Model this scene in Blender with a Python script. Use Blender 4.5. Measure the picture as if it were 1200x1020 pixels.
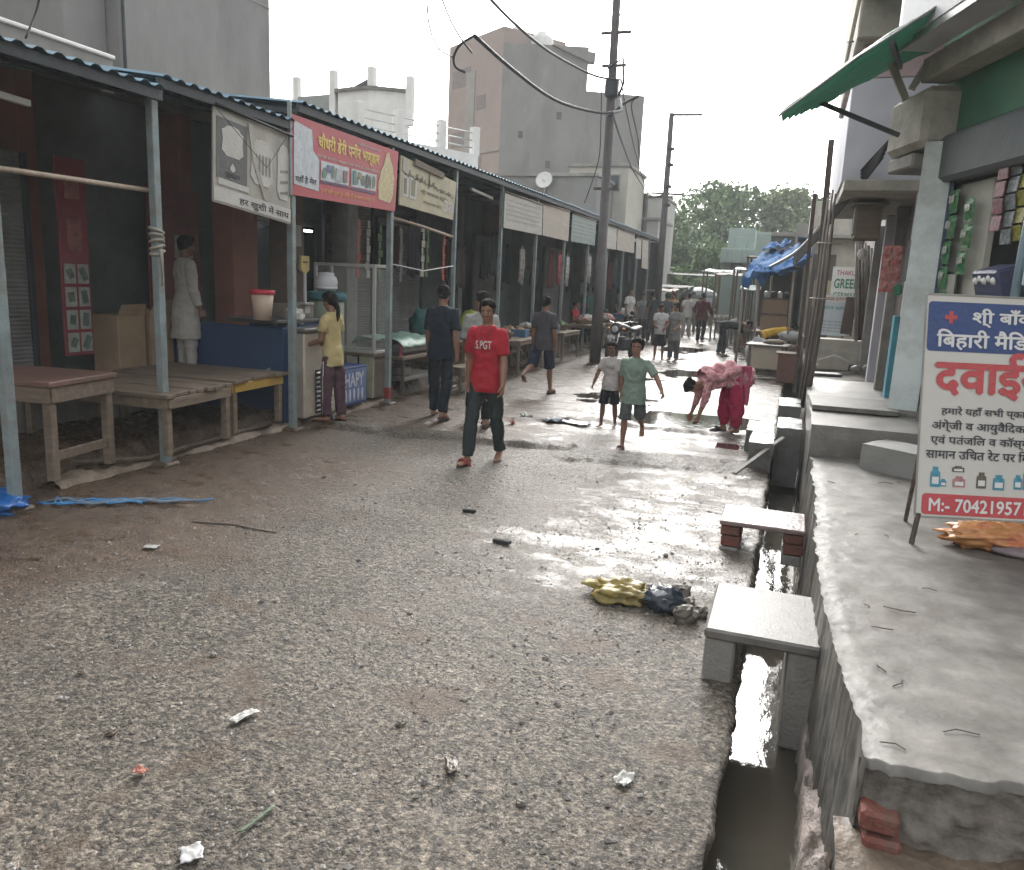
import bpy, bmesh, math, random
from math import sin, cos, pi, radians as RAD
from mathutils import Vector as V, Matrix, noise

for o in list(bpy.data.objects):
    bpy.data.objects.remove(o)
S = bpy.context.scene
COL = S.collection
rnd = random.Random(7)

# ------------------------------------------------------------------ camera
F_PX, CX, CY, CAM_H = 930.0, 600.0, 510.0, 1.93
_roll = RAD(2.6)
_Y = V((935 - CX, CY - 342, F_PX)).normalized()
_d = V((sin(_roll), cos(_roll), 0))
_Z = (_d + V((0, 0, -_d.dot(_Y) / _Y.z))).normalized()
_X = _Y.cross(_Z)
if _X.x < 0:
    _X = -_X
cam_d = bpy.data.cameras.new('camera')
cam = bpy.data.objects.new('camera', cam_d)
COL.objects.link(cam)
S.camera = cam
cam_d.sensor_fit = 'HORIZONTAL'
cam_d.sensor_width = 36
cam_d.lens = F_PX / 1200 * 36
cam_d.clip_end = 1000
cam_d.clip_start = .05
cam.matrix_world = Matrix(((_X.x, _X.y, -_X.z, 0), (_Y.x, _Y.y, -_Y.z, 0), (_Z.x, _Z.y, -_Z.z, CAM_H), (0, 0, 0, 1)))

# ------------------------------------------------------------------ sky, sun, exposure
world = bpy.data.worlds.new('World')
S.world = world
world.use_nodes = True
wn = world.node_tree
bg = wn.nodes['Background']
sky = wn.nodes.new('ShaderNodeTexSky')
sky.sky_type = 'NISHITA'
sky.sun_disc = False
sky.sun_elevation = RAD(33)
sky.sun_rotation = RAD(-13)
sky.air_density = 2.0
sky.dust_density = 6.0
hs = wn.nodes.new('ShaderNodeHueSaturation')
hs.inputs['Saturation'].default_value = .1
wn.links.new(sky.outputs[0], hs.inputs['Color'])
wn.links.new(hs.outputs[0], bg.inputs[0])
bg.inputs[1].default_value = .13
sun_d = bpy.data.lights.new('sun', 'SUN')
sun_d.energy = .6
sun_d.angle = RAD(35)
sun_d.color = (1, .97, .92)
sun = bpy.data.objects.new('sun', sun_d)
COL.objects.link(sun)
_sd = V((sin(RAD(-13)) * cos(RAD(33)), cos(RAD(-13)) * cos(RAD(33)), sin(RAD(33))))
sun.rotation_euler = _sd.to_track_quat('Z', 'Y').to_euler()
S.view_settings.view_transform = 'Standard'
S.view_settings.look = 'None'
S.view_settings.exposure = 1.68
S.view_settings.gamma = 1
S.cycles.max_bounces = 6
S.cycles.diffuse_bounces = 3
S.cycles.glossy_bounces = 3
S.cycles.transparent_max_bounces = 6
S.cycles.volume_bounces = 0
S.cycles.caustics_reflective = False
S.cycles.caustics_refractive = False
S.cycles.use_denoising = True

# ------------------------------------------------------------------ where things of the photo stand (real metres)
def ray(px, py):
    d = V((px - CX, CY - py, F_PX))
    return V((_X.dot(d), _Y.dot(d), _Z.dot(d)))
def G(px, py, z=0.0):
    r = ray(px, py); t = (z - CAM_H) / r.z
    return V((0, 0, CAM_H)) + r * t
def AX(px, py, X):
    r = ray(px, py)
    return V((0, 0, CAM_H)) + r * (X / r.x)
def AY(px, py, Y):
    r = ray(px, py)
    return V((0, 0, CAM_H)) + r * (Y / r.y)

# ------------------------------------------------------------------ materials
MATS = {}
def M(name, col, rough=.7, var=.25, scale=4, bump=.25, bscale=40, metal=0.0, dirt=None, dscale=1.5, damt=.5, spec=.5, stretch=(1, 1, 1), emit=None):
    if name in MATS:
        return MATS[name]
    m = bpy.data.materials.new(name)
    m.use_nodes = True
    t = m.node_tree; N = t.nodes.new; L = t.links.new
    b = t.nodes['Principled BSDF']
    tc = N('ShaderNodeTexCoord'); mp = N('ShaderNodeMapping')
    mp.inputs['Scale'].default_value = stretch
    L(tc.outputs['Object'], mp.inputs[0])
    nz = N('ShaderNodeTexNoise'); nz.inputs['Scale'].default_value = scale; nz.inputs['Detail'].default_value = 7; nz.inputs['Roughness'].default_value = .65
    L(mp.outputs[0], nz.inputs['Vector'])
    rp = N('ShaderNodeValToRGB')
    rp.color_ramp.elements[0].position = .3; rp.color_ramp.elements[1].position = .7
    rp.color_ramp.elements[0].color = (*[max(0, c * (1 - var)) for c in col], 1)
    rp.color_ramp.elements[1].color = (*[min(1, c * (1 + var)) for c in col], 1)
    L(nz.outputs['Fac'], rp.inputs[0])
    out = rp.outputs[0]
    if dirt:
        n2 = N('ShaderNodeTexNoise'); n2.inputs['Scale'].default_value = dscale; n2.inputs['Detail'].default_value = 8; n2.inputs['Roughness'].default_value = .7
        L(mp.outputs[0], n2.inputs['Vector'])
        r2 = N('ShaderNodeValToRGB'); r2.color_ramp.elements[0].position = .45; r2.color_ramp.elements[1].position = .68
        r2.color_ramp.elements[0].color = (0, 0, 0, 1); r2.color_ramp.elements[1].color = (damt, damt, damt, 1)
        L(n2.outputs['Fac'], r2.inputs[0])
        mx = N('ShaderNodeMix'); mx.data_type = 'RGBA'
        L(r2.outputs[0], mx.inputs['Factor']); L(out, mx.inputs['A']); mx.inputs['B'].default_value = (*dirt, 1)
        out = mx.outputs['Result']
    L(out, b.inputs['Base Color'])
    rr = N('ShaderNodeMapRange'); rr.inputs['To Min'].default_value = max(.02, rough - .12); rr.inputs['To Max'].default_value = min(1, rough + .12)
    L(nz.outputs['Fac'], rr.inputs[0]); L(rr.outputs[0], b.inputs['Roughness'])
    b.inputs['Metallic'].default_value = metal
    b.inputs['Specular IOR Level'].default_value = spec
    if bump:
        n3 = N('ShaderNodeTexNoise'); n3.inputs['Scale'].default_value = bscale; n3.inputs['Detail'].default_value = 5
        L(mp.outputs[0], n3.inputs['Vector'])
        bp = N('ShaderNodeBump'); bp.inputs['Strength'].default_value = bump; bp.inputs['Distance'].default_value = .02
        L(n3.outputs['Fac'], bp.inputs['Height']); L(bp.outputs[0], b.inputs['Normal'])
    if emit:
        b.inputs['Emission Color'].default_value = (*col, 1); b.inputs['Emission Strength'].default_value = emit
    MATS[name] = m
    return m

def cloth(name, col, **k):
    return M(name, col, rough=.85, var=k.pop('var', .12), scale=k.pop('scale', 9), bump=.25, bscale=60, spec=.2, **k)

def leaf_mat(name, a, b):
    m = bpy.data.materials.new(name); m.use_nodes = True
    t = m.node_tree; N = t.nodes.new; L = t.links.new
    p = t.nodes['Principled BSDF']
    g = N('ShaderNodeNewGeometry'); rp = N('ShaderNodeValToRGB')
    rp.color_ramp.elements[0].color = (*a, 1); rp.color_ramp.elements[1].color = (*b, 1)
    L(g.outputs['Random Per Island'], rp.inputs[0]); L(rp.outputs[0], p.inputs['Base Color'])
    p.inputs['Roughness'].default_value = .6
    return m

def road_mat():
    m = bpy.data.materials.new('wet_road'); m.use_nodes = True
    t = m.node_tree; N = t.nodes.new; L = t.links.new
    b = t.nodes['Principled BSDF']
    tc = N('ShaderNodeTexCoord')
    at = N('ShaderNodeAttribute'); at.attribute_name = 'ground'
    sp = N('ShaderNodeSeparateColor'); L(at.outputs['Color'], sp.inputs[0])
    mud, wet, grav, dry = sp.outputs[0], sp.outputs[1], sp.outputs[2], at.outputs['Alpha']
    b.inputs['Specular IOR Level'].default_value = .45
    def nz(scale, detail=6, rough=.6):
        n = N('ShaderNodeTexNoise'); n.inputs['Scale'].default_value = scale; n.inputs['Detail'].default_value = detail; n.inputs['Roughness'].default_value = rough
        L(tc.outputs['Object'], n.inputs['Vector']); return n.outputs['Fac']
    def ramp(src, e):
        r = N('ShaderNodeValToRGB'); cr = r.color_ramp
        while len(cr.elements) < len(e): cr.elements.new(.5)
        for k, (p, c) in enumerate(e):
            cr.elements[k].position = p; cr.elements[k].color = (*c, 1)
        L(src, r.inputs[0]); return r.outputs[0]
    def mix(f, a, c, mode='MIX'):
        x = N('ShaderNodeMix'); x.data_type = 'RGBA'; x.blend_type = mode
        for s, i in ((f, 'Factor'), (a, 'A'), (c, 'B')):
            if hasattr(s, 'links'): L(s, x.inputs[i])
            elif isinstance(s, tuple): x.inputs[i].default_value = (*s, 1)
            else: x.inputs[i].default_value = s
        return x.outputs['Result']
    def math_(op, a, c=None):
        x = N('ShaderNodeMath'); x.operation = op
        for k, s in enumerate((a, c)):
            if s is None: continue
            if hasattr(s, 'links'): L(s, x.inputs[k])
            else: x.inputs[k].default_value = s
        return x.outputs[0]
    # distort the chips so that they do not read as cells
    dn = N('ShaderNodeTexNoise'); dn.inputs['Scale'].default_value = 25; dn.inputs['Detail'].default_value = 3
    L(tc.outputs['Object'], dn.inputs['Vector'])
    va = N('ShaderNodeVectorMath'); va.operation = 'MULTIPLY_ADD'; va.inputs[1].default_value = (.05, .05, 0)
    L(dn.outputs['Color'], va.inputs[0]); L(tc.outputs['Object'], va.inputs[2])
    vo = N('ShaderNodeTexVoronoi'); vo.inputs['Scale'].default_value = 60; L(va.outputs[0], vo.inputs['Vector'])
    vs = N('ShaderNodeSeparateColor'); L(vo.outputs['Color'], vs.inputs[0])
    chips = ramp(vs.outputs[0], [(0, (.03, .028, .026)), (.3, (.075, .07, .066)), (.65, (.19, .182, .17)), (1, (.38, .37, .345))])
    fine = ramp(nz(55, 7, .8), [(.36, (.025, .023, .021)), (.48, (.11, .104, .097)), (.6, (.32, .31, .29))])
    base = mix(grav, fine, chips)
    base = mix(.45, base, fine)
    spk = ramp(nz(26, 5, .8), [(.43, (.18, .175, .17)), (.51, (1, 1, 1)), (.64, (1.75, 1.72, 1.66))])
    base = mix(.8, base, spk, 'MULTIPLY')
    big = ramp(nz(1.1, 8, .65), [(.3, (.6, .58, .55)), (.7, (1.15, 1.13, 1.1))])
    base = mix(1.0, base, big, 'MULTIPLY')
    base = mix(1.0, base, (1.02, .93, .83), 'MULTIPLY')
    mudc = ramp(nz(9, 8, .7), [(.3, (.04, .025, .015)), (.52, (.105, .067, .041)), (.75, (.19, .132, .088))])
    base = mix(mud, base, mudc)
    base = mix(dry, base, mix(1.0, base, (.6, .58, .55), 'MULTIPLY'))
    # roughness: wet film in smooth patches
    sm = N('ShaderNodeMapping'); sm.inputs['Scale'].default_value = (1.7, 2.5, 1); L(tc.outputs['Object'], sm.inputs[0])
    sn = N('ShaderNodeTexNoise'); sn.inputs['Scale'].default_value = 1.6; sn.inputs['Detail'].default_value = 9; sn.inputs['Roughness'].default_value = .72; L(sm.outputs[0], sn.inputs['Vector'])
    wr_ = N('ShaderNodeMapRange'); wr_.interpolation_type = 'SMOOTHSTEP'; wr_.inputs['From Min'].default_value = 1.02; wr_.inputs['From Max'].default_value = 1.62
    L(math_('ADD', math_('MULTIPLY', sn.outputs['Fac'], 1.7), math_('MULTIPLY', wet, .5)), wr_.inputs[0]); wn_ = wr_.outputs[0]
    base = mix(wn_, base, mix(1.0, base, (.66, .64, .62), 'MULTIPLY'))
    L(base, b.inputs['Base Color'])
    cr_ = N('ShaderNodeMapRange'); L(vs.outputs[1], cr_.inputs[0]); cr_.inputs['To Min'].default_value = .3; cr_.inputs['To Max'].default_value = .62; cellr = cr_.outputs[0]
    rough = N('ShaderNodeMapRange'); L(wn_, rough.inputs[0]); L(cellr, rough.inputs['To Min']); rough.inputs['To Max'].default_value = .13
    L(rough.outputs[0], b.inputs['Roughness'])
    h = math_('ADD', math_('MULTIPLY', math_('SUBTRACT', 1.0, vo.outputs['Distance']), math_('MULTIPLY', grav, .8)), math_('MULTIPLY', nz(60, 5, .7), 1.1))
    h = math_('ADD', h, math_('MULTIPLY', nz(14, 4), 1.2))
    st = N('ShaderNodeMapRange'); L(wn_, st.inputs[0]); st.inputs['To Min'].default_value = 1.0; st.inputs['To Max'].default_value = .3
    bp = N('ShaderNodeBump'); bp.inputs['Distance'].default_value = .02; L(st.outputs[0], bp.inputs['Strength'])
    L(h, bp.inputs['Height']); L(bp.outputs[0], b.inputs['Normal'])
    return m

def water_mat(name, col, ripple, rscale, rough=.03, stretch=(1, 1, 1)):
    m = bpy.data.materials.new(name); m.use_nodes = True
    t = m.node_tree; N = t.nodes.new; L = t.links.new
    b = t.nodes['Principled BSDF']
    b.inputs['Base Color'].default_value = (*col, 1); b.inputs['Roughness'].default_value = rough
    b.inputs['IOR'].default_value = 1.4; b.inputs['Specular IOR Level'].default_value = .7
    tc = N('ShaderNodeTexCoord'); mp = N('ShaderNodeMapping'); mp.inputs['Scale'].default_value = stretch
    n = N('ShaderNodeTexNoise'); n.inputs['Scale'].default_value = rscale; n.inputs['Detail'].default_value = 4
    L(tc.outputs['Object'], mp.inputs[0]); L(mp.outputs[0], n.inputs['Vector'])
    bp = N('ShaderNodeBump'); bp.inputs['Strength'].default_value = ripple; bp.inputs['Distance'].default_value = .02
    L(n.outputs['Fac'], bp.inputs['Height']); L(bp.outputs[0], b.inputs['Normal'])
    return m

def glass_mat():
    m = bpy.data.materials.new('cabinet_glass'); m.use_nodes = True
    t = m.node_tree
    b = t.nodes['Principled BSDF']
    b.inputs['Base Color'].default_value = (.75, .82, .78, 1); b.inputs['Roughness'].default_value = .08; b.inputs['Alpha'].default_value = .1
    return m

# ------------------------------------------------------------------ mesh building
class MB:
    def __init__(s):
        s.v, s.f, s.mi, s.sm = [], [], [], []
    def add(s, vs, fs, mat=0, smooth=False, X=None):
        n = len(s.v)
        s.v += [(X @ V(p)) if X is not None else V(p) for p in vs]
        for f in fs:
            s.f.append([i + n for i in f]); s.mi.append(mat); s.sm.append(smooth)
        return s
    def box(s, c, size, rot=None, b=.008, mat=0):
        hx, hy, hz = [q / 2 for q in size]
        b = min(b, hx * .45, hy * .45, hz * .45)
        vs, idx = [], {}
        for sx in (-1, 1):
            for sy in (-1, 1):
                for sz in (-1, 1):
                    for a in range(3):
                        p = [sx * (hx - (0 if a == 0 else b)), sy * (hy - (0 if a == 1 else b)), sz * (hz - (0 if a == 2 else b))]
                        idx[(sx, sy, sz, a)] = len(vs); vs.append(p)
        fs = []
        for a in range(3):
            o = [q for q in range(3) if q != a]
            for sg in (-1, 1):
                q = []
                for (u, w) in ((-1, -1), (1, -1), (1, 1), (-1, 1)):
                    k = [0, 0, 0]; k[a] = sg; k[o[0]] = u; k[o[1]] = w
                    q.append(idx[(*k, a)])
                fs.append(q)
        for a in range(3):
            o = [q for q in range(3) if q != a]
            for u in (-1, 1):
                for w in (-1, 1):
                    q = []
                    for sg, (m0, m1) in ((-1, (o[0], o[1])), (1, (o[1], o[0]))):
                        k = [0, 0, 0]; k[a] = sg; k[o[0]] = u; k[o[1]] = w
                        q += [idx[(*k, m0)], idx[(*k, m1)]]
                    fs.append(q)
        for sx in (-1, 1):
            for sy in (-1, 1):
                for sz in (-1, 1):
                    fs.append([idx[(sx, sy, sz, a)] for a in range(3)])
        # orient outwards (convex shape about the origin)
        for f in fs:
            p = [V(vs[i]) for i in f]
            n = (p[1] - p[0]).cross(p[2] - p[0])
            if n.dot(sum(p, V()) / len(p)) < 0: f.reverse()
        X = Matrix.Translation(V(c))
        if rot is not None:
            X = X @ (Matrix.Rotation(rot, 4, 'Z') if isinstance(rot, (int, float)) else rot.to_4x4())
        return s.add(vs, fs, mat, False, X)
    def beam(s, p0, p1, w, h, mat=0, b=.004, up=(0, 0, 1)):
        p0, p1 = V(p0), V(p1); d = p1 - p0
        y = d.normalized(); u = V(up)
        x = y.cross(u)
        if x.length < 1e-3: x = y.cross(V((1, 0, 0)))
        x.normalize(); z = x.cross(y)
        return s.box((p0 + p1) / 2, (w, d.length, h), Matrix((x, y, z)).transposed(), b, mat)
    def tube(s, pts, r, n=8, mat=0, smooth=True, caps=True, flat=1.0):
        pts = [V(p) for p in pts]
        rs = r if isinstance(r, (list, tuple)) else [r] * len(pts)
        up = None; rings = []
        for i, p in enumerate(pts):
            t = (pts[min(i + 1, len(pts) - 1)] - pts[max(i - 1, 0)])
            t = t.normalized() if t.length > 1e-9 else V((0, 0, 1))
            if up is None:
                up = V((1, 0, 0)) if abs(t.x) < .9 else V((0, 1, 0))
            x = (up - t * up.dot(t)).normalized(); y = t.cross(x); up = x
            rings.append([p + x * (cos(2 * pi * k / n) * rs[i]) + y * (sin(2 * pi * k / n) * rs[i] * flat) for k in range(n)])
        vs = [q for rg in rings for q in rg]; fs = []
        for i in range(len(pts) - 1):
            for k in range(n):
                k2 = (k + 1) % n
                fs.append([i * n + k, i * n + k2, (i + 1) * n + k2, (i + 1) * n + k])
        if caps:
            fs.append(list(range(n))[::-1]); fs.append([(len(pts) - 1) * n + k for k in range(n)])
        return s.add(vs, fs, mat, smooth)
    def loft(s, st, n=16, mat=0, smooth=True):
        # stations: (centre, x axis, y axis, rx, ry)
        vs, fs = [], []
        for c, x, y, rx, ry in st:
            for k in range(n):
                a = 2 * pi * k / n
                vs.append(c + x * (cos(a) * rx) + y * (sin(a) * ry))
        m = len(st)
        for i in range(m - 1):
            for k in range(n):
                k2 = (k + 1) % n
                fs.append([i * n + k, i * n + k2, (i + 1) * n + k2, (i + 1) * n + k])
        fs.append(list(range(n))[::-1]); fs.append([(m - 1) * n + k for k in range(n)])
        return s.add(vs, fs, mat, smooth)
    def ell(s, c, r, R=None, seg=14, rings=9, mat=0, smooth=True, disp=None):
        c = V(c); r = (r, r, r) if isinstance(r, (int, float)) else r
        vs = []
        for i in range(rings + 1):
            th = pi * i / rings
            for k in range(seg):
                a = 2 * pi * k / seg
                d = V((sin(th) * cos(a), sin(th) * sin(a), -cos(th)))
                p = V((d.x * r[0], d.y * r[1], d.z * r[2]))
                if disp: p *= disp(d)
                vs.append(c + (R @ p if R is not None else p))
        fs = []
        for i in range(rings):
            for k in range(seg):
                k2 = (k + 1) % seg
                if i == 0: fs.append([k, (i + 1) * seg + k2, (i + 1) * seg + k])
                elif i == rings - 1: fs.append([i * seg + k, i * seg + k2, (i + 1) * seg + k])
                else: fs.append([i * seg + k, i * seg + k2, (i + 1) * seg + k2, (i + 1) * seg + k])
        return s.add(vs, fs, mat, smooth)
    def lathe(s, c, prof, n=20, mat=0, smooth=True, R=None):
        vs, fs = [], []
        for r, z in prof:
            for k in range(n):
                p = V((cos(2 * pi * k / n) * r, sin(2 * pi * k / n) * r, z))
                vs.append(V(c) + (R @ p if R is not None else p))
        for i in range(len(prof) - 1):
            for k in range(n):
                k2 = (k + 1) % n
                fs.append([i * n + k, i * n + k2, (i + 1) * n + k2, (i + 1) * n + k])
        if prof[0][0] > 1e-4: fs.append(list(range(n))[::-1])
        if prof[-1][0] > 1e-4: fs.append([(len(prof) - 1) * n + k for k in range(n)])
        return s.add(vs, fs, mat, smooth)
    def plate(s, O, ux, uz, pts, t=.004, off=0.0, mat=0):
        # flat polygon in the plane (O, ux, uz), lying OFF proud of it and T thick
        O, ux, uz = V(O), V(ux).normalized(), V(uz).normalized(); nn = ux.cross(uz)
        # the face looks along nn
        n = len(pts)
        fr = [O + ux * a + uz * c + nn * (off + t) for a, c in pts]
        bk = [O + ux * a + uz * c + nn * off for a, c in pts]
        fs = [list(range(n)), list(range(2 * n - 1, n - 1, -1))]
        area = sum(pts[i][0] * pts[(i + 1) % n][1] - pts[(i + 1) % n][0] * pts[i][1] for i in range(n))
        if area < 0: fs = [f[::-1] for f in fs]
        for i in range(n):
            j = (i + 1) % n
            q = [i, n + i, n + j, j]
            fs.append(q if area > 0 else q[::-1])
        return s.add(fr + bk, fs, mat)
    def sheet(s, fn, nu, nv, mat=0, smooth=True):
        vs = [fn(i / nu, j / nv) for j in range(nv + 1) for i in range(nu + 1)]
        fs = [[j * (nu + 1) + i, j * (nu + 1) + i + 1, (j + 1) * (nu + 1) + i + 1, (j + 1) * (nu + 1) + i] for j in range(nv) for i in range(nu)]
        return s.add(vs, fs, mat, smooth)
    def mesh(s, name, recalc=False):
        me = bpy.data.meshes.new(name)
        me.from_pydata([tuple(p) for p in s.v], [], s.f)
        me.polygons.foreach_set('material_index', s.mi)
        me.polygons.foreach_set('use_smooth', s.sm)
        if recalc:
            bm = bmesh.new(); bm.from_mesh(me); bmesh.ops.recalc_face_normals(bm, faces=bm.faces); bm.to_mesh(me); bm.free()
        me.update()
        return me
    def build(s, name, mats, parent=None, loc=None, rz=0.0, recalc=False):
        me = s.mesh(name, recalc)
        return put(name, me, mats, parent, loc, rz)

def put(name, me, mats, parent=None, loc=None, rz=0.0):
    for m in (mats if isinstance(mats, (list, tuple)) else [mats]):
        me.materials.append(m)
    o = bpy.data.objects.new(name, me); COL.objects.link(o)
    if parent is not None: o.parent = parent
    if loc is not None: o.location = loc
    o.rotation_euler.z = rz
    return o

def tag(o, label, cat, group=None, kind=None):
    o['label'] = label; o['category'] = cat
    if group: o['group'] = group
    if kind: o['kind'] = kind
    return o
def thing(name, label, cat, loc=(0, 0, 0), rz=0.0, group=None):
    o = bpy.data.objects.new(name, None); COL.objects.link(o)
    o.empty_display_size = .1
    o.location = loc; o.rotation_euler.z = rz
    return tag(o, label, cat, group)
def struct(o, label, cat):
    return tag(o, label, cat, None, 'structure')
def dup(root, loc, rz=0.0, label=None, scale=None):
    r = root.copy(); COL.objects.link(r); r.location = loc; r.rotation_euler.z = rz
    if label: r['label'] = label
    if scale: r.scale = (scale,) * 3
    for ch in list(root.children):
        c = ch.copy(); COL.objects.link(c); c.parent = r
        for g in list(ch.children):
            d = g.copy(); COL.objects.link(d); d.parent = c
    return r
def fbm(x, y, z=0.0, o=4):
    return noise.fractal(V((x, y, z)), 1.0, 2.0, o)
def solid(o, t=.002):
    m = o.modifiers.new('thickness', 'SOLIDIFY'); m.thickness = t; m.offset = 0
    return o

# a scratch scene in which text and bodies are turned into plain meshes
TMP = bpy.data.scenes.new('scratch')
def _eval(o):
    TMP.collection.objects.link(o)
    vl = TMP.view_layers[0]; vl.update()
    dg = vl.depsgraph
    me = bpy.data.meshes.new_from_object(o.evaluated_get(dg), depsgraph=dg)
    TMP.collection.objects.unlink(o)
    return me
def remesh(mb, voxel, smooth=2, factor=.5):
    me = mb.mesh('t', recalc=True)
    o = bpy.data.objects.new('t', me)
    r = o.modifiers.new('r', 'REMESH'); r.mode = 'VOXEL'; r.voxel_size = voxel; r.use_smooth_shade = True
    if smooth:
        q = o.modifiers.new('s', 'SMOOTH'); q.iterations = smooth; q.factor = factor
    out = _eval(o)
    bpy.data.objects.remove(o); bpy.data.meshes.remove(me)
    return out
_tc = {}
def _glyphs(body, bold):
    c = bpy.data.curves.new('t', 'FONT'); c.body = body; c.resolution_u = 3
    o = bpy.data.objects.new('t', c); me = _eval(o)
    vs = [v.co.copy() for v in me.vertices]; fs = [list(p.vertices) for p in me.polygons]
    bpy.data.objects.remove(o); bpy.data.curves.remove(c); bpy.data.meshes.remove(me)
    return vs, fs
_adv = {'ि': .259}
def advance(ch):
    if ch not in _adv:
        w = lambda t: max(v.x for v in _glyphs(t, 0)[0])
        _adv[ch] = w('|' + ch + '|') - w('||')
    return _adv[ch]
def text_geo(body, bold=.0):
    """every letter drawn by itself, so that letters that touch do not cancel out; z alternates a hair's breadth"""
    k = (body, bold)
    if k not in _tc:
        V_, F_, pen = [], [], 0.0
        for i, ch in enumerate(body):
            if ch != ' ':
                if ('g', ch, bold) not in _tc: _tc[('g', ch, bold)] = _glyphs(ch, bold)
                vs, fs = _tc[('g', ch, bold)]; n = len(V_)
                q_ = bold * .75
                for t, (dx, dy) in enumerate(((0, 0), (q_, 0), (-q_, 0), (0, q_), (0, -q_)) if bold else ((0, 0),)):
                    n = len(V_)
                    V_ += [V((v.x + pen + dx, v.y + dy, .002 * (i % 3) + .0003 * t)) for v in vs]; F_ += [[q + n for q in f] for f in fs]
            pen += advance(ch)
        _tc[k] = (V_, F_)
    return _tc[k]
def write(mb, body, O, ux, uz, x, z, h, w=None, mat=0, off=.006, bold=.015, right=None):
    """Writing in the plane (O, ux, uz): lower-left corner at (x, z), letters h high, squeezed to width w when given."""
    vs, fs = text_geo(body, bold)
    if not vs: return
    x0, x1 = min(v.x for v in vs), max(v.x for v in vs)
    y0, y1 = min(v.y for v in vs), max(v.y for v in vs)
    sy = h / (y1 - y0); sx = sy if w is None else w / (x1 - x0)
    O, ux, uz = V(O), V(ux).normalized(), V(uz).normalized(); nn = ux.cross(uz)
    mb.add([O + ux * (x + (v.x - x0) * sx) + uz * (z + (v.y - y0) * sy) + nn * (off + v.z * .4) for v in vs], fs, mat)
# ------------------------------------------------------------------ palette
m_conc = M('concrete', (.27, .26, .24), .8, .2, 3, .5, 50, dirt=(.10, .09, .08), dscale=1.2, damt=.6)
m_conc_wet = M('wet_concrete', (.18, .173, .16), .36, .3, 2.2, .35, 45, dirt=(.10, .09, .075), dscale=1.6, damt=.75)
m_conc_lt = M('pale_concrete', (.15, .143, .132), .48, .4, 4, .1, 60, dirt=(.085, .075, .065), dscale=2.6, damt=.75)
m_drain = M('drain_wall', (.13, .12, .105), .4, .4, 5, .8, 25, dirt=(.05, .045, .04), dscale=3)
m_pink = M('pinkish_drain_ledge', (.27, .225, .2), .5, .3, 6, .6, 60, dirt=(.12, .1, .09), dscale=4)
m_brick = M('red_brick', (.19, .055, .038), .75, .45, 12, .5, 60, dirt=(.10, .078, .064), dscale=7, damt=.8)
m_mud = M('brown_mud', (.115, .085, .06), .55, .4, 5, .8, 22, dirt=(.05, .038, .028), dscale=3)
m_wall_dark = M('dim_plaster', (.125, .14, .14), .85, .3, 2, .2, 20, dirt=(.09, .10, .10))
m_wall_grey = M('grey_cement_render', (.215, .212, .208), .9, .14, 1.2, .2, 14, dirt=(.14, .135, .13), dscale=.5, damt=.8, stretch=(1, 1, .45))
m_wall_grey2 = M('old_cement_render', (.25, .247, .238), .9, .17, .6, .15, 8, dirt=(.165, .16, .15), dscale=.45, damt=.8, stretch=(1, 1, .4))
m_pinkwall = M('faded_pink_render', (.34, .275, .25), .9, .12, .8, .15, 8, dirt=(.3, .25, .23), dscale=.4)
m_white = M('white_paint', (.72, .72, .70), .7, .08, 2, .1, 20, dirt=(.5, .5, .48), dscale=.8, damt=.4)
m_dark = M('dark_void', (.02, .021, .022), .8, .3, 3, .1)
m_tin = M('blue_tin_sheet', (.14, .25, .33), .4, .25, 1.5, .15, 12, metal=.3, dirt=(.12, .1, .09), dscale=2)
m_tin_dk = M('dark_steel', (.045, .052, .058), .55, .3, 5, .2, 30, metal=.3)
m_post = M('teal_grey_post_paint', (.21, .265, .275), .5, .25, 6, .25, 40, dirt=(.17, .11, .08), dscale=5, damt=.6)
m_rust = M('rusty_iron', (.085, .065, .055), .75, .4, 12, .4, 50)
m_steel = M('dull_steel', (.42, .43, .43), .4, .2, 5, .15, 30, metal=.6)
m_shut = M('grey_roller_shutter', (.16, .165, .16), .6, .25, 2.5, .2, 30, dirt=(.09, .075, .065), dscale=2)
m_shut2 = M('brown_roller_shutter', (.12, .10, .09), .6, .25, 2.5, .2, 30, dirt=(.07, .06, .05), dscale=2)
m_wood = M('weathered_planks', (.17, .13, .095), .7, .35, 3, .4, 25, dirt=(.08, .06, .05), dscale=4, stretch=(1, 6, 6))
m_woodx = M('weathered_boards', (.20, .155, .11), .65, .4, 3, .4, 25, dirt=(.09, .07, .055), dscale=4, stretch=(6, 1, 6))
m_redwood = M('red_brown_table_paint', (.15, .082, .066), .5, .35, 4, .3, 30, dirt=(.10, .075, .06), dscale=3)
m_bamboo = M('grey_bamboo', (.21, .185, .16), .65, .35, 9, .4, 40, stretch=(1, 1, .15))
m_rubber = M('black_cable', (.016, .016, .017), .6, .2)
m_polep = M('rusted_pole_steel', (.075, .07, .072), .65, .35, 5, .35, 30, dirt=(.11, .07, .05), dscale=3)

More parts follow.
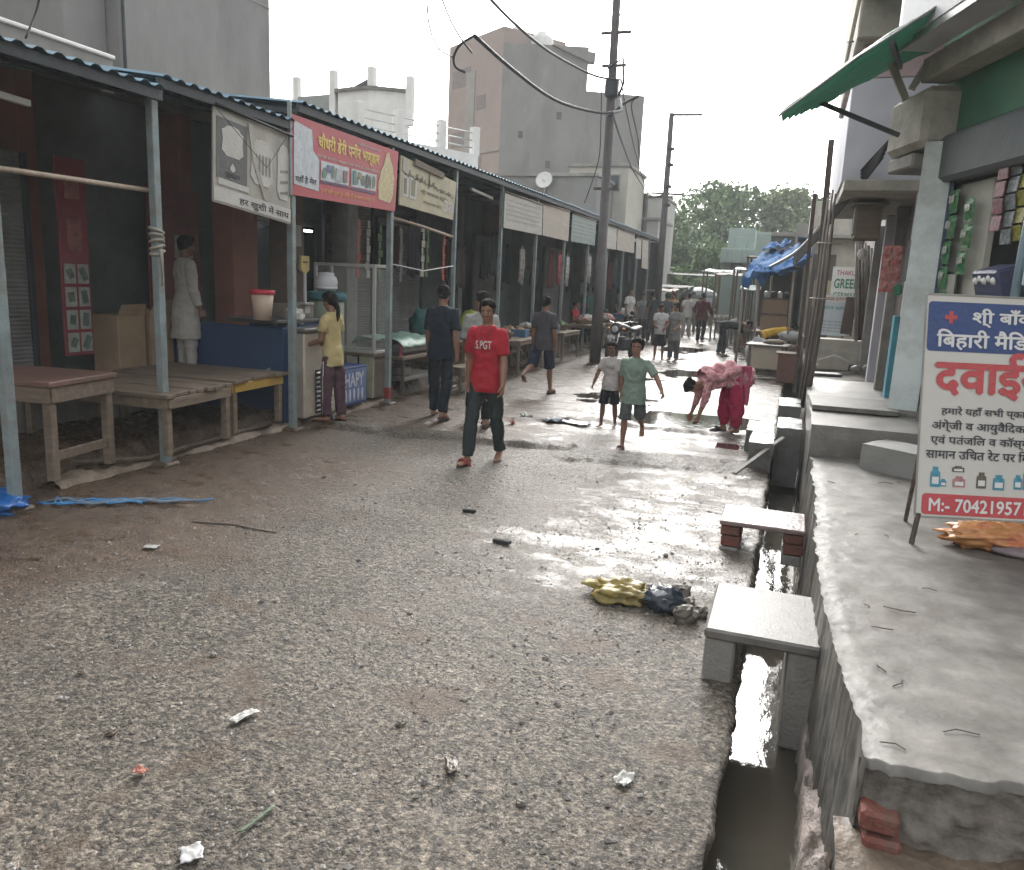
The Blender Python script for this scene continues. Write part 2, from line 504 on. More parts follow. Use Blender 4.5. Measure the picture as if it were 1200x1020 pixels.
# ------------------------------------------------------------------ ground
def sstep(a, b, x):
    t = max(0, min(1, (x - a) / (b - a))); return t * t * (3 - 2 * t)
PUD = [(-1.43, 5.55, .5, .22, .022), (-1.06, 2.4, .22, .09, .03), (-2.1, 2.3, .28, .1, .022), (-.9, 6.3, .7, .5, .022), (-1.0, 7.5, .8, .4, .02), (-1.3, 4.85, .35, .16, .02),
       (-1.2, 11.9, 1.1, .8, .05), (-.7, 10.2, .4, .25, .03), (-2.6, 13.5, 1.2, .7, .03), (-2.2, 3.45, .2, .1, .018), (-1.8, 3.2, .3, .07, .018), (-3.9, 9.4, .5, .3, .02),
       (-2.0, 18, 1.6, 2.2, .03), (-3.2, 25, 1.2, 3, .03), (-4.6, 7.3, .5, .3, .015), (-.6, 5.2, .3, .25, .02), (-3.2, 4.0, .3, .12, .018)]
def seg_d(x, y, a, b):
    p, q = V((a[0], a[1])), V((b[0], b[1])); d = q - p
    t = max(0, min(1, (V((x, y)) - p).dot(d) / d.length_squared))
    return (V((x, y)) - (p + d * t)).length
RIDGE = [(-5.75, 8.6), (-4.33, 8.5), (-3.1, 8.75), (-2.4, 8.95)]
SEAM = [(-3.5, 10.3), (-2.5, 10.95), (-1.86, 10.8), (-.38, 10.75)]
def ledge(x, y):
    e = -5.88 + .14 * fbm(y * 1.1, 3.1) + .05 * fbm(y * 5, 8.2)
    return sstep(e + .04, e - .1, x)
def patch(x, y):
    # the broken gravel patch laid over the road
    n = .12 * fbm(x * 3, y * 3, 5)
    u = (x + 1.25 + n * 2) / 1.05; w = (y - 8.75 - .12 * (x + 1.2) + n) / .36
    return sstep(1.15, .8, max(abs(u), abs(w)))
def height(x, y):
    h = .016 * fbm(x * .55, y * .55, 1.3) + .007 * fbm(x * 2.3, y * 2.3, 4.2) + (.0035 * fbm(x * 11, y * 11, 2.2, 3) if y < 14 else 0)
    for px, py, sx, sy, dd in PUD:
        q = ((x - px) / sx) ** 2 + ((y - py) / sy) ** 2
        if q < 9: h -= dd * math.exp(-q)
    h -= .02 * sstep(-1.6, -.3, x) * sstep(9, 4, y) * .4
    if 8 < y < 9.4 and x < -2.2:
        d = min(seg_d(x, y, RIDGE[i], RIDGE[i + 1]) for i in range(3))
        h += .075 * sstep(.17, .07, d + .03 * fbm(x * 6, y * 6)) * (.8 + .5 * fbm(x * 4, y * 4, 7))
    if 9.8 < y < 11.4:
        d = min(seg_d(x, y, SEAM[i], SEAM[i + 1]) for i in range(3))
        h += .06 * sstep(.14, .04, d + .04 * fbm(x * 5, y * 5, 3)) * (.7 + .6 * fbm(x * 4, y * 4, 9))
    pt = patch(x, y)
    h += pt * (.03 + .022 * fbm(x * 9, y * 9, 6, 3))
    lg = ledge(x, y)
    h += lg * (.19 + .05 * fbm(x * 3, y * 3, 2) + .03 * fbm(x * 10, y * 10, 2))
    return h
xs = []
x = -9.0
while x < -6.2: xs.append(x); x += .09
while x < -.075: xs.append(x); x += .035
xs.append(-.075)
ys = []
y = .9
while y < 62: ys.append(y); y += max(.024, .0042 * y)
vs, cols, fs = [], [], []
def level(y): return -.036 + .012 * sstep(3.0, 6.5, y) + .002 * sstep(7, 12, y)
for yy in ys:
    for i, xx in enumerate(xs):
        ex = xx
        if i == len(xs) - 1: ex = xx + .03 * fbm(yy * 2.3, 1.7) + .018 * fbm(yy * 9, 4.4) - (.09 * sstep(.28, .02, abs(yy - 2.42)))
        h = height(ex, yy)
        if i == len(xs) - 1: h -= .02
        vs.append((ex, yy, h))
        mudf = sstep(-3.2, -4.2, xx + .6 * fbm(xx * .8, yy * .8, 4)) * sstep(8.4, 6.8, yy + .8 * fbm(xx, yy, 2))
        mudf = max(mudf, sstep(-2.2, -3.6, xx + .7 * fbm(xx * .9, yy * .9, 8)) * sstep(8.6, 9.0, yy) * .95)
        mudf = max(mudf, .9 * sstep(-4.6, -5.4, xx + .4 * fbm(xx, yy, 3)))
        mudf = max(mudf, .6 * sstep(.36, .6, fbm(xx * 1.7 + 3, yy * 2.6, 11, 6)))
        if xx < -5.7: mudf = max(mudf, .6)
        pt = patch(xx, yy)
        mudf *= 1 - pt
        near_w = sstep(.016, .001, h - level(yy))
        wetf = max(.95 * near_w, .22 + .25 * fbm(xx * .5, yy * .5, 6), sstep(-3.4, -1.2, xx + .6 * fbm(xx * .7, yy * .7, 9)) * sstep(3.0, 5.4, yy), .95 * sstep(8.0, 10.5, yy) * sstep(-5.6, -4.2, xx), .7 * sstep(11, 16, yy)) * (1 - .9 * pt)
        grav = sstep(-.15, .2, fbm(xx * .45, yy * .45, 14) + .15) * (1 - .6 * wetf)
        dry = pt
        if 9.8 < yy < 11.4 and xx > -4: dry = max(dry, sstep(.17, .05, min(seg_d(xx, yy, SEAM[i2], SEAM[i2 + 1]) for i2 in range(3)) + .05 * fbm(xx * 5, yy * 5, 3)))
        if 8.2 < yy < 9.2 and xx < -2.2: dry = max(dry, .8 * sstep(.17, .06, min(seg_d(xx, yy, RIDGE[i2], RIDGE[i2 + 1]) for i2 in range(3)) + .04 * fbm(xx * 6, yy * 6)))
        wetf = max(wetf, .85 * mudf) * (1 - .8 * dry)
        glare = math.exp(-((xx + 1.0) / 1.0) ** 2 - ((yy - 5.9) / 1.1) ** 2) + math.exp(-((xx + 1.3) / 1.5) ** 2 - ((yy - 11.6) / 2.2) ** 2) + .7 * math.exp(-((xx + 2.2) / 1.6) ** 2 - ((yy - 19) / 6) ** 2)
        cols.append((mudf, max(0, min(1, wetf)) + .32 * glare * (1 - dry), max(grav * (1 - .7 * sstep(-1.6, -.7, xx + .3 * fbm(xx, yy, 21)) * sstep(5.2, 4.2, yy)), pt), dry))
n = len(xs)
for j in range(len(ys) - 1):
    for i in range(n - 1):
        fs.append((j * n + i, j * n + i + 1, (j + 1) * n + i + 1, (j + 1) * n + i))
base = len(vs)
for j, yy in enumerate(ys):      # broken edge going down into the drain
    q = vs[j * n + n - 1]
    vs.append((q[0] - .02 + .02 * fbm(yy * 6, 2), yy, -.12)); vs.append((q[0] - .05, yy, -.5))
    cols += [(.5, .3, .5, .3)] * 2
for j in range(len(ys) - 1):
    a, b2 = j * n + n - 1, (j + 1) * n + n - 1
    c, d = base + 2 * j, base + 2 * j + 2
    fs.append((a, c, d, b2)); fs.append((c, c + 1, d + 1, d))
me = bpy.data.meshes.new('road')
me.from_pydata(vs, [], fs)
me.polygons.foreach_set('use_smooth', [True] * len(fs))
ca = me.attributes.new('ground', 'FLOAT_COLOR', 'POINT')
ca.data.foreach_set('color', [q for c in cols for q in c])
struct(put('road', me, road_mat()), 'wet broken gravel road with mud and puddles down the market street', 'road')

def level(y): return -.036 + .012 * sstep(3.0, 6.5, y) + .002 * sstep(7, 12, y)
b = MB(); ly = [.8, 2, 2.5, 3, 3.5, 4, 4.5, 5, 5.5, 6, 6.5, 8, 10, 12, 30, 62]
b.add([(x, y, level(y)) for y in ly for x in (-9, -.1)], [(2 * i, 2 * i + 1, 2 * i + 3, 2 * i + 2) for i in range(len(ly) - 1)])
struct(b.build('puddle_water', water_mat('puddle_water', (.05, .042, .034), .08, 9, .03)), 'still rain water standing in the hollows of the road', 'puddles')
b = MB(); b.add([(-110, -30, -.62), (110, -30, -.62), (110, 190, -.62), (-110, 190, -.62)], [(0, 1, 2, 3)])
struct(b.build('ground', m_mud), 'brown earth under the whole market street', 'ground')
b = MB(); b.sheet(lambda u, v: V((-60 + 100 * u, 61.5 + 120 * v, .05 * fbm(u * 20, v * 20))), 20, 20)
struct(b.build('far_road', m_conc_wet), 'pale wet ground where the street goes out of sight', 'road')
b = MB(); b.box((8, 40, -.1), (15.3, 44, 1.0), b=.01)
struct(b.build('market_ground', m_mud), 'earth under the shops on the drain side', 'ground')

# loose grit lying on the near road: nobody could count it
rg = random.Random(77)
b = MB()
OCT = [(1, 0, 0), (-1, 0, 0), (0, 1, 0), (0, -1, 0), (0, 0, 1), (0, 0, -1)]
OF = [(0, 2, 4), (2, 1, 4), (1, 3, 4), (3, 0, 4), (2, 0, 5), (1, 2, 5), (3, 1, 5), (0, 3, 5)]
for k in range(9000):
    y = 1.6 + 6.5 * rg.random() ** 1.5; x = rg.uniform(-4.6, -.14)
    if fbm(x * 1.3, y * 1.3, 33) + .25 * rg.random() < -.02: continue
    s_ = rg.uniform(.0035, .0095) * (1 + .8 * (rg.random() < .06))
    a = rg.uniform(0, 6.3); ca, sa = cos(a), sin(a); q = [rg.uniform(.6, 1.25) for _ in OCT]
    z = height(x, y)
    b.add([(x + s_ * (p[0] * ca * 1.3 - p[1] * sa) * q[i], y + s_ * (p[0] * sa * 1.3 + p[1] * ca) * q[i], z + s_ * (.25 + p[2] * .65 * q[i])) for i, p in enumerate(OCT)], OF)
m_grit = leaf_mat('grit_stone', (.06, .055, .05), (.30, .28, .26))
o = b.build('gravel', m_grit); tag(o, 'loose grey grit lying over the near road', 'gravel', None, 'stuff')
# worn kerb of old cement along the stall posts
b = MB()
b.sheet(lambda u, v: V((-5.70 - .30 * u + .05 * fbm(v * 9, 3) + .02 * fbm(v * 40, u * 3), 4.9 + 5.9 * v, max(-.02, .085 * sin(pi * min(1, u * 1.15)) ** .6 * (.75 + .9 * fbm(v * 11, 5) + .4 * fbm(v * 37, u * 4)) - .01))), 8, 240)
struct(b.build('old_kerb', M('worn_tan_cement', (.27, .215, .165), .6, .35, 6, .6, 40, dirt=(.13, .095, .065), dscale=5, damt=.8)), 'worn broken cement kerb along the stall posts', 'kerb')

# open drain
b = MB(); b.sheet(lambda u, v: V((-.2 + .62 * u, 1.0 + 17 * v, -.30)), 2, 2)
struct(b.build('drain_water', water_mat('drain_water', (.065, .057, .045), .07, 12, .03, (1, .5, 1))), 'dark rippled waste water in the open drain', 'drain')
b = MB()
b.sheet(lambda u, v: V((.235 + .17 * u + .02 * fbm(v * 40, u * 2), 1.0 + 3.3 * v, -.15 + .05 * fbm(u * 3, v * 30) - (.16 if u == 0 else 0))), 10, 160)
b.sheet(lambda u, v: V((.245 + .02 * fbm(v * 40, 0), 1.0 + 17 * v, -.6 + .33 * u + .03 * fbm(u * 4, v * 60))), 6, 300)
struct(b.build('drain_ledge', m_pink), 'pinkish cement ledge along the open drain', 'drain')

# raised platform along the shops
def plat_top(x, y):
    return .45 + .012 * fbm(x * .9, y * .9, 3) + .004 * fbm(x * 5, y * 5, 1)
def plat_sheet():
    b = MB()
    Y0, Y1 = 2.6, 7.75
    nv, nu = 420, 90
    def front(x): return Y0 + .05 * fbm(x * 3, 1.1) + .035 * fbm(x * 11, 6.6)
    def left(y): return .27 + .025 * fbm(y * 1.7, 2.2) + .014 * fbm(y * 8, 3.3) + .004 * fbm(y * 22, 5.1) + .09 * sstep(4.3, 2.7, y)
    def fn(u, v):
        y = front(.3 + 3 * u * u) + (Y1 - front(.3 + 3 * u * u)) * v
        x = left(y); X = x + (4.0 - x) * (u ** 2.2)
        z = plat_top(X, y)
        e_ = X - x
        z -= (.007 + .006 * fbm(y * 10, 4)) * sstep(.09, 0, e_) + .003 * fbm(X * 14, y * 14, 3, 3) * sstep(.4, 0, e_)
        if v == 0: z -= .03
        return V((X, y, z))
    b.sheet(fn, nu, nv)
    # side towards the drain
    b.sheet(lambda u, v: V((left(2.6 + 5.15 * v) + .010 * fbm(v * 70, u * 14, 2, 4) * min(1, u * 4) - .035 * u, 2.6 + 5.15 * v, (plat_top(.3, 2.6 + 5.15 * v) - .004) * (1 - u) - .28 * u)), 14, nv)
    return b
struct(plat_sheet().build('platform', M('wet_cement_platform', (.145, .138, .126), .56, .5, 4.5, .12, 45, dirt=(.07, .057, .045), dscale=1.3, damt=.85)), 'raised wet cement walkway in front of the medicine shop', 'platform')
b = MB()
b.sheet(lambda u, v: V((.355 + 3.7 * u, 2.6 + .05 * fbm((.3 + 3.7 * u) * 3, 1.1) + .03 - .09 * v * (1 + .9 * fbm(u * 26, v * 5)) - .02 * fbm(u * 50, v * 10, 2), .425 - .5 * v + .012 * fbm(u * 60, v * 9, 5))), 260, 30)
struct(b.build('platform_end', M('broken_cement_rubble', (.12, .105, .09), .75, .45, 7, .6, 30, dirt=(.2, .19, .175), dscale=11, damt=.7)), 'broken crumbly end of the cement walkway', 'platform')
b = MB()
b.sheet(lambda u, v: V((.30 + 3.7 * u, .9 + 1.75 * v, .03 + .05 * fbm(u * 9, v * 6) + .16 * v * v + .12 * u)), 60, 40)
b.sheet(lambda u, v: V((.3 + .03 * fbm(v * 9, 1), .9 + 1.75 * v, -.3 + .38 * u)), 6, 30)
struct(b.build('mud_bank', m_mud), 'brown mud bank below the broken platform end', 'mud')
for k, z in enumerate((.275, .195, .115, .035)):
    b = MB(); b.box((0, 0, 0), (.115, .2, .07), Matrix.Rotation(.1 * sin(k * 3), 3, 'Z') @ Matrix.Rotation(.05 * cos(k * 5), 3, 'Y'), b=.012)
    o = b.build('brick', m_brick, loc=(.425 + .012 * (k % 2), 2.625 - .013 * k, z))
    tag(o, ['topmost red brick showing in the broken platform corner', 'second red brick down in the broken platform corner', 'third red brick down, muddy, in the broken platform corner', 'lowest red brick, half sunk in mud at the platform corner'][k], 'brick', 'bricks bared at the platform corner')

def block(name, label, cat, x0, x1, y0, y1, z0, z1, mat, jit=.006, kind=True, rz=0, seg=8):
    """a cast block with uneven faces"""
    b = MB()
    bm = bmesh.new(); bmesh.ops.create_cube(bm, size=1.0)
    bmesh.ops.bevel(bm, geom=bm.edges[:], offset=.012, segments=1, affect='EDGES') if False else None
    bmesh.ops.subdivide_edges(bm, edges=bm.edges[:], cuts=seg, use_grid_fill=True)
    sd = (x0 * 3.1, y0 * 1.7, z1)
    for v in bm.verts:
        p = V(((v.co.x + .5) * (x1 - x0), (v.co.y + .5) * (y1 - y0), (v.co.z + .5) * (z1 - z0)))
        e = sum(1 for q in (v.co.x, v.co.y, v.co.z) if abs(abs(q) - .5) < 1e-4)
        k = jit * (1 + .8 * (e - 1))
        p += V((fbm(p.x * 6 + sd[0], p.y * 6, p.z * 6), fbm(p.x * 6, p.y * 6 + sd[1], p.z * 6), fbm(p.x * 6, p.y * 6, p.z * 6 + sd[2]))) * k
        v.co = p
    me = bpy.data.meshes.new(name); bm.to_mesh(me); bm.free()
    o = put(name, me, mat, None, (x0, y0, z0), rz)
    return struct(o, label, cat) if kind else tag(o, label, cat)

block('platform_block', 'higher cement platform past the grey step', 'platform', .25, 1.75, 7.72, 10.4, -.3, .74, m_conc_wet)
b = MB(); b.box((0, 0, 0), (.82, .9, .05), b=.006)
tag(b.build('stone_slab', m_conc_lt, loc=(.66, 9.1, .775), rz=.03), 'flat grey stone slab lying on the higher cement platform', 'slab')
block('platform_block', 'third cement platform block before the ledge wall', 'platform', .26, 2.2, 10.9, 13.2, -.3, .62, m_conc_wet)
block('platform_block', 'far cement platform under the grey ledge wall', 'platform', .26, 2.6, 13.4, 24, -.3, .5, m_conc_wet)
block('shop_step', 'plain grey cement step in front of the blue pillar', 'step', 0, .95, 0, .42, .44, .67, M('smooth_grey_cement', (.235, .235, .225), .6, .15, 3, .2, 40), .004, rz=-.55).location = (.66, 7.35, .44)

def slab_bridge(label, x0, x1, y0, y1, zt, t, m_top, m_leg, brick=False):
    cx, cy = (x0 + x1) / 2, (y0 + y1) / 2
    r = thing('drain_slab', label, 'slab bridge', (cx, cy, 0))
    b = MB(); w, d = x1 - x0, y1 - y0
    def top(u, v):
        return V((-w / 2 + w * u + .006 * fbm(v * 5, 1), -d / 2 + d * v + .008 * fbm(u * 6, 2), zt + .004 * fbm(u * 5, v * 5)))
    b.box((0, 0, zt - t / 2), (w, d, t), b=.012)
    b.build('slab_top', m_top, r)
    for sx, ww in ((-1, .15), (1, .14)):
        b = MB()
        if brick:
            for k in range(3):
                b.box((sx * (w / 2 - .08) + .008 * (k % 2), -d / 2 + .13, zt - t - .045 - .085 * k), (.14, .2, .075), b=.008, mat=0 if k < 2 else 1)
                b.box((sx * (w / 2 - .08) + .008 * (k % 2), d / 2 - .13, zt - t - .045 - .085 * k), (.14, .2, .075), b=.008, mat=1)
            b.build('brick_leg', [m_brick, m_conc], r)
        else:
            hh = zt - t + (.02 if sx < 0 else .30)
            b.box((sx * (w / 2 - ww / 2 - .005), 0, zt - t - hh / 2), (ww, d * .94, hh), b=.012)
            b.build('slab_leg', m_leg, r)
    return r
slab_bridge('wet cement slab on two thick cement legs across the drain, nearest the trash heap', -.26, .29, 3.82, 4.5, .27, .055, m_conc_lt, m_conc)
slab_bridge('brown stone slab on brick legs across the drain, beyond the thick legged slab', -.37, .24, 5.95, 6.45, .22, .035, M('brown_wet_stone', (.22, .17, .155), .25, .3, 3, .3, 30, dirt=(.12, .09, .08)), m_conc, True)
b = MB()
for lab, x0, x1, y0, y1, z1 in (('nearest squat cement block beside the drain, wet white top', -.33, -.08, 8.9, 9.6, .3), ('taller dark cement block against the platform side', -.06, .21, 9.3, 10.1, .42),
                                ('far dark cement block beside the drain past the tall block', -.08, .2, 11.0, 11.9, .44), ('low cement block on the road edge behind the nearest block', -.42, -.1, 10.0, 10.8, .24)):
    o = block('cement_block', lab, 'cement block', x0, x1, y0, y1, -.25, z1, M('dark_wet_block', (.12, .12, .115), .3, .3, 4, .3, 40), .006, False)
    o['group'] = 'cement blocks along the drain'
b = MB(); b.beam((-.42, 8.3, .06), (.02, 9.2, .33), .05, .025)
tag(b.build('plank', m_conc, loc=(0, 0, 0)), 'narrow grey plank leaning on the drain blocks', 'plank')
b = MB(); b.beam((-.05, 5.35, -.24), (.1, 5.05, -.16), .06, .02)
tag(b.build('wood_scrap', m_dark), 'black scrap of wood stuck in the drain water', 'scrap')

# ------------------------------------------------------------------ trees at the end of the street
m_leafA = leaf_mat('tree_leaf', (.085, .16, .065), (.20, .28, .12))  # leaf colours lightened, standing in for part of the distance haze
m_leafB = leaf_mat('tree_leaf_olive', (.13, .18, .08), (.25, .29, .15))
m_leafC = leaf_mat('tree_leaf_dark', (.06, .115, .05), (.15, .22, .095))
m_bark = M('bark', (.09, .07, .055), .9, .3, 6, .6, 20)
def tree(label, x, y, h, w, seed, mat, dens=1.0, base=.12):
    r = random.Random(seed)
    t = thing('tree', label, 'tree', (x, y, 0), group='trees closing the street')
    b = MB()
    b.tube([(0, 0, 0), (.1, 0, h * .2), (.05, .1, h * .42), (-.1, 0, h * .7)], [h * .035, h * .028, h * .02, h * .006], 8)
    cl = []
    for k in range(20):
        a = r.uniform(0, 2 * pi); zz = h * r.uniform(base + .08, .88)
        rad = w * .5 * r.uniform(.25, .95) * (1 - .55 * max(0, (zz / h - .55) / .45))
        cl.append((V((cos(a) * rad, sin(a) * rad, zz)), w * r.uniform(.15, .25)))
        if k < 8: b.tube([(0, 0, h * r.uniform(.2, .45)), (cos(a) * rad * .5, sin(a) * rad * .5, zz * .8), tuple(cl[-1][0])], [h * .012, h * .008, h * .003], 5)
    cl.append((V((0, 0, h * .88)), w * .17)); cl.append((V((w * .1, 0, h * .5)), w * .28))
    b.build('trunk', m_bark, t)
    b = MB()
    for c, rr in cl:
        for k in range(int(430 * dens)):
            d = V((r.gauss(0, 1), r.gauss(0, 1), r.gauss(0, 1))).normalized() * (r.random() ** .45)
            p = c + V((d.x * rr, d.y * rr, d.z * rr * .8))
            p += V((fbm(p.x, p.y, p.z + seed), fbm(p.y, p.z, p.x + seed), 0)) * rr * .6
            s = r.uniform(.15, .32) * (h / 10) ** .3
            q = V((r.gauss(0, 1), r.gauss(0, 1), r.gauss(0, 1) + .6)).normalized()
            u = q.orthogonal().normalized(); w2 = q.cross(u)
            a = r.uniform(0, 2 * pi); u, w2 = u * cos(a) + w2 * sin(a), w2 * cos(a) - u * sin(a)
            b.add([p - u * s, p + w2 * s * .45, p + u * s, p - w2 * s * .45 + q * s * .2], [(0, 1, 2, 3)])
    b.build('crown', mat, t)
for args in (('tall broad tree behind the end of the tin roofed stalls', -10.6, 58, 8.0, 7.5, 1, m_leafA), ('highest rounded tree in the middle of the street end', -6.6, 63, 9.9, 8.5, 2, m_leafA),
             ('pale olive tree behind the mint green house', -2.2, 66, 9.6, 8.0, 3, m_leafB), ('dense low tree in front of the highest tree', -8.6, 54, 5.6, 6.5, 4, m_leafC),
             ('olive tree above the dark shed roof', 1.8, 64, 9.0, 8.0, 5, m_leafB), ('dark tree rising behind the iron rod by the lilac house', 2.6, 44, 7.6, 5.2, 6, m_leafC),
             ('small leafy tree filling the gap left of the mint house', -4.8, 52, 4.6, 5.5, 7, m_leafA), ('thin crowned tree showing at the roof end behind the second pole', -13.8, 66, 8.2, 6.5, 8, m_leafB)):
    tree(*args)

# ------------------------------------------------------------------ buildings behind the stalls
def wall_box(b, x0, x1, y0, y1, z0, z1, bv=.01, mat=0):
    b.box(((x0 + x1) / 2, (y0 + y1) / 2, (z0 + z1) / 2), (x1 - x0, y1 - y0, z1 - z0), b=bv, mat=mat)

r = thing('apartment_block', 'huge plain grey cement building rising over the nearest tin roof', 'building', (-11, 12, 0))
b = MB(); wall_box(b, -5, 0, -.9, 3.15, 0, 14); b.build('wall', m_wall_grey, r)
b = MB(); wall_box(b, -5, -.25, -1.75, -.92, 0, 14); b.build('stair_wall', m_wall_grey, r)
b = MB()
for z in (7.2, 9.8): wall_box(b, .0, .012, -.9, 3.15, z, z + .03)
b.build('floor_line', m_conc, r)
b = MB(); b.tube([(.06, -.86, 3.5), (.06, -.86, 5.6), (.05, -.86, 14)], .03, 6); b.build('drain_pipe', m_tin_dk, r)
r = thing('terrace_parapet', 'low grey cement parapet wall over the nearest shops', 'wall', (-9.6, 7.6, 0))
b = MB(); wall_box(b, -.2, 0, -3.5, 1.95, 3.4, 4.75); b.build('wall', m_wall_grey2, r)
b = MB(); wall_box(b, -.24, .05, -3.5, 1.95, 4.752, 4.80); b.build('coping', m_white, r)
# low shops behind the stalls
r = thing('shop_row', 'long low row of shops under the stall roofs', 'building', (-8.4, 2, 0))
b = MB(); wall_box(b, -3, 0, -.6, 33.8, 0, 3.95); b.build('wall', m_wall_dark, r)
b = MB(); wall_box(b, -3.1, .12, -.6, 33.8, 3.96, 4.1); b.build('roof_slab', m_conc, r)
for k in range(1, 14):
    b = MB(); wall_box(b, .002, .38, k * 2.4 - .16, k * 2.4 + .06, .1, 3.9)
    b.build('pier', [m_wall_dark, m_conc, M('brown_red_plaster', (.20, .085, .06), .8, .2, 3, .2)][k % 3] if k != 3 else MATS['brown_red_plaster'], r)

# white house with a railed terrace
def prism(pts, z0, z1):
    n = len(pts); b = MB()
    b.add([V((x, y, z0)) for x, y in pts] + [V((x, y, z1)) for x, y in pts], [list(range(n))[::-1], list(range(n, 2 * n))] + [[i, (i + 1) % n, n + (i + 1) % n, n + i] for i in range(n)])
    return b
hc, hl, hr = AY(432, 105, 28.4), AY(396, 108, 28.7), AY(480, 108, 29.2)
r = thing('white_house', 'white house with bare roof columns standing up against the sky', 'building', (hc.x, hc.y, 0))
def rel(p): return (p.x - hc.x, p.y - hc.y)
prism([rel(hl), (0, 0), rel(hr), (hr.x * 1.17 - hc.x - .4, 5), (hl.x * 1.17 - hc.x, 5)], 0, hc.z).build('wall', m_white, r, recalc=True)
prism([(rel(hl)[0] - .1, rel(hl)[1] - .1), (0, -.15), (rel(hr)[0] + .12, rel(hr)[1] - .1), (hr.x * 1.17 - hc.x - .3, 5.1), (hl.x * 1.17 - hc.x, 5.1)], hc.z + .003, hc.z + .12).build('roof_slab', m_conc_lt, r, recalc=True)
for px, py in ((391, 83), (436, 79), (481, 90)):
    p = AY(px, py, 28.9 if px != 436 else 28.6)
    b = MB(); b.box((p.x - hc.x, p.y - hc.y, (7.5 + p.z) / 2), (.26, .26, p.z - 7.5), b=.01); b.build('roof_column', m_white, r)
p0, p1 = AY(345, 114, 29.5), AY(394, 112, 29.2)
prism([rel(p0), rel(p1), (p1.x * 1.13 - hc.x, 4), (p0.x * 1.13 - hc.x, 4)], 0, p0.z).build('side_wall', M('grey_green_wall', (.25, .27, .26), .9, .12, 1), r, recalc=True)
p = AY(348, 91, 29.6); b = MB(); b.box((p.x - hc.x, p.y - hc.y, p.z - 1), (.25, .25, 2), b=.01); b.build('roof_column', m_white, r)
b = MB(); b.tube([(rel(hl)[0] + .4, .6, hc.z), (rel(hl)[0] + .4, .6, hc.z + 1.1)], .025, 5); b.tube([(-.9, .6, hc.z + .15), (-.5, .8, hc.z + .45), (-.1, 1.2, hc.z + .15)], .14, 6); b.build('roof_clutter', m_tin_dk, r)
ta, tb = V((-12.0, 20.5, 0)), V((-10.05, 24.6, 0)); td = (tb - ta).normalized(); tn = V((td.y, -td.x, 0))
r = thing('terrace_house', 'cream house with a white railed roof terrace above the tin roof', 'building', ta)
prism([(0, 0), (tb.x - ta.x, tb.y - ta.y), (tb.x - ta.x - tn.x * 4, tb.y - ta.y - tn.y * 4), (-tn.x * 4, -tn.y * 4)], 0, 5.75).build('wall', m_white, r, recalc=True)
L_ = (tb - ta).length
for q, f in enumerate((.02, .32, .68, .985)):
    c = td * (f * L_) - tn * .12
    b = MB(); b.box((c.x, c.y, 6.15), (.24, .24, .85), math.atan2(td.y, td.x), b=.01); b.build('terrace_post', m_white, r)
b = MB()
for z in (5.95, 6.17, 6.4): b.tube([td * .1 - tn * .12 + V((0, 0, z)), td * (L_ - .1) - tn * .12 + V((0, 0, z))], .022, 6)
b.build('railing', m_steel, r)

# tall unfinished block
P0, P1, P2, P3 = AY(527, 58, 43), AY(590, 50, 40), AY(690, 66, 41.5), AY(755, 120, 43)
r = thing('tall_block', 'tall grey rendered block with a faded pink side and tanks on its roof', 'building', (P1.x, P1.y, 0))
def quadwall(a, c, z0, z1, th=.3):
    a, c = V((a.x, a.y, 0)) - V((P1.x, P1.y, 0)), V((c.x, c.y, 0)) - V((P1.x, P1.y, 0))
    d = (c - a).normalized(); nn = V((d.y, -d.x, 0))
    b = MB()
    b.add([a + V((0, 0, z0)), c + V((0, 0, z0)), c + V((0, 0, z1)), a + V((0, 0, z1)), a - nn * 4 + V((0, 0, z0)), c - nn * 4 + V((0, 0, z0)), c - nn * 4 + V((0, 0, z1)), a - nn * 4 + V((0, 0, z1))],
          [(0, 1, 2, 3), (5, 4, 7, 6), (3, 2, 6, 7), (4, 0, 3, 7), (1, 5, 6, 2)])
    return b, a, d, nn
b, a, d, nn = quadwall(P1, P2, 0, P1.z); b.build('wall', m_wall_grey2, r)
b, a2, d2, n2 = quadwall(P2, P3, 0, P3.z + .3); b.build('lower_wall', m_wall_grey2, r)
b, a3, d3, n3 = quadwall(P0, P1, 0, P0.z + .1); b.build('pink_wall', m_pinkwall, r)
L3 = (P1 - P0).length
for f0, f1, z0, z1 in ((.08, .42, 8.9, 9.7), (.08, .42, 12.0, 12.9), (.6, .68, 7.4, 8.2), (.55, .72, 10.6, 11.3), (.12, .2, 6.6, 7.5)):
    b = MB(); b.plate(a3 + d3 * (f0 * L3), d3, (0, 0, 1), [(0, z0), ((f1 - f0) * L3, z0), ((f1 - f0) * L3, z1), (0, z1)], .02, .002)
    b.build('window', M('dim_window', (.2, .17, .16), .6, .2, 3), r)
b = MB(); b.plate(a3, d3, (0, 0, 1), [(0, 8.35), (L3, 8.35), (L3, 8.5), (0, 8.5)], .06, .002); b.plate(a3, d3, (0, 0, 1), [(.36 * L3, 5), (.52 * L3, 5), (.52 * L3, 12.6), (.36 * L3, 12.6)], .05, .002); b.build('floor_band', M('grey_band', (.32, .3, .28), .9, .15, 1), r)
for f, z in ((.52, 7.6), (.62, 10.0), (.2, 9.0)):
    b = MB(); b.plate(a + d * (f * 4.6), d, (0, 0, 1), [(0, z), (.25, z), (.25, z + .35), (0, z + .35)], .02, .003); b.build('wall_hole', M('dark_patch', (.13, .12, .11), .9), r)  # small dark plates set on the grey wall
L1 = (P2 - P1).length
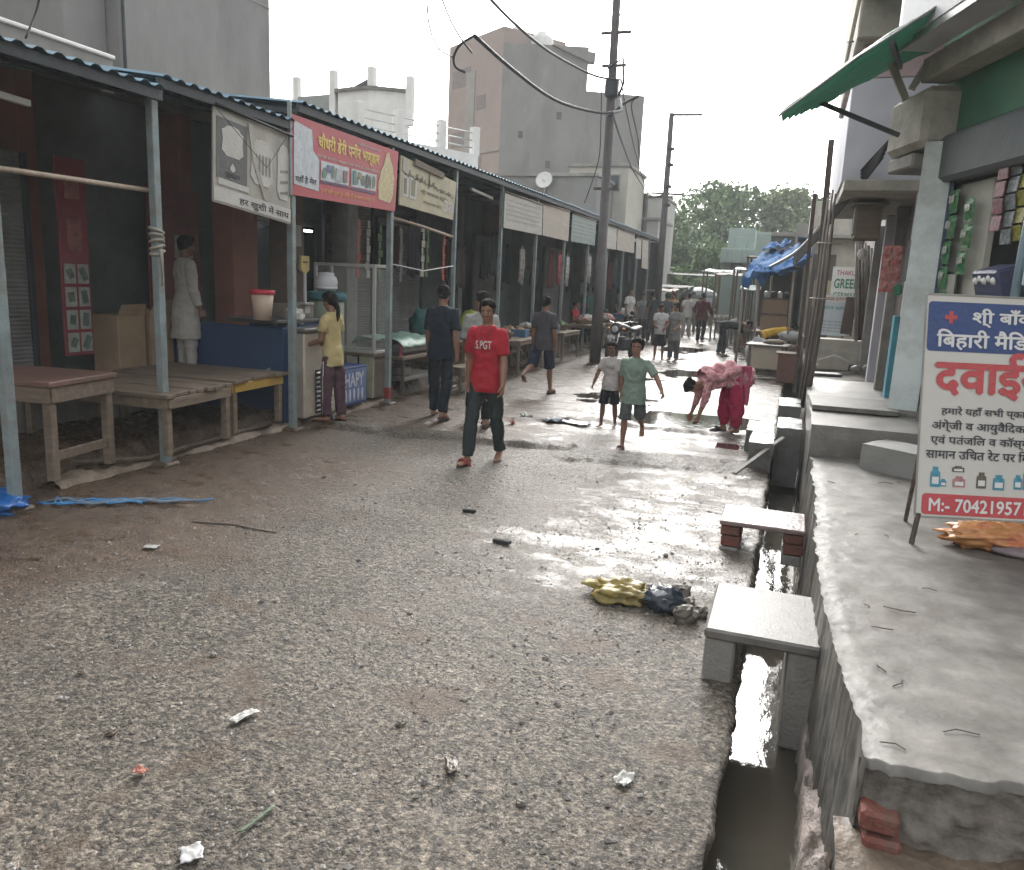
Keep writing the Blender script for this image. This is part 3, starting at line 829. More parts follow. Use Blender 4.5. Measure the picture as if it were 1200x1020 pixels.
b = MB(); b.plate(a + d * (L1 - 1.9), d, (0, 0, 1), [(0, P1.z - .02), (2.2, P1.z - .3), (2.2, P1.z - .75), (1.9, P1.z - .75)], .5, -.3); b.build('roof_edge', m_wall_grey2, r)
for k, f in enumerate((.15, .45)):
    c = a + d * (f * L1) - nn * 1.2
    b = MB(); b.lathe((c.x, c.y, P1.z - .2), [(.55, 0), (.62, .1), (.62, .85 - .15 * k), (.58, .95 - .15 * k), (.25, 1.2 - .15 * k), (.2, 1.28 - .15 * k), (0, 1.3 - .15 * k)], 14)
    tag(b.build('water_tank', m_white, None, (P1.x, P1.y, 0)), ['taller white water tank on the tall grey block roof', 'shorter white water tank on the tall grey block roof'][k], 'water tank', 'water tanks on the tall block')
# smaller houses beside the poles
def house(label, p0, p1, Y, mat, zb=0, dep=4, wins=(), roof=True):
    A, B = AY(*p0, Y), AY(*p1, Y)
    cx = (A.x + B.x) / 2; w = B.x - A.x; h = A.z
    r = thing('house', label, 'building', (cx, Y, 0), group=None)
    b = MB(); wall_box(b, -w / 2, w / 2, 0, dep, zb, h); b.build('wall', mat, r)
    if roof:
        b = MB(); wall_box(b, -w / 2 - .08, w / 2 + .08, -.12, dep + .1, h + .002, h + .14); b.build('roof_slab', m_conc, r)
    for (u, v, ww, hh) in wins:
        f = MB(); f.box((-w / 2 + u * w, -.01, v), (ww, .08, hh), b=.01); fo = f.build('window', m_conc, r)
        g = MB(); g.box((-w / 2 + u * w, -.045, v), (ww * .8, .03, hh * .85), b=.004); g.build('pane', M('dim_glass', (.05, .06, .065), .2, .2), fo)
    return r
house('low cream house with a dark window in front of the tall grey block', (668, 196), (737, 196), 36, M('cream_wall', (.45, .43, .38), .9, .1, 2), wins=((.78, 6.3, .5, .7),))
house('flat roofed grey house under the satellite dish', (560, 207), (700, 215), 33, m_wall_grey2, wins=((.3, 5.0, .6, .7),))
house('small pale grey house by the second pole', (743, 232), (779, 232), 44, M('pale_wall', (.42, .42, .40), .9, .1, 2), wins=((.3, 4.6, .3, .5), (.7, 4.2, .3, .5)))
house('lower whitish house between the two poles', (738, 258), (772, 258), 40, M('pale_wall2', (.36, .36, .35), .9, .1, 2), wins=((.5, 3.9, .4, .5),))
p = AY(640, 215, 33)
r = thing('satellite_dish', 'small white satellite dish on the flat grey roof', 'dish', (p.x, 32.8, p.z - .65))
b = MB(); b.lathe((0, 0, .7), [(0, 0), (.12, .01), (.25, .05), (.36, .13), (.36, .15), (.25, .07), (.0, .02)], 16, R=Matrix.Rotation(RAD(70), 3, 'X')); b.build('reflector', m_white, r)
b = MB(); b.tube([(0, 0, 0), (0, .02, .7)], .03, 6); b.tube([(0, -.02, .7), (0, -.35, .75)], .015, 5); b.build('mast', m_steel, r)
# ------------------------------------------------------------------ stall roofs and posts
def roof(label, y0, y1, xe, ze, xb, rise, pitch=.17):
    r = thing('tin_roof', label, 'roof', (xe, y0, ze), group=None)
    b = MB(); n = int((y1 - y0) / (pitch / 4))
    prof = [0, .028, .028, 0]
    L = xe - xb
    b.sheet(lambda u, v: V((-L * v, (y1 - y0) * u, .05 + rise * v * L + prof[int(round(u * n)) % 4] + .012 * fbm(u * (y1 - y0) * .8, v * 2, y0))), n, 3, smooth=False)
    solid(b.build('tin_sheet', m_tin, r), .004)
    b = MB(); b.beam((-.06, 0, 0), (-.06, y1 - y0, 0), .05, .09); b.build('eave_beam', m_tin_dk, r)
    k = 0
    while k * 2.3 < y1 - y0 - .1:
        yy = min(.1 + k * 2.3, y1 - y0 - .05)
        b = MB(); b.beam((-.09, yy, -.02), (-L, yy, rise * L - .02), .045, .07); b.build('rafter', m_tin_dk, r); k += 1
    for q in (.33, .66):
        b = MB(); b.beam((-L * q, 0, rise * L * q + .022), (-L * q, y1 - y0, rise * L * q + .022), .04, .04); b.build('purlin', m_tin_dk, r)
    return r
roof('nearest blue tin roof over the red brown table', 1.6, 6.0, -5.45, 3.38, -8.5, .14)
roof('second blue tin roof over the torn bottle banner', 6.02, 8.02, -5.5, 3.50, -8.5, .15)
roof('long tin roof running from the red dairy sign to the street end', 8.15, 34.6, -5.5, 3.72, -8.5, .11)

POSTS = [(4.32, 3.36), (6.0, 3.36), (8.1, 3.5), (10.5, 3.68), (12.8, 3.68), (15.05, 3.68), (17.3, 3.68), (19.6, 3.68), (22, 3.68), (24.4, 3.68), (26.8, 3.68), (29.2, 3.68), (31.6, 3.68), (34.3, 3.68)]
plab = ['nearest teal grey post with a blue tarp heaped at its foot', 'teal grey post with rags tied round it beside the wooden platforms', 'teal grey post beside the steel freezer', 'post with a red painted foot between the dairy and cream signs',
        'pale post at the far edge of the worn cream sign', 'post at the near edge of the pale banners', 'post under the two pale banners behind the grey shirted man', 'post at the edge of the greenish banner', 'post just behind the tall street pole',
        'first post beyond the tall street pole', 'second post beyond the tall street pole', 'third post beyond the tall street pole', 'fourth post beyond the tall street pole', 'last post at the far roof end']
for k, (y, z) in enumerate(POSTS):
    r = thing('support_post', plab[k], 'post', (-5.62 + (.10 if k == 0 else 0), y, 0), group='posts of the stall roofs')
    w = .078 if k < 4 else .065
    b = MB(); b.beam((0, 0, -.05), (0.0, 0, z), w, w, b=.006, up=(0, 1, 0)); b.build('shaft', m_post, r)
    if k == 3:
        b = MB(); b.box((0, 0, .17), (w + .006, w + .006, .18)); b.build('painted_foot', M('red_oxide', (.25, .03, .025), .6, .3, 8), r)
    if k == 1:
        b = MB()
        for q in range(5): b.tube([(.06 * cos(a * 1.05), .06 * sin(a * 1.05), 2.02 + q * .05 + .02 * sin(a + q)) for a in range(7)], .016, 5)
        b.tube([(.06, -.02, 2.05), (.09, -.04, 1.9), (.07, -.03, 1.72)], [.02, .014, .006], 5)
        b.build('tied_rag', M('pale_rag', (.3, .28, .24), .9), r)
    b = MB(); b.box((0, 0, -.01), (.2, .2, .1), b=.03); b.build('footing', m_mud, r)
# cross bars and wires between posts
b = MB(); b.tube([(-5.62, 3.2, 2.52), (-5.64, 4.6, 2.56), (-5.66, 6.0, 2.57)], .022, 8)
tag(b.build('bamboo_pole', M('pale_bamboo', (.34, .27, .21), .6, .3, 8)), 'pale bamboo pole tied across the two nearest posts', 'pole')
b = MB(); b.tube([(-5.64, 10.6, 2.72), (-5.64, 11.7, 2.66), (-5.63, 12.75, 2.58)], .025, 8)
tag(b.build('bamboo_pole', M('pale_bamboo', (.3, .27, .23))), 'grey bamboo pole tied under the worn cream sign', 'pole')
b = MB(); b.tube([(-5.6, 10.55, 2.06 - .06 * 0), (-5.6, 11.6, 1.99), (-5.6, 12.75, 2.1)], .008, 5)
tag(b.build('rope', m_white), 'thin white rope strung below the grey bamboo pole', 'rope')
b = MB(); b.tube([(-6.3, 3.3, 2.55), (-6.3, 4.1, 2.3), (-6.3, 4.9, 2.5)], .01, 5); b.tube([(-5.7, 6.1, 2.5), (-6.0, 6.7, 2.35), (-6.2, 7.3, 2.3)], .006, 5)
tag(b.build('wire', m_rubber), 'dark slack wire sagging behind the nearest posts', 'wire')

# ------------------------------------------------------------------ sign boards hanging under the eaves
def sq(px, py, X=-5.56): return AX(px, py, X)
def signboard(name, label, cat, tl, tr, br_, bl, mats, X=-5.56, t=.02, group=None, sag=0.0):
    """board from the four corners the photo gives, seen from the street (left = nearer)"""
    q = [sq(*p, X) for p in (bl, br_, tr, tl)]
    y0 = q[0].y
    z0 = min(p.z for p in q)
    r = thing(name, label, cat, (X, y0, z0), group=group)
    pts = [(p.y - y0, p.z - z0) for p in q]
    b = MB(); b.plate((-t, 0, 0), (0, 1, 0), (0, 0, 1), pts, t, 0); b.build('panel', mats, r)
    return r, pts
UY, UZ = (0, 1, 0), (0, 0, 1)
def bil(pts, u, v):
    # point at (u, v) of the quad bl, br, tr, tl
    a = [pts[0][k] + (pts[1][k] - pts[0][k]) * u for k in (0, 1)]; c = [pts[3][k] + (pts[2][k] - pts[3][k]) * u for k in (0, 1)]
    return (a[0] + (c[0] - a[0]) * v, a[1] + (c[1] - a[1]) * v)
def patchq(b, pts, u0, v0, u1, v1, off, mat=0, t=.002):
    b.plate((0, 0, 0), UY, UZ, [bil(pts, u0, v0), bil(pts, u1, v0), bil(pts, u1, v1), bil(pts, u0, v1)], t, off, mat)
def shape(b, pts, poly, off, mat=0):
    b.plate((0, 0, 0), UY, UZ, [bil(pts, u, v) for u, v in poly], .002, off, mat)
def writeq(b, pts, body, u0, v0, u1, v1, off, mat=0, bold=.02):
    # writing set into a tilted quad
    vs, fs = text_geo(body, bold)
    x0, x1 = min(v.x for v in vs), max(v.x for v in vs); y0, y1 = min(v.y for v in vs), max(v.y for v in vs)
    out = []
    for v in vs:
        q = bil(pts, u0 + (u1 - u0) * (v.x - x0) / (x1 - x0), v0 + (v1 - v0) * (v.y - y0) / (y1 - y0))
        out.append(V((off + v.z * .4, q[0], q[1])))
    b.add(out, fs, mat)

m_flex = M('dirty_cream_flex', (.40, .385, .34), .6, .2, 2.5, .5, 4, dirt=(.24, .22, .19), dscale=2)
m_flexdk = M('faded_charcoal_print', (.115, .115, .115), .6, .25, 4)
m_flexwh = M('faded_white_print', (.5, .49, .46), .6, .12, 4)
m_ink = M('black_print', (.03, .03, .035), .6, .3, 8)
# torn bottle banner
r, q = signboard('banner', 'torn grey cream banner with bottle crests and a white strip of print', 'banner', (250, 122), (341, 160), (340, 263), (250, 236), m_flex)
b = MB(); patchq(b, q, .03, .27, .40, .90, .002, 0); b.build('dark_print', m_flexdk, r)
b = MB()
crest = [(0, .15), (.12, .08), (.2, .0), (.8, 0), (.88, .08), (1, .15), (.95, .5), (1, .8), (.88, .85), (.78, .95), (.5, 1.0), (.22, .95), (.12, .85), (0, .8), (.05, .5)]
for u0, v0, w, h in ((.09, .52, .26, .33), (.44, .33, .30, .5), (.80, .25, .18, .62)):
    shape(b, q, [(u0 + w * x, v0 + h * z) for x, z in crest], .005)
drop = [(.22, .46), (.19, .41), (.19, .385), (.22, .365), (.25, .385), (.25, .41)]
shape(b, q, drop, .005)
b.build('crest_print', m_flexwh, r)
b = MB(); patchq(b, q, .0, .02, 1.0, .17, .005, 0); shape(b, q, [(.05, .20), (.42, .20), (.42, .26), (.05, .27)], .006); b.build('white_strip', m_flexwh, r)
b = MB(); writeq(b, q, 'हर ख़ुशी में साथ', .30, .03, .97, .14, .010); writeq(b, q, 'शुद्ध', .13, .30, .31, .35, .008)
b.build('lettering', m_ink, r)
b = MB()
for k in range(5): patchq(b, q, .50 + k * .045, .45, .52 + k * .045, .66, .009)
for k in range(3): shape(b, q, [(.84, .3 + k * .12), (.95, .33 + k * .12), (.95, .36 + k * .12), (.84, .33 + k * .12)], .009)
b.build('crest_lines', M('khaki_print', (.25, .235, .2), .7), r)
b = MB(); shape(b, q, [(.40, .95), (.47, .55), (.62, .18), (.66, .18), (.52, .56), (.45, .96)], .011); b.build('torn_fold', m_flex, r)
b = MB(); b.tube([(.03, q[3][0], q[3][1]), (.03, q[2][0] + .0, q[2][1])], .015, 6); b.tube([(.04, .02, q[3][1] * .97), (.05, .8, .55), (.03, 1.3, 1.05)], .004, 4); b.build('cord', m_rubber, r)

# dairy sign
m_red = M('faded_red_print', (.45, .075, .09), .5, .12, 1.5, .3, 4, dirt=(.36, .09, .11), dscale=1)
m_yel = M('yellow_print', (.68, .50, .12), .5, .1)
m_blue = M('pale_photo_print', (.50, .54, .58), .5, .2, 9)
r, q = signboard('dairy_sign', 'red dairy shop sign with yellow Hindi lettering and food pictures', 'shop sign', (341, 133), (467, 178), (463, 248), (341, 228), m_red)
b = MB(); shape(b, q, [(.02, .93), (.16, .88), (.17, .62), (.22, .52), (.22, .1), (.02, .14)], .003); b.build('pale_strip', m_blue, r)
b = MB(); writeq(b, q, 'यहाँ है मेल', .03, .16, .2, .27, .007, 0, .03); b.build('strip_lettering', m_ink, r)
b = MB(); writeq(b, q, 'चौधरी डेरी पनीर भण्डार', .21, .62, .79, .89, .005, 0, .045); b.build('title_lettering', m_yel, r)
b = MB(); writeq(b, q, 'दूध दही घी पनीर मक्खन छाछ खोया हर समय मिलता है', .2, .545, .80, .60, .005, 0, .02); writeq(b, q, 'प्ोपाइटर', .56, .88, .80, .93, .005); b.build('small_lettering', m_flexwh, r)
b = MB()
for u0, u1 in ((.235, .485), (.51, .765)): patchq(b, q, u0, .26, u1, .52, .004)
b.build('photo_panel', m_blue, r)
b = MB()
for u0, w, h in ((.25, .04, .14), (.32, .035, .2), (.55, .03, .12), (.60, .05, .16), (.68, .02, .18), (.72, .035, .2)):
    shape(b, q, [(u0 + w * (.5 + .5 * cos(a * pi / 5)), .30 + h * (.5 + .5 * sin(a * pi / 5))) for a in range(10)], .008)
b.build('photo_goods', M('green_grey_print', (.16, .2, .17), .6, .3, 20), r)
for k, (u0, v0, w, h, cc) in enumerate(((.245, .29, .03, .1, (.1, .25, .15)), (.285, .38, .03, .1, (.1, .12, .3)), (.365, .29, .05, .18, (.4, .42, .45)), (.43, .3, .04, .16, (.2, .12, .1)), (.525, .3, .03, .2, (.08, .2, .18)), (.575, .4, .03, .09, (.3, .25, .12)), (.655, .29, .02, .2, (.1, .1, .12)), (.70, .29, .015, .2, (.4, .38, .3)))):
    b = MB(); patchq(b, q, u0, v0, u0 + w, v0 + h, .011 + .0006 * k); b.build('photo_goods', M('dairy_goods_%d' % k, cc, .5, .5, 40), r)
b = MB(); patchq(b, q, .235, .225, .485, .25, .006); patchq(b, q, .51, .215, .765, .24, .006); b.build('caption_bar', M('navy_print', (.06, .06, .16), .5), r)
b = MB(); writeq(b, q, 'हमारे यहाँ शुद्ध दूध पनीर घी हर समय उपलब्ध है', .24, .07, .75, .16, .005, 0, .02); b.build('bottom_lettering', M('orange_print', (.75, .33, .12), .5), r)
b = MB(); shape(b, q, [(.80, .15), (.79, .4), (.81, .6), (.84, .72), (.86, .9), (.89, .94), (.915, .8), (.94, .72), (.965, .5), (.96, .25), (.93, .12)], .004); b.build('cream_arch', M('gold_cream_print', (.52, .44, .24), .5, .35, 22), r)
b = MB(); b.beam((0.01, -.03, -.02), (.01, -.03, 1.0), .04, .04); b.build('frame_bar', m_post, r)
# worn cream sign
m_cream = M('yellowed_cream_flex', (.46, .42, .29), .6, .15, 2, .4, 5, dirt=(.26, .23, .16), dscale=2.5)
r, q = signboard('shop_sign', 'worn yellowed cream sign with peeling brown lettering', 'shop sign', (470, 182), (535, 214), (531, 258), (468, 240), m_cream)
b = MB(); rr = random.Random(4)
for k in range(34):
    u = .05 + .9 * k / 34; v = .62 - .1 * u + .06 * rr.random(); b_h = rr.uniform(.03, .16)
    shape(b, q, [(u, v), (u + .028, v + .01), (u + .02, v + b_h), (u + .008, v + b_h * .8)], .004)
patchq(b, q, .47, .55, .49, .96, .004); writeq(b, q, 'श्ी जनरल स्टोर', .34, .36, .86, .5, .004); writeq(b, q, 'सभी प्कार का सामान मिलता है', .4, .16, .74, .26, .004)
b.build('lettering', M('brown_faded_ink', (.13, .115, .07), .7), r)
for u0, u1, v1 in ((.03, .13, .64), (.155, .27, .68)):
    b = MB(); patchq(b, q, u0, .2, u1, v1, .004); b.build('pale_print', m_flexwh, r)
b = MB(); writeq(b, q, '38', .78, .14, .98, .44, .005, 0, .05); b.build('number', m_flexwh, r)
b = MB(); patchq(b, q, .055, .26, .1, .58, .008); patchq(b, q, .18, .26, .24, .6, .008); b.build('inner_print', M('olive_print', (.22, .22, .15), .7), r)
b = MB(); shape(b, q, [(.02, .72), (.1, .66), (.1, .97), (.03, 1.0)], .008); b.build('peeled_patch', m_flex, r)
b = MB(); patchq(b, q, .2, .92, .72, 1.06, .012, t=.02); b.build('top_batten', m_wood, r)
# pale banners further on
m_pal = [M('washed_pale_banner', (.44, .43, .39), .7, .14, 2.5, .15, 12, dirt=(.32, .3, .27), dscale=3, stretch=(1, .4, 3)), M('washed_beige_banner', (.43, .38, .33), .7, .14, 2.5, .15, 12, dirt=(.33, .29, .25), dscale=3, stretch=(1, .4, 3)),
         M('washed_green_banner', (.22, .28, .265), .7, .2, 3, .15, 12, dirt=(.14, .18, .17), dscale=4, stretch=(1, .4, 3))]
BN = [('first wide pale blank banner past the worn cream sign', (592, 225), (636, 240), (635, 276), (590, 267), 0), ('second pale blank banner, beige, beside the greenish one', (637, 239), (668, 248), (666, 283), (636, 276), 1),
      ('greenish faded banner with washed out lines', (671, 250), (699, 259), (697, 288), (669, 283), 2), ('pale banner just past the tall street pole', (711, 264), (723, 268), (722, 293), (710, 291), 0),
      ('beige banner past the tall street pole, second from it', (724, 268), (744, 275), (743, 297), (723, 293), 1), ('small pale banner near the far roof end', (746, 278), (752, 280), (751, 304), (745, 303), 0), ('last long pale banner at the far roof end', (753, 280), (760, 282), (759, 316), (752, 314), 1)]
for lab, tl, tr, br_, bl, k in BN:
    r, q = signboard('banner', lab, 'banner', tl, tr, br_, bl, m_pal[k], group='pale banners under the long roof', t=.012)
    if k != 1 and tl[0] < 700:
        b = MB()
        for z in (.25, .4, .52, .66, .8): patchq(b, q, .05, z, .93, z + .035, .003)
        b.build('washed_lines', M('washed_line', (.36, .35, .33) if k == 0 else (.34, .42, .4), .7, .2, 8), r)
    b = MB(); b.tube([(.01, q[3][0], q[3][1]), (.01, q[2][0], q[2][1])], .018, 6); b.build('top_rail', m_wood, r)
r = thing('darkening_sheet', 'dark sheet added to darken the far end of the stall row', 'cloth', (-7.1, 34.4, 0))
b = MB(); b.sheet(lambda u, v: V((-1.3 + 2.75 * u, .08 * sin(u * 30) * (1 - .5 * v), 3.7 * v)), 50, 8); solid(b.build('cloth', M('end_darkening_sheet', (.05, .052, .055), .9, .5, 2), r), .02)  # sheet added to make the open end under the roof dark
# short white tube lamp fittings under the roof (unlit)
for lab, p in (('pale tube fitting under the nearest roof', (-5.9, 3.9, 3.18)), ('pale batten under the long roof beside the worn cream sign', (-5.8, 13.9, 3.5))):
    b = MB(); b.beam((p[0], p[1], p[2]), (p[0], p[1] + 1.1, p[2] - .06), .05, .05)
    tag(b.build('tube_fitting', m_flexwh), lab, 'light fitting')

# ------------------------------------------------------------------ shop fronts under the roofs
def shutter(name, label, y0, y1, z0, z1, X, mat, parent=None):
    r = thing(name, label, 'shutter', (X, y0, z0), group=None)
    b = MB(); n = int((z1 - z0) / .045)
    b.sheet(lambda u, v: V((.012 * (int(round(v * n * 2)) % 2), (y1 - y0) * u, (z1 - z0) * v)), 1, n * 2, smooth=False)
    solid(b.build('curtain', mat, r), .004)
    for s in (0, 1):
        b = MB(); b.beam((.02, (y1 - y0) * s, -.02), (.02, (y1 - y0) * s, z1 - z0), .06, .06); b.build('guide_rail', m_tin_dk, r)
    b = MB(); b.beam((.03, 0, .04), (.03, y1 - y0, .04), .05, .07); b.build('bottom_bar', m_tin_dk, r)
    return r
shutter('roller_shutter', 'grey roller shutter behind the nearest post', 4.6, 6.55, .6, 3.0, -7.9, m_shut)
shutter('roller_shutter', 'dull brown roller shutter beside the glass display cabinet', 11.7, 13.3, .3, 3.1, -7.5, m_shut2)
shutter('roller_shutter', 'half dark roller shutter behind the hanging clothes', 14.2, 16.2, .3, 3.0, -7.9, m_shut)
shutter('roller_shutter', 'grey roller shutter behind the vegetable tables', 19.2, 21.2, .3, 3.0, -7.9, m_shut2)
shutter('roller_shutter', 'far grey roller shutter past the tall street pole', 25.2, 27.2, .3, 3.0, -7.9, m_shut)
# maroon picture board
m_maroon = M('maroon_board', (.19, .035, .045), .6, .2, 3)
a, c = AX(62, 182, -7.55), AX(110, 415, -7.55)
r = thing('poster_board', 'tall maroon board with rows of product pictures', 'poster board', (-7.55, a.y, c.z))
w, h = c.y - a.y - .0, a.z - c.z
b = MB(); b.box((0, w / 2, h / 2), (.03, w, h), b=.005); b.build('panel', m_maroon, r)
for k in range(4):
    for s in (0, 1):
        b = MB(); b.box((.02, w * (.27 + .46 * s), h * (.07 + .118 * k)), (.012, w * .38, h * .1), b=.002)
        b.box((.028, w * (.27 + .46 * s), h * (.07 + .118 * k)), (.01, w * .2, h * (.05 + .02 * s)), Matrix.Rotation(.3 * (k - 1.5), 3, 'X'), b=.02, mat=1)
        b.build('picture', [M('grey_picture', (.28, .29, .27), .6, .3, 8), M('dark_green_picture', (.09, .12, .10), .6, .5, 15)], r)
for zz, hh_ in ((.62, .16), (.85, .10)):
    b = MB(); b.box((.02, w * .5, h * zz), (.01, w * .5, h * hh_), b=.05); b.build('faded_figure', M('dusky_print', (.24, .09, .08), .6, .5, 9), r)
# poster panel behind the man in white
r = thing('poster_board', 'red brown wall panel with small pictures behind the man in white', 'poster board', (-7.95, 8.35, .5))
b = MB(); b.box((0, .45, 1.2), (.03, .95, 2.4), b=.004); b.build('panel', M('dull_red_panel', (.17, .05, .045), .6, .25, 3), r)
for k in range(4):
    b = MB(); b.box((.02, .6, .45 + .4 * k), (.012, .34, .3), b=.004); b.build('picture', MATS['grey_picture'], r)
# brown red pillar
r = thing('shop_pillar', 'brown red plastered pillar beside the blue counter', 'pillar', (-7.1, 8.98, .1))
b = MB(); b.box((0, 0, 1.6), (.32, .5, 3.2), b=.01); b.build('shaft', M('brown_red_plaster', (.23, .10, .07), .8, .2, 3, .2), r)
b = MB(); b.box((0, 0, .15), (.36, .54, .3), b=.01); b.build('plinth', m_conc, r)
# cardboard cartons in the dark doorway
m_card = M('cardboard', (.30, .215, .14), .8, .2, 4, .15, 20)
for k, (x, y, z, s, lab) in enumerate(((-7.7, 7.55, .55, (.4, .42, .75), 'tall brown carton standing in the dark doorway'), (-7.65, 8.0, .55, (.4, .36, .8), 'narrow brown carton beside the tall one in the doorway'), (-7.75, 7.6, .3, (.5, .9, .25), 'low flat carton under the two brown cartons'))):
    r = thing('carton', lab, 'box', (x, y, z))
    b = MB(); b.box((0, 0, s[2] / 2), s, b=.008); b.build('box_body', m_card, r)
    if k < 2:
        b = MB(); b.plate((s[0] / 2, -s[1] / 2, s[2]), (0, 1, 0), (.3, 0, 1), [(0, 0), (s[1], 0), (s[1] * .95, .14), (.03, .13)], .004, 0); b.build('flap', m_card, r)
# floor ledge inside the shops
b = MB(); wall_box(b, -8.4, -7.2, 4.4, 13.6, -.1, .5); struct(b.build('shop_floor', m_conc), 'raised cement floor inside the nearest shops', 'floor')

# ------------------------------------------------------------------ furniture under the first roofs
def table(label, c, L, W, H, m_top, m_leg, rz=0.0, th=.04, legs=.06, planks=0, apron=.1, stretch=False, name='wooden_table', group=None, apron_mat=None, cat='table'):
    r = thing(name, label, cat, c, rz, group)
    b = MB()
    if planks:
        for k in range(planks):
            yw = W / planks
            b.box((rnd.uniform(-.02, .02), -W / 2 + yw * (k + .5), H - th / 2 + rnd.uniform(-.006, .006)), (L + rnd.uniform(-.04, .05), yw * .95, th), b=.005)
    else: b.box((0, 0, H - th / 2), (L, W, th), b=.006)
    b.build('tabletop', m_top, r)
    for sx in (-1, 1):
        for sy in (-1, 1):
            b = MB(); b.box((sx * (L / 2 - legs), sy * (W / 2 - legs), (H - th) / 2 - .001), (legs, legs, H - th - .002), b=.006); b.build('leg', m_leg, r)
    if apron:
        for sy in (-1, 1):
            b = MB(); b.box((0, sy * (W / 2 - legs * .4), H - th - apron / 2 - .003), (L - .06, .022, apron), b=.003); b.build('apron', apron_mat or m_leg, r)
        for sx in (-1, 1):
            b = MB(); b.box((sx * (L / 2 - legs * .4), 0, H - th - apron / 2 - .003), (.022, W - .1, apron), b=.003); b.build('apron', apron_mat or m_leg, r)
    if stretch:
        b = MB(); b.box((L / 2 - legs, 0, .2), (.03, W - legs, .08), b=.004); b.build('stretcher', m_leg, r)
    return r
table('red brown wooden table with a low stretcher beside the nearest post', (-6.28, 5.02, .12), 1.35, .82, .83, m_redwood, m_wood, RAD(8), stretch=True, legs=.075, apron=.13, th=.045)
table('wide plank platform of weathered boards behind the red brown table', (-6.35, 6.32, .12), 1.75, 1.05, .6, m_wood, m_woodx, RAD(4), planks=9, legs=.07, name='plank_platform', cat='platform table')
table('plank platform with a yellow front board against the blue counter', (-6.45, 7.5, .12), 1.6, 1.02, .6, m_wood, m_woodx, RAD(3), planks=8, legs=.07, name='plank_platform', apron_mat=M('yellow_board', (.42, .27, .06), .6, .25, 5), cat='platform table')
# blue counter
m_bluep = M('worn_blue_paint', (.018, .05, .13), .55, .25, 2, .15, 20, dirt=(.03, .04, .05), dscale=2)
r = thing('blue_counter', 'dark blue painted counter behind the plank platforms', 'counter', (-5.8, 8.2, .02))
b = MB(); b.box((-.98, .05, .6), (1.9, .08, 1.2), b=.006); b.build('side_panel', m_bluep, r)
b = MB(); b.box((-.32, .5, .63), (.55, .8, 1.22), b=.006); b.build('front_cabinet', m_bluep, r)
b = MB(); b.box((-.4, .42, 1.27), (.75, 1.05, .05), b=.01); b.build('counter_top', M('dark_top', (.06, .06, .06), .5, .3, 6), r)
b = MB(); b.plate((-.32, .006, .55), (1, 0, 0), (0, 0, 1), [(0, 0), (.06, .03), (.1, -.02), (.14, .06), (.1, .16), (.03, .12)], .002, .001); b.build('scratched_paint', M('pale_scratch', (.2, .24, .3), .7, .4, 30), r)
# steel freezer
r = thing('freezer', 'dented steel fronted freezer with a slatted grille', 'freezer', (-5.62, 8.42, .06))
m_frz = M('dented_steel', (.58, .53, .45), .25, .12, 2.5, .6, 4, metal=.35, dirt=(.25, .22, .18), dscale=2)
b = MB(); b.box((-.35, .36, .56), (.6, .72, 1.08), b=.02); b.build('freezer_body', m_frz, r)
b = MB(); b.box((-.34, .36, 1.13), (.64, .78, .05), b=.015); b.build('lid', m_conc_lt, r)
b = MB(); b.box((-.044, .42, .34), (.02, .36, .56), b=.004); b.build('grille_back', m_dark, r)
b = MB()
for k in range(9): b.box((-.03, .42, .1 + k * .06), (.02, .36, .024), Matrix.Rotation(.5, 3, 'Y'), b=.003)
b.build('grille', m_steel, r)
for s in (0, 1):
    b = MB(); b.box((-.1, .08 + .56 * s, -.02), (.06, .06, .07)); b.build('foot', m_dark, r)
# steel box and bag on the freezer
b = MB(); b.box((0, 0, .1), (.35, .5, .2), b=.01); b.box((.16, .1, .13), (.04, .12, .1), b=.004, mat=1)
tag(b.build('steel_box', [M('brown_steel', (.22, .19, .16), .5, .3, 4, .2), m_flexwh], None, (-6.25, 9.0, 1.28)), 'brown steel cash box on the counter behind the girl', 'box')
b = MB(); b.ell((0, 0, .09), (.12, .15, .11), seg=24, rings=16, disp=lambda d: 1 + .4 * fbm(d.x * 3, d.y * 3, d.z * 3))
tag(b.build('plastic_bag', m_flexwh, None, (-5.95, 8.62, 1.24)), 'white plastic bag slumped on the freezer behind the post', 'bag')
# bucket
r = thing('bucket', 'cream bucket with a red rim on the blue counter', 'bucket', (-5.98, 8.02, 1.315))
m_bk = M('cream_plastic', (.52, .40, .32), .45, .1)
b = MB(); b.lathe((0, 0, 0), [(0, 0), (.1, 0), (.135, .32), (.125, .32), (.095, .015), (0, .015)], 20); b.build('pail', m_bk, r)
b = MB(); b.lathe((0, 0, .3), [(.135, 0), (.15, .01), (.15, .05), (.128, .055), (.128, .03)], 20); b.build('rim', M('red_plastic', (.5, .03, .06), .4, .1), r)
# balance scale
r = thing('balance_scale', 'yellow faced balance scale with a thin post on the counter', 'scale', (-6.1, 9.05, 1.48))
b = MB(); b.plate((.0, -.09, .38), (0, 1, 0), (0, 0, 1), [(0, .06), (.09, 0), (.18, .06), (.18, .24), (0, .24)], .03, 0); b.build('dial', M('dull_yellow', (.42, .33, .12), .5, .2, 5), r)
b = MB(); b.box((.02, 0, .2), (.03, .05, .4)); b.box((0, 0, .01), (.2, .2, .03)); b.build('stand', m_steel, r)
b = MB(); b.tube([(.03, -.15, .6), (.03, -.2, .45), (.03, -.12, .4)], .01, 5); b.box((.033, 0, .54), (.01, .1, .02)); b.build('arm', m_rubber, r)
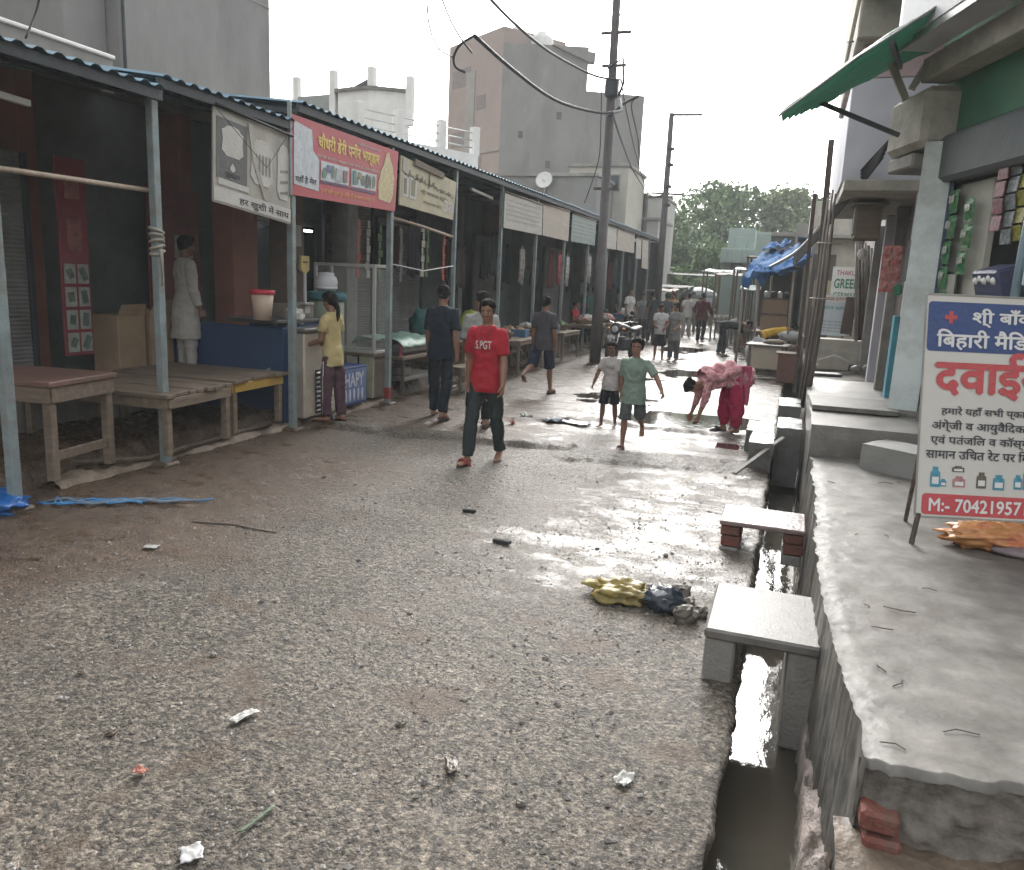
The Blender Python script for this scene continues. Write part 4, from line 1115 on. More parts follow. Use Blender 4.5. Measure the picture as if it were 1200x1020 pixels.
# drum with a pot on it
r = thing('drum', 'pale green drum with a teal lid behind the girl', 'drum', (-6.22, 9.78, .3))
b = MB(); b.lathe((0, 0, 0), [(.24, 0), (.25, .02), (.25, .4), (.258, .42), (.25, .44), (.25, .8), (.258, .82), (.25, .84), (.245, 1.22), (.2, 1.24)], 24); b.build('drum_body', M('pale_green_plastic', (.21, .25, .19), .5, .15, 3), r)
b = MB(); b.lathe((0, 0, 1.22), [(.27, 0), (.28, .02), (.28, .09), (.26, .11), (.22, .12), (0, .13)], 24); b.build('lid', M('teal_plastic', (.03, .12, .14), .45, .15), r)
b = MB(); b.box((.02, 0, .02), (.55, .5, .18), b=.02); b.build('stand', m_wood, r)
r = thing('plastic_pot', 'round white plastic pot upside down on the drum lid', 'pot', (-6.22, 9.78, 1.656))
b = MB(); b.lathe((0, 0, 0), [(.13, 0), (.15, .03), (.16, .12), (.135, .19), (.11, .2), (.11, .24), (0, .25)], 20); b.build('pot_body', M('milky_plastic', (.6, .62, .64), .35, .06), r)
b = MB(); b.lathe((0, 0, .015), [(.148, 0), (.156, .01), (.156, .03), (.15, .035)], 20); b.build('rim', MATS['milky_plastic'], r)
# blue chest with a painted front
r = thing('ice_chest', 'blue chest with white painted letters and bottles by the girl', 'chest', (-5.66, 9.28, .1))
b = MB(); b.box((-.3, .35, .27), (.55, .72, .54), b=.01); b.build('chest_body', M('chest_blue', (.03, .06, .17), .5, .2, 4), r)
b = MB(); b.box((-.02, .35, .27), (.012, .64, .46), b=.003); b.build('front_print', M('front_blue_print', (.12, .17, .33), .5, .35, 7), r)
b = MB(); write(b, 'HAPY', (-.014, 0, 0), UY, UZ, .1, .26, .2, .5, 0, .003, .04)
for k in range(5): b.ell((-.012, .12 + .11 * k, .15), (.006, .03, .09), seg=8, rings=6)
b.build('painted_letters', M('pale_blue_paint', (.5, .54, .6), .5, .2, 20), r)
# glass display cabinet on a painted stand
r = thing('display_cabinet', 'aluminium framed glass display cabinet on a painted stand', 'display cabinet', (-5.75, 10.3, .1))
m_al = M('aluminium', (.50, .50, .47), .4, .1, 5, .1, 20, metal=.3)
W_, D_, Z0, Z1 = .42, .98, .66, 1.94
b = MB()
for y in (0, W_):
    for x_ in (0, -D_): b.box((x_, y, (Z0 + Z1) / 2), (.045, .045, Z1 - Z0), b=.004)
for z in (Z0 + .02, Z1 - .02):
    for x_ in (0, -D_): b.box((x_, W_ / 2, z), (.04, W_ - .05, .045), b=.004)
    for y in (0, W_): b.box((-D_ / 2, y, z), (D_ - .05, .04, .045), b=.004)
b.build('frame', m_al, r)
gm = glass_mat()
b = MB(); b.box((0.0, W_ / 2, (Z0 + Z1) / 2), (.006, W_ - .06, Z1 - Z0 - .1), b=.001); b.build('pane', gm, r)
b = MB(); b.box((-D_ / 2, 0, (Z0 + Z1) / 2), (D_ - .06, .006, Z1 - Z0 - .1), b=.001); b.build('pane', gm, r)
b = MB(); b.box((-D_ / 2, W_ / 2, Z0 - .02), (D_ + .06, W_ + .06, .05), b=.006); b.build('counter_board', m_wood, r)
b = MB(); b.box((-.13, .03, .31), (.24, .05, .62), b=.008); b.build('painted_leg', M('painted_pale_leg', (.36, .38, .28), .6, .3, 5, .1, 20, dirt=(.42, .36, .08), dscale=5), r)
b = MB(); b.box((-.03, .22, .31), (.05, .36, .62), b=.008); b.build('leg_board', m_wood, r)
# lit tube in the dairy shop
r = thing('tube_lamp', 'lit white tube lamp inside the dairy shop', 'lamp', (-7.85, 10.9, 2.56))
b = MB(); b.tube([(.03, 0, 0), (.03, .95, 0)], .018, 8); b.build('tube', M('lit_tube', (.9, .97, 1), .3, 0, bump=0, emit=3.0), r)
b = MB(); b.box((0, .48, .0), (.03, 1.02, .05)); b.build('batten', m_white, r)
# dairy shop door leaves and pillar
r = thing('shop_door', 'dark glazed dairy shop doors under the tube lamp', 'door', (-7.95, 10.3, .5))
for k in range(3):
    b = MB(); y = .1 + .6 * k
    for yy in (y, y + .55): b.box((0, yy, 1.1), (.04, .05, 2.2))
    for z in (.03, .8, 2.17): b.box((0, y + .275, z), (.04, .5, .06))
    f = b.build('door_frame', M('dull_door_frame', (.16, .15, .13), .5, .2), r)
    b = MB(); b.box((-.01, y + .275, 1.5), (.008, .5, 1.3), b=.001); b.box((-.01, y + .275, .42), (.02, .5, .66), b=.001); b.build('pane', M('dark_pane', (.03, .04, .045), .15, .2), f)
r = thing('shop_pillar', 'dusty brown pillar behind the balance scale', 'pillar', (-7.05, 10.05, .1))
b = MB(); b.box((0, 0, 1.65), (.3, .42, 3.3), b=.01); b.build('shaft', M('dusty_brown', (.17, .135, .115), .85, .2, 3, .2), r)
b = MB(); b.box((.16, .02, 2.3), (.01, .2, .3), b=.002); b.build('paper_notice', m_flex, r)
r = thing('shop_pillar', 'grey pillar right of the dairy shop doors', 'pillar', (-7.3, 12.05, .1))
b = MB(); b.box((0, 0, 1.65), (.3, .36, 3.3), b=.01); b.build('shaft', m_conc, r)
# cart with a mint sheet
r = thing('cloth_cart', 'low cart of cloth under a mint plastic sheet', 'cart', (-6.0, 11.6, .1))
b = MB(); b.sheet(lambda u, v: V((-.45 + .9 * u, -.75 + 1.5 * v, .84 - .22 * max(0, abs(u - .5) * 2 - .75) * 4 * .5 + .05 * fbm(u * 3, v * 4) + .02 * fbm(u * 9, v * 11))), 20, 30)
solid(b.build('mint_sheet', M('mint_plastic', (.24, .37, .31), .4, .12, 3, .2, 12), r), .004)
b = MB(); b.box((0, 0, .70), (.84, 1.4, .16), b=.03); b.box((0, 0, .56), (.9, 1.5, .06), b=.01, mat=1); b.build('cart_bed', [m_conc_lt, m_wood], r)
for sx in (-1, 1):
    for sy in (-1, 1):
        b = MB(); b.box((sx * .38, sy * .62, .26), (.05, .05, .54)); b.build('leg', m_rust, r)
b = MB(); b.box((0, .1, .2), (.7, 1.2, .06), b=.01); b.box((.1, -.2, .3), (.3, .3, .14), b=.02); b.build('lower_shelf', [m_conc], r)
b = MB(); b.box((.37, -.66, .66), (.02, .12, .2), b=.004); b.build('red_tag', M('red_plastic', (.5, .03, .06)), r)

# ------------------------------------------------------------------ market tables further down the row
GOODS = []
tl = ['first plank sales table in front of the yellow sack', 'second sales table with plank top by the grey shirted man', 'third sales table beside the red shirted seller', 'fourth sales table just before the tall street pole', 'fifth sales table past the tall street pole', 'sixth sales table past the tall street pole',
      'seventh sales table near the far posts', 'eighth sales table near the far roof end']
for k, y in enumerate((13.9, 15.7, 17.3, 19.0, 22.2, 24.6, 27.2, 30.0)):
    t = table(tl[k], (-5.55 + .05 * (k % 2) - (.45 if k == 0 else 0), y, .03), 1.5 if k else 1.0, .8, .74 - .05 * (k % 2), m_woodx, m_wood, pi / 2 + .04 * (k % 3), planks=5, legs=.05, apron=.06, th=.03, name='sales_table', group='sales tables along the stalls')
    b2 = None
def heap(label, name, cat, x, y, z, r, mat, seed=1, amp=.25, group=None):
    b = MB(); b.ell((0, 0, r[2] * .8), r, seg=22, rings=14, disp=lambda d: 1 + amp * fbm(d.x * 2.5 + seed, d.y * 2.5, d.z * 2.5) + amp * .4 * fbm(d.x * 7, d.y * 7 + seed, d.z * 7))
    return tag(b.build(name, mat, None, (x, y, z)), label, cat, group)
heap('big yellow green sack slumped on the first sales table', 'sack', 'sack', -6.25, 15.2, .66, (.3, .42, .32), M('lime_sack', (.28, .32, .05), .5, .3, 5, .3, 15), 3, .22)
heap('dark green bundle beside the yellow green sack', 'bundle', 'bundle', -6.45, 14.3, .6, (.26, .36, .26), M('dark_green_cloth', (.035, .06, .04), .8, .3, 6), 5)
heap('teal bundle hanging behind the man in the dark shirt', 'bundle', 'bundle', -6.6, 13.6, .75, (.2, .26, .3), M('teal_cloth', (.03, .12, .12), .8, .3, 6), 6)
heap('brown sack on the second sales table', 'sack', 'sack', -5.75, 16.1, .69, (.16, .2, .14), M('brown_sack', (.22, .13, .07), .8, .3, 6), 8)
heap('heap of pale vegetables on the third sales table', 'vegetable_heap', 'vegetables', -5.7, 17.6, .76, (.22, .3, .09), M('pale_veg', (.3, .28, .18), .7, .5, 20), 9)
heap('dark heap of goods on the fourth sales table', 'goods_heap', 'goods', -5.7, 19.1, .7, (.25, .3, .1), M('dark_goods', (.08, .07, .06), .7, .5, 18), 10)
heap('heap of pale goods on the fifth sales table', 'goods_heap', 'goods', -5.6, 22.3, .77, (.25, .35, .14), M('pale_goods', (.34, .31, .28), .7, .5, 20), 11)
heap('reddish heap of goods on the sixth sales table', 'goods_heap', 'goods', -5.6, 24.7, .72, (.25, .35, .16), M('reddish_goods', (.3, .14, .12), .7, .6, 16), 12)
heap('whitish bundle on the seventh sales table', 'bundle', 'bundle', -5.6, 27.3, .77, (.25, .4, .2), M('pale_goods', (.34, .31, .28)), 13)
heap('grey bundle on the eighth sales table', 'bundle', 'bundle', -5.6, 30.1, .72, (.25, .4, .22), M('grey_cloth', (.2, .2, .2), .8, .3, 8), 14)
# small wooden bench behind the men
table('low dark bench between the walking men and the cart', (-5.2, 12.6, .02), .9, .4, .42, m_woodx, m_wood, RAD(75), planks=3, legs=.05, name='bench', cat='bench')
# hanging garments and strings of goods
gc = [(.02, .022, .025), (.05, .05, .06), (.08, .045, .035), (.03, .05, .05), (.12, .10, .09), (.16, .05, .05), (.06, .07, .09)]
gl = ['black', 'charcoal', 'dark brown', 'dark teal', 'taupe', 'dull red', 'slate']
for k in range(22):
    y = 13.3 + k * .82 + .3 * sin(k * 5); x = -7.3 + .5 * sin(k * 2.3)
    if k > 14: x += .9
    h = .7 + .35 * abs(sin(k * 1.7)); w = .22 + .12 * abs(sin(k * 3.1)); c = k % 7
    zt = 2.75 + .2 * sin(k * 1.3)
    b = MB(); b.sheet(lambda u, v: V((.05 * sin(u * 14 + k) * (1 - v * .6), -w + 2 * w * u * (1 - .25 * v * v) + w * .25 * v * v, -h + h * v + .03 * sin(u * 9))), 14, 8)
    o = solid(b.build('hanging_garment', cloth('garment_%d' % c, gc[c]), None, (x, y, zt)), .012)
    near = ['behind the man in the dark shirt', 'left of the first pale banner', 'under the first pale banner', 'above the yellow green sack', 'above the second sales table', 'above the third sales table', 'above the red shirted seller', 'beside the tall street pole', 'past the tall street pole', 'near the far posts', 'near the far roof end'][k // 2]
    tag(o, f'{gl[c]} garment hanging {near}, {"longer" if k % 2 else "shorter"} of the pair', 'garment', 'garments hanging in the stalls')
for k, (px, py, c, lab) in enumerate(((655, 318, (.5, .12, .12), 'red and white garland hanging under the beige banner'), (664, 320, (.5, .48, .45), 'white garland hanging beside the red one'), (690, 318, (.45, .42, .4), 'string of white goods hanging by the greenish banner'), (611, 315, (.4, .38, .36), 'single pale hanging strip under the first pale banner'))):
    p = AX(px, py, -5.85)
    b = MB()
    for s in (-.09, .09): b.tube([(0, s * .8, .42), (.01, s, .1), (0, s * 1.1, -.3)] if s < 0 else [(0, s * .8, .42), (.01, s, .1), (0, s * .6, -.36)], .035, 6)
    b.tube([(0, -.07, .42), (0, 0, .5), (0, .07, .42)], .01, 5)
    tag(b.build('garland', cloth('garland_%d' % k, c, var=.5, scale=14), None, p), lab, 'garland', 'garlands hanging in the stalls')

# ------------------------------------------------------------------ poles and cables
r = thing('street_pole', 'tall dark steel pole with cables tied to it between the stalls', 'pole', (-4.5, 19.0, 0))
b = MB(); b.tube([(0, 0, -.1), (0, 0, 2.5), (.0, 0, 2.51), (-.02, 0, 6), (-.05, 0, 11)], [.14, .135, .115, .10, .085], 14); b.build('shaft', m_polep, r)
b = MB()
for z, w in ((8.0, .35), (7.3, .28), (4.6, .3)): b.beam((-w, 0, z - .5), (w, 0, z - .5), .06, .06)
b.build('cross_arm', m_rust, r)
b = MB(); b.box((0, -.06, 6.3), (.3, .26, .42), b=.05); b.tube([(-.1, -.2, 6.7), (.25, -.2, 6.9), (.3, -.2, 6.4), (.2, -.2, 6.1)], .03, 6); b.build('junction_box', m_tin_dk, r)
b = MB(); b.tube([(.2, -.15, 6.05), (.3, -.15, 5.8), (0, -.15, 5.75), (-.1, -.15, 5.7)], .045, 8); b.build('clamp', m_steel, r)
r = thing('lamp_pole', 'thin dark pole with a straight side arm beyond the roof end', 'pole', (-4.55, 28.0, 0))
b = MB(); b.tube([(0, 0, -.1), (0, 0, 4), (-.02, 0, 7.55)], [.13, .11, .085], 10); b.build('shaft', m_polep, r)
b = MB(); b.beam((-.05, 0, 7.5), (1.0, -.1, 7.46), .07, .07); b.build('side_arm', m_polep, r)
b = MB()
for z in (4.6, 5.2, 5.9, 6.4): b.box((.08, -.06, z), (.2, .12, .1), b=.03)
b.beam((-.5, 0, 5.0), (.55, 0, 4.95), .06, .06); b.build('insulator', m_tin_dk, r)
r = thing('street_pole', 'thin far pole between the tall pole and the lamp pole', 'pole', (-7.45, 40, 0))
b = MB(); b.tube([(0, 0, -.1), (0, 0, 6.3)], [.16, .12], 8); b.build('shaft', m_polep, r)
b = MB(); b.beam((-.2, 0, 6.1), (1.3, 0, 6.15), .08, .08); b.build('cross_arm', m_polep, r)
def cable(label, pts, rad, name='power_cable', n=6, mat=None, group='overhead cables'):
    # pts: world points; smoothed
    P = [V(p) for p in pts]; out = []
    for i in range(len(P) - 1):
        p0, p1, p2, p3 = P[max(i - 1, 0)], P[i], P[i + 1], P[min(i + 2, len(P) - 1)]
        for t in (0, .25, .5, .75):
            out.append(.5 * ((2 * p1) + (p2 - p0) * t + (2 * p0 - 5 * p1 + 4 * p2 - p3) * t * t + (3 * p1 - p0 - 3 * p2 + p3) * t ** 3))
    out.append(P[-1])
    b = MB(); b.tube(out, rad, n)
    return tag(b.build(name, mat or m_rubber), label, 'cable', group)
A = lambda px, py, Y: AY(px, py, Y)
cable('thick sagging cable ending in a curl left of the tall pole', [A(556, 42, 12), A(600, 81, 13.5), A(648, 116, 15.5), A(690, 130, 17.5), A(717, 132, 18.8), A(732, 121, 19), A(748, 113, 19.2)], .032)
cable('curled loop of cable hanging free before the tall block', [A(556, 42, 12), A(540, 52, 12), A(532, 66, 12), A(534, 79, 12), A(545, 85, 12)], .02)
cable('cable from the sky down to the tall pole, upper of the thick two', [A(570, -6, 11), A(600, 25, 12.5), A(637, 56, 14.5), A(670, 76, 16.5), A(700, 90, 18), A(728, 94, 18.8)], .024)
cable('thin wire dropping past the tall block, left of the loop', [A(500, -6, 10), A(503, 30, 10.5), A(513, 56, 11), A(530, 67, 12)], .012)
cable('thin wire ending at the cable loop', [A(516, -6, 10.5), A(528, 24, 11), A(540, 45, 11.6), A(553, 62, 12)], .014)
cable('thin wire going up right of the tall pole top', [A(723, 25, 19), A(730, 12, 17), A(742, -6, 15)], .012)
cable('long wire from the tall pole down to the thin far pole', [A(728, 94, 19), A(734, 130, 24), A(745, 180, 32), A(757, 222, 40)], .02)
cable('second wire from the tall pole down to the thin far pole', [A(718, 134, 19), A(728, 165, 24), A(742, 200, 32), A(757, 224, 40)], .026)
cable('wire from the cable end down to the small cap beyond the tall pole', [A(748, 113, 19), A(740, 125, 21), A(748, 165, 26), A(749, 195, 30)], .02)
cable('drooping wire from the thin far pole to the lamp pole', [A(757, 224, 40), A(766, 231, 36), A(778, 228, 28)], .03)
cable('wire beside the tall pole running down to the roof', [A(705, 100, 18.8), A(704, 150, 18.8), A(701, 190, 19), A(685, 238, 20)], .012)
cable('bent wire over the nearest grey building', [A(47, -6, 7), A(42, 15, 7), A(30, 45, 6.8)], .012)

# ------------------------------------------------------------------ goods filling the stalls
m_crate = M('plastic_crate_blue', (.05, .12, .22), .5, .2, 5); m_crate2 = M('bamboo_basket', (.26, .18, .10), .8, .3, 14, .5, 40)
gm_ = [M('tomato_goods', (.35, .07, .04), .4, .4, 20), M('leafy_goods', (.09, .16, .05), .6, .5, 20), M('onion_goods', (.28, .12, .12), .5, .4, 20), M('potato_goods', (.30, .23, .14), .7, .35, 20), M('white_goods', (.45, .43, .40), .7, .3, 14), M('grey_goods', (.15, .15, .15), .7, .4, 14)]
gn = ['red vegetables', 'green leaves', 'pinkish onions', 'tan potatoes', 'white packets', 'grey parcels']
where = ['on the first sales table', 'on the second sales table', 'on the third sales table', 'on the fourth sales table', 'on the fifth sales table', 'on the sixth sales table', 'on the seventh sales table', 'on the eighth sales table']
k = 0
rg = random.Random(31)
for ti, y in enumerate((13.9, 15.7, 17.3, 19.0, 22.2, 24.6, 27.2, 30.0)):
    zt = .03 + .74 - .05 * (ti % 2)
    for s in (-1, 1):
        x = -5.55 + .05 * (ti % 2) - (.45 if ti == 0 else 0) - .05; yy = y + s * (.45 if ti else .28)
        c = k % 6
        r = thing('basket' if k % 3 else 'crate', f'{"basket" if k % 3 else "blue crate"} of {gn[c]} {where[ti]}, {"farther" if s > 0 else "nearer"} end', 'basket' if k % 3 else 'crate', (x, yy, zt), rg.uniform(-.3, .3), 'baskets and crates on the sales tables')
        b = MB()
        if k % 3: b.lathe((0, 0, 0), [(.15, 0), (.22, .12), (.23, .13), (.21, .13), (.14, .015), (0, .015)], 16)
        else:
            for q in (-1, 1): b.box((q * .2, 0, .08), (.02, .34, .16), b=.004); b.box((0, q * .16, .08), (.38, .02, .16), b=.004)
            b.box((0, 0, .012), (.4, .32, .02), b=.004)
        b.build('container', m_crate2 if k % 3 else m_crate, r)
        b = MB()
        for q in range(16):
            a = rg.uniform(0, 6.3); rr_ = .15 * rg.random() ** .5
            b.ell((cos(a) * rr_, sin(a) * rr_, .13 + .07 * (1 - rr_ / .15) + rg.uniform(-.01, .01)), (.045, .045, .035 if c != 4 else .05), seg=8, rings=6)
        b.build('goods', gm_[c], r)
        k += 1
# strings of sachets hanging from the eaves of the near shops
for k, (y, x, z, c) in enumerate(((11.3, -6.6, 2.75, 0), (11.6, -6.6, 2.75, 4), (11.9, -6.55, 2.7, 1), (12.3, -6.6, 2.75, 2), (12.55, -6.5, 2.7, 5), (13.2, -6.4, 2.8, 4), (13.6, -6.5, 2.8, 1), (14.1, -6.4, 2.75, 0))):
    r = thing('sachet_strip', f'hanging strip of {["red", "green", "pink", "tan", "white", "grey"][c]} sachets, {["first", "second", "third", "fourth", "fifth", "sixth", "seventh", "eighth"][k]} past the glass cabinet', 'sachets', (x, y, z), 0, 'sachet strips hung in the stalls')
    b = MB()
    for j in range(7): b.box((.01 * sin(j * 2 + k), .008 * sin(j), -.07 - .13 * j), (.012, .10, .118), Matrix.Rotation(.2 * sin(j * 3 + k), 3, 'Z'), b=.004)
    b.build('sachet_pack', gm_[c], r)
# shelf of tins and jars in the nearest dark shops
r = thing('shop_shelf', 'wall shelf of dim jars and tins inside the nearest shop', 'shelf', (-8.2, 4.7, 0))
for z in (1.5, 2.0, 2.5):
    b = MB(); b.box((0, .9, z), (.3, 1.8, .03)); b.build('board', m_wood, r)
rg = random.Random(8)
for z in (1.52, 2.02, 2.52):
    for q in range(9):
        b = MB(); h = rg.uniform(.14, .26); w = rg.uniform(.05, .075)
        b.lathe((.02, .1 + .2 * q, z), [(w, 0), (w, h * .8), (w * .7, h * .9), (w * .7, h), (0, h)], 10); b.build('jar', gm_[rg.randrange(6)], r)
# ------------------------------------------------------------------ shop side (right of the drain)
MS = RAD(-73.3)
m_creamc = M('stained_cream_concrete', (.46, .44, .38), .85, .2, 2, .3, 20, dirt=(.22, .21, .18), dscale=1.6, damt=.8)
m_green = M('green_wall_paint', (.07, .22, .135), .7, .2, 2, .1, 20, dirt=(.12, .15, .12), dscale=1.8, damt=.7)
m_paleblue = M('pale_blue_plaster', (.60, .67, .67), .75, .07, 1.5, .15, 20, dirt=(.3, .31, .29), dscale=1.2, damt=.8)
r = thing('medicine_shop', 'medicine shop front with cream lintel and green wall above', 'building', (1.2, 9.2, 0), MS)
def lbox(par, name, mat, u0, u1, d0, d1, z0, z1, bv=.008):
    b = MB(); b.box(((u0 + u1) / 2, (d0 + d1) / 2, (z0 + z1) / 2), (u1 - u0, d1 - d0, z1 - z0), b=bv)
    return b.build(name, mat, par)
lbox(r, 'back_wall', m_wall_dark, -.2, 5.5, 2.3, 2.5, .4, 3.6)
lbox(r, 'side_wall', m_wall_dark, -.35, -.1, .12, 2.3, .4, 3.6)
lbox(r, 'ceiling', m_wall_dark, -.3, 5.5, .3, 2.4, 3.42, 3.5)
lbox(r, 'lintel', m_wall_dark, .0, 5.5, .06, .3, 3.3, 3.5)
lbox(r, 'green_wall', m_green, -.3, 5.5, .0, .3, 3.5, 5.5)
lbox(r, 'slab_edge', m_creamc, .0, 5.5, -.30, -.02, 3.98, 4.2)
b = MB(); b.sheet(lambda u, v: V((-.6 + .95 * u, -.36 + .5 * v - .1 * sin(u * 3), 4.05 - .55 * (1 - (1 - u) ** 2) * .6 - .12 * v - .1 * fbm(u * 3, v * 3))), 14, 8)
lbox(r, 'beam_end', m_creamc, -.62, .25, -.32, .05, 3.36, 3.92, .06)
lbox(r, 'beam_soffit', m_conc, -.6, .0, -.28, .3, 3.2, 3.34, .02)
lbox(r, 'shutter_box', M('dusty_shutter_box', (.10, .112, .118), .6, .3, 3, .2, 20), .12, 5.5, -.14, .05, 3.02, 3.46, .05)
lbox(r, 'door_panel', M('cream_door_panel', (.46, .455, .40), .7, .12, 3, .15, 20), .16, .98, .05, .12, .46, 3.0)
lbox(r, 'dark_jamb', M('navy_edge_paint', (.02, .035, .08), .5, .2, 5), .04, .14, -.05, .07, .46, 3.05)
lbox(r, 'counter', M('dull_wood_counter', (.12, .11, .10), .6, .2, 4), 1.1, 3.6, .5, .9, .46, 1.5)
lbox(r, 'shelf', M('dull_wood_counter', (.12, .11, .10)), 1.0, 5.2, 1.95, 2.25, 1.9, 1.95)
lbox(r, 'shelf', M('dull_wood_counter', (.12, .11, .10)), 1.0, 5.2, 1.95, 2.25, 2.4, 2.45)
# pillar
r = thing('shop_pillar', 'pale blue white pillar with a dark blue edge and broken base', 'pillar', (1.17, 9.0, 0), RAD(-14))
b = MB()
b.loft([(V((0, 0, z)), V((1, 0, 0)), V((0, 1, 0)), w, w) for z, w in ((.3, .30), (.52, .29), (.6, .27), (.85, .215), (1.0, .205), (3.4, .19))], 4, smooth=False)
for k in range(len(b.v)): b.v[k] = Matrix.Rotation(pi / 4, 3, 'Z') @ b.v[k] + V((.0, 0, 0)) + V((.012 * fbm(b.v[k].z * 4, k), 0, 0))
b.build('shaft', m_paleblue, r)
b = MB(); b.box((.15, -.02, 1.95), (.045, .3, 2.9), b=.006); b.build('blue_edge', M('navy_edge_paint', (.02, .035, .08)), r)
b = MB(); b.box((-.01, -.02, .62), (.42, .42, .36), b=.03); b.build('plinth', m_conc_lt, r)
lbl = 'grey cement kerb between the pillar and the medicine sign'
b = MB(); b.box((0, 0, .25), (.5, .7, .5), b=.03)
tag(b.build('cement_kerb', m_conc_lt, None, (1.62, 8.4, .42), MS), lbl, 'kerb')
# things hanging on the shop front
def onshop(u, d, z):
    return V((1.2, 9.2, 0)) + V((cos(MS) * u - sin(MS) * d, sin(MS) * u + cos(MS) * d, z))
def pouch(b, c, w, h, d, seed):
    # a sealed packet: flat at top and bottom seams, swollen between, creased
    c = V(c)
    for sg in (-1, 1):
        b.sheet(lambda u, v: c + V(((u - .5) * w * (1 - .05 * sin(pi * v)), sg * d * .5 * (sin(pi * u) ** .6) * (max(0, sin(pi * min(1, max(0, (v - .1) / .8)))) ** .6) + .006 * fbm(u * 5 + seed, v * 7, sg), (v - .5) * h)), 8, 10)
m_gpk = M('green_packet', (.035, .17, .07), .35, .7, 24, dirt=(.20, .26, .12), dscale=16, damt=.7)
for k, (u, zt, nn) in enumerate(((.48, 2.95, 5), (.80, 2.85, 3))):
    r = thing('packet_strip', ['long strip of green and silver packets on the cream door panel', 'short strip of green packets on the cream door panel'][k], 'packets', onshop(u, -.02, zt), MS, 'packet strips on the medicine shop')
    for j in range(nn):
        b = MB(); pouch(b, (.02 * sin(j * 2), -.02, -.12 - .235 * j), .17, .215, .05, j + k * 7)
        b.box((.01, -.05, -.1 - .235 * j), (.085, .012, .07), Matrix.Rotation(.5 * sin(j * 3), 3, 'Y'), b=.015, mat=1)
        b.build('packet', [m_gpk, M('silver_foil', (.45, .47, .42), .25, .3, 20, .3, 30, metal=.5)], r)
r = thing('payment_board', 'black edged cream board hanging below the green packets', 'board', onshop(.52, -.01, 1.62), MS)
b = MB(); b.box((0, 0, .28), (.4, .02, .56), b=.006); b.build('frame', M('black_plastic', (.02, .02, .022), .4), r)
b = MB(); b.box((0, -.012, .30), (.35, .012, .47), b=.003); b.build('card', M('cream_card', (.38, .38, .33), .6, .08, 4), r)
b = MB(); b.box((0, -.02, .1), (.24, .03, .05), b=.008); b.ell((0, -.02, .47), (.03, .008, .03), seg=10, rings=6); b.build('clip', M('black_plastic', (.02, .02, .022)), r)
for k, (px, py, dd, cc, lab) in enumerate(((1172, 225, .35, (.32, .09, .12), 'pink and white strip of sachets hanging in the dark shop'), (1184, 240, .3, (.3, .34, .36), 'silver white strip of sachets beside the pink one'), (1197, 235, .2, (.45, .42, .06), 'yellow sachet strip at the shop corner'))):
    p = AY(px, py, 7.9 - .1 * k)
    r = thing('sachet_strip', lab, 'sachets', (p.x, p.y, p.z), MS, 'sachet strips in the shop')
    b = MB()
    for j in range(5): b.box((.01 * sin(j * 2 + k), 0, .3 - .14 * j), (.15, .015, .125), Matrix.Rotation(.15 * sin(j * 3 + k), 3, 'X'), b=.006)
    b.build('sachet_pack', M('sachet_%d' % k, [q * .5 + .03 for q in cc], .4, .7, 26), r)
b = MB(); p = AY(1196, 300, 7.1); b.tube([(p.x, p.y, .45), (p.x + .01, p.y, 2.3), (p.x + .03, p.y, 3.0)], .035, 10)
tag(b.build('steel_pipe', M('blue_grey_paint', (.16, .23, .27), .4, .1)), 'blue grey steel pipe standing in the shop opening', 'pipe')
p = AY(1172, 330, 7.8)
r = thing('counter_rack', 'small blue rack of white goods on the shop counter', 'rack', (p.x, p.y, p.z - .12), MS)
b = MB(); b.box((0, 0, .12), (.4, .25, .24), Matrix.Rotation(.3, 3, 'X'), b=.02); b.build('rack_body', M('navy_rack', (.05, .06, .12), .5), r)
for k in range(5):
    b = MB(); b.ell((-.14 + .07 * k, -.12, .12 + .02 * (k % 2)), .035, seg=8, rings=6); b.build('packed_item', m_white, r)
p = AY(1194, 322, 6.9)
b = MB(); b.box((0, 0, 0), (.12, .14, .16), b=.01); tag(b.build('goods_box', M('pale_cyan_box', (.3, .4, .42), .5, .2, 6), None, (p.x + .1, p.y, p.z)), 'pale cyan carton at the edge of the shop counter', 'box')
# fascia sign box above
r = thing('fascia_sign', 'big pale grey sign box above the medicine shop with faded streaky lettering', 'shop sign', onshop(.2, -.62, 4.21), MS)
b = MB(); b.box((2.4, .15, .55), (4.8, .3, 1.1), b=.01); b.build('sign_box', M('pale_grey_sign', (.5, .52, .54), .5, .12, 2, .1, 10), r)
b = MB(); b.box((2.4, -.01, .55), (4.86, .02, 1.14), b=.004); b.box((2.4, -.021, .55), (4.7, .02, 1.0), b=.002, mat=1); b.build('face_frame', [m_steel, M('pale_sign_face', (.55, .56, .58), .5, .15, 3)], r)
b = MB(); write(b, 'श्ी बाँके िबहारी', (0, -.03, 0), (1, 0, 0), UZ, .15, .3, .5, 2.6, 0, .004, .03); b.build('lettering', M('white_faded_letter', (.55, .55, .55), .5), r)
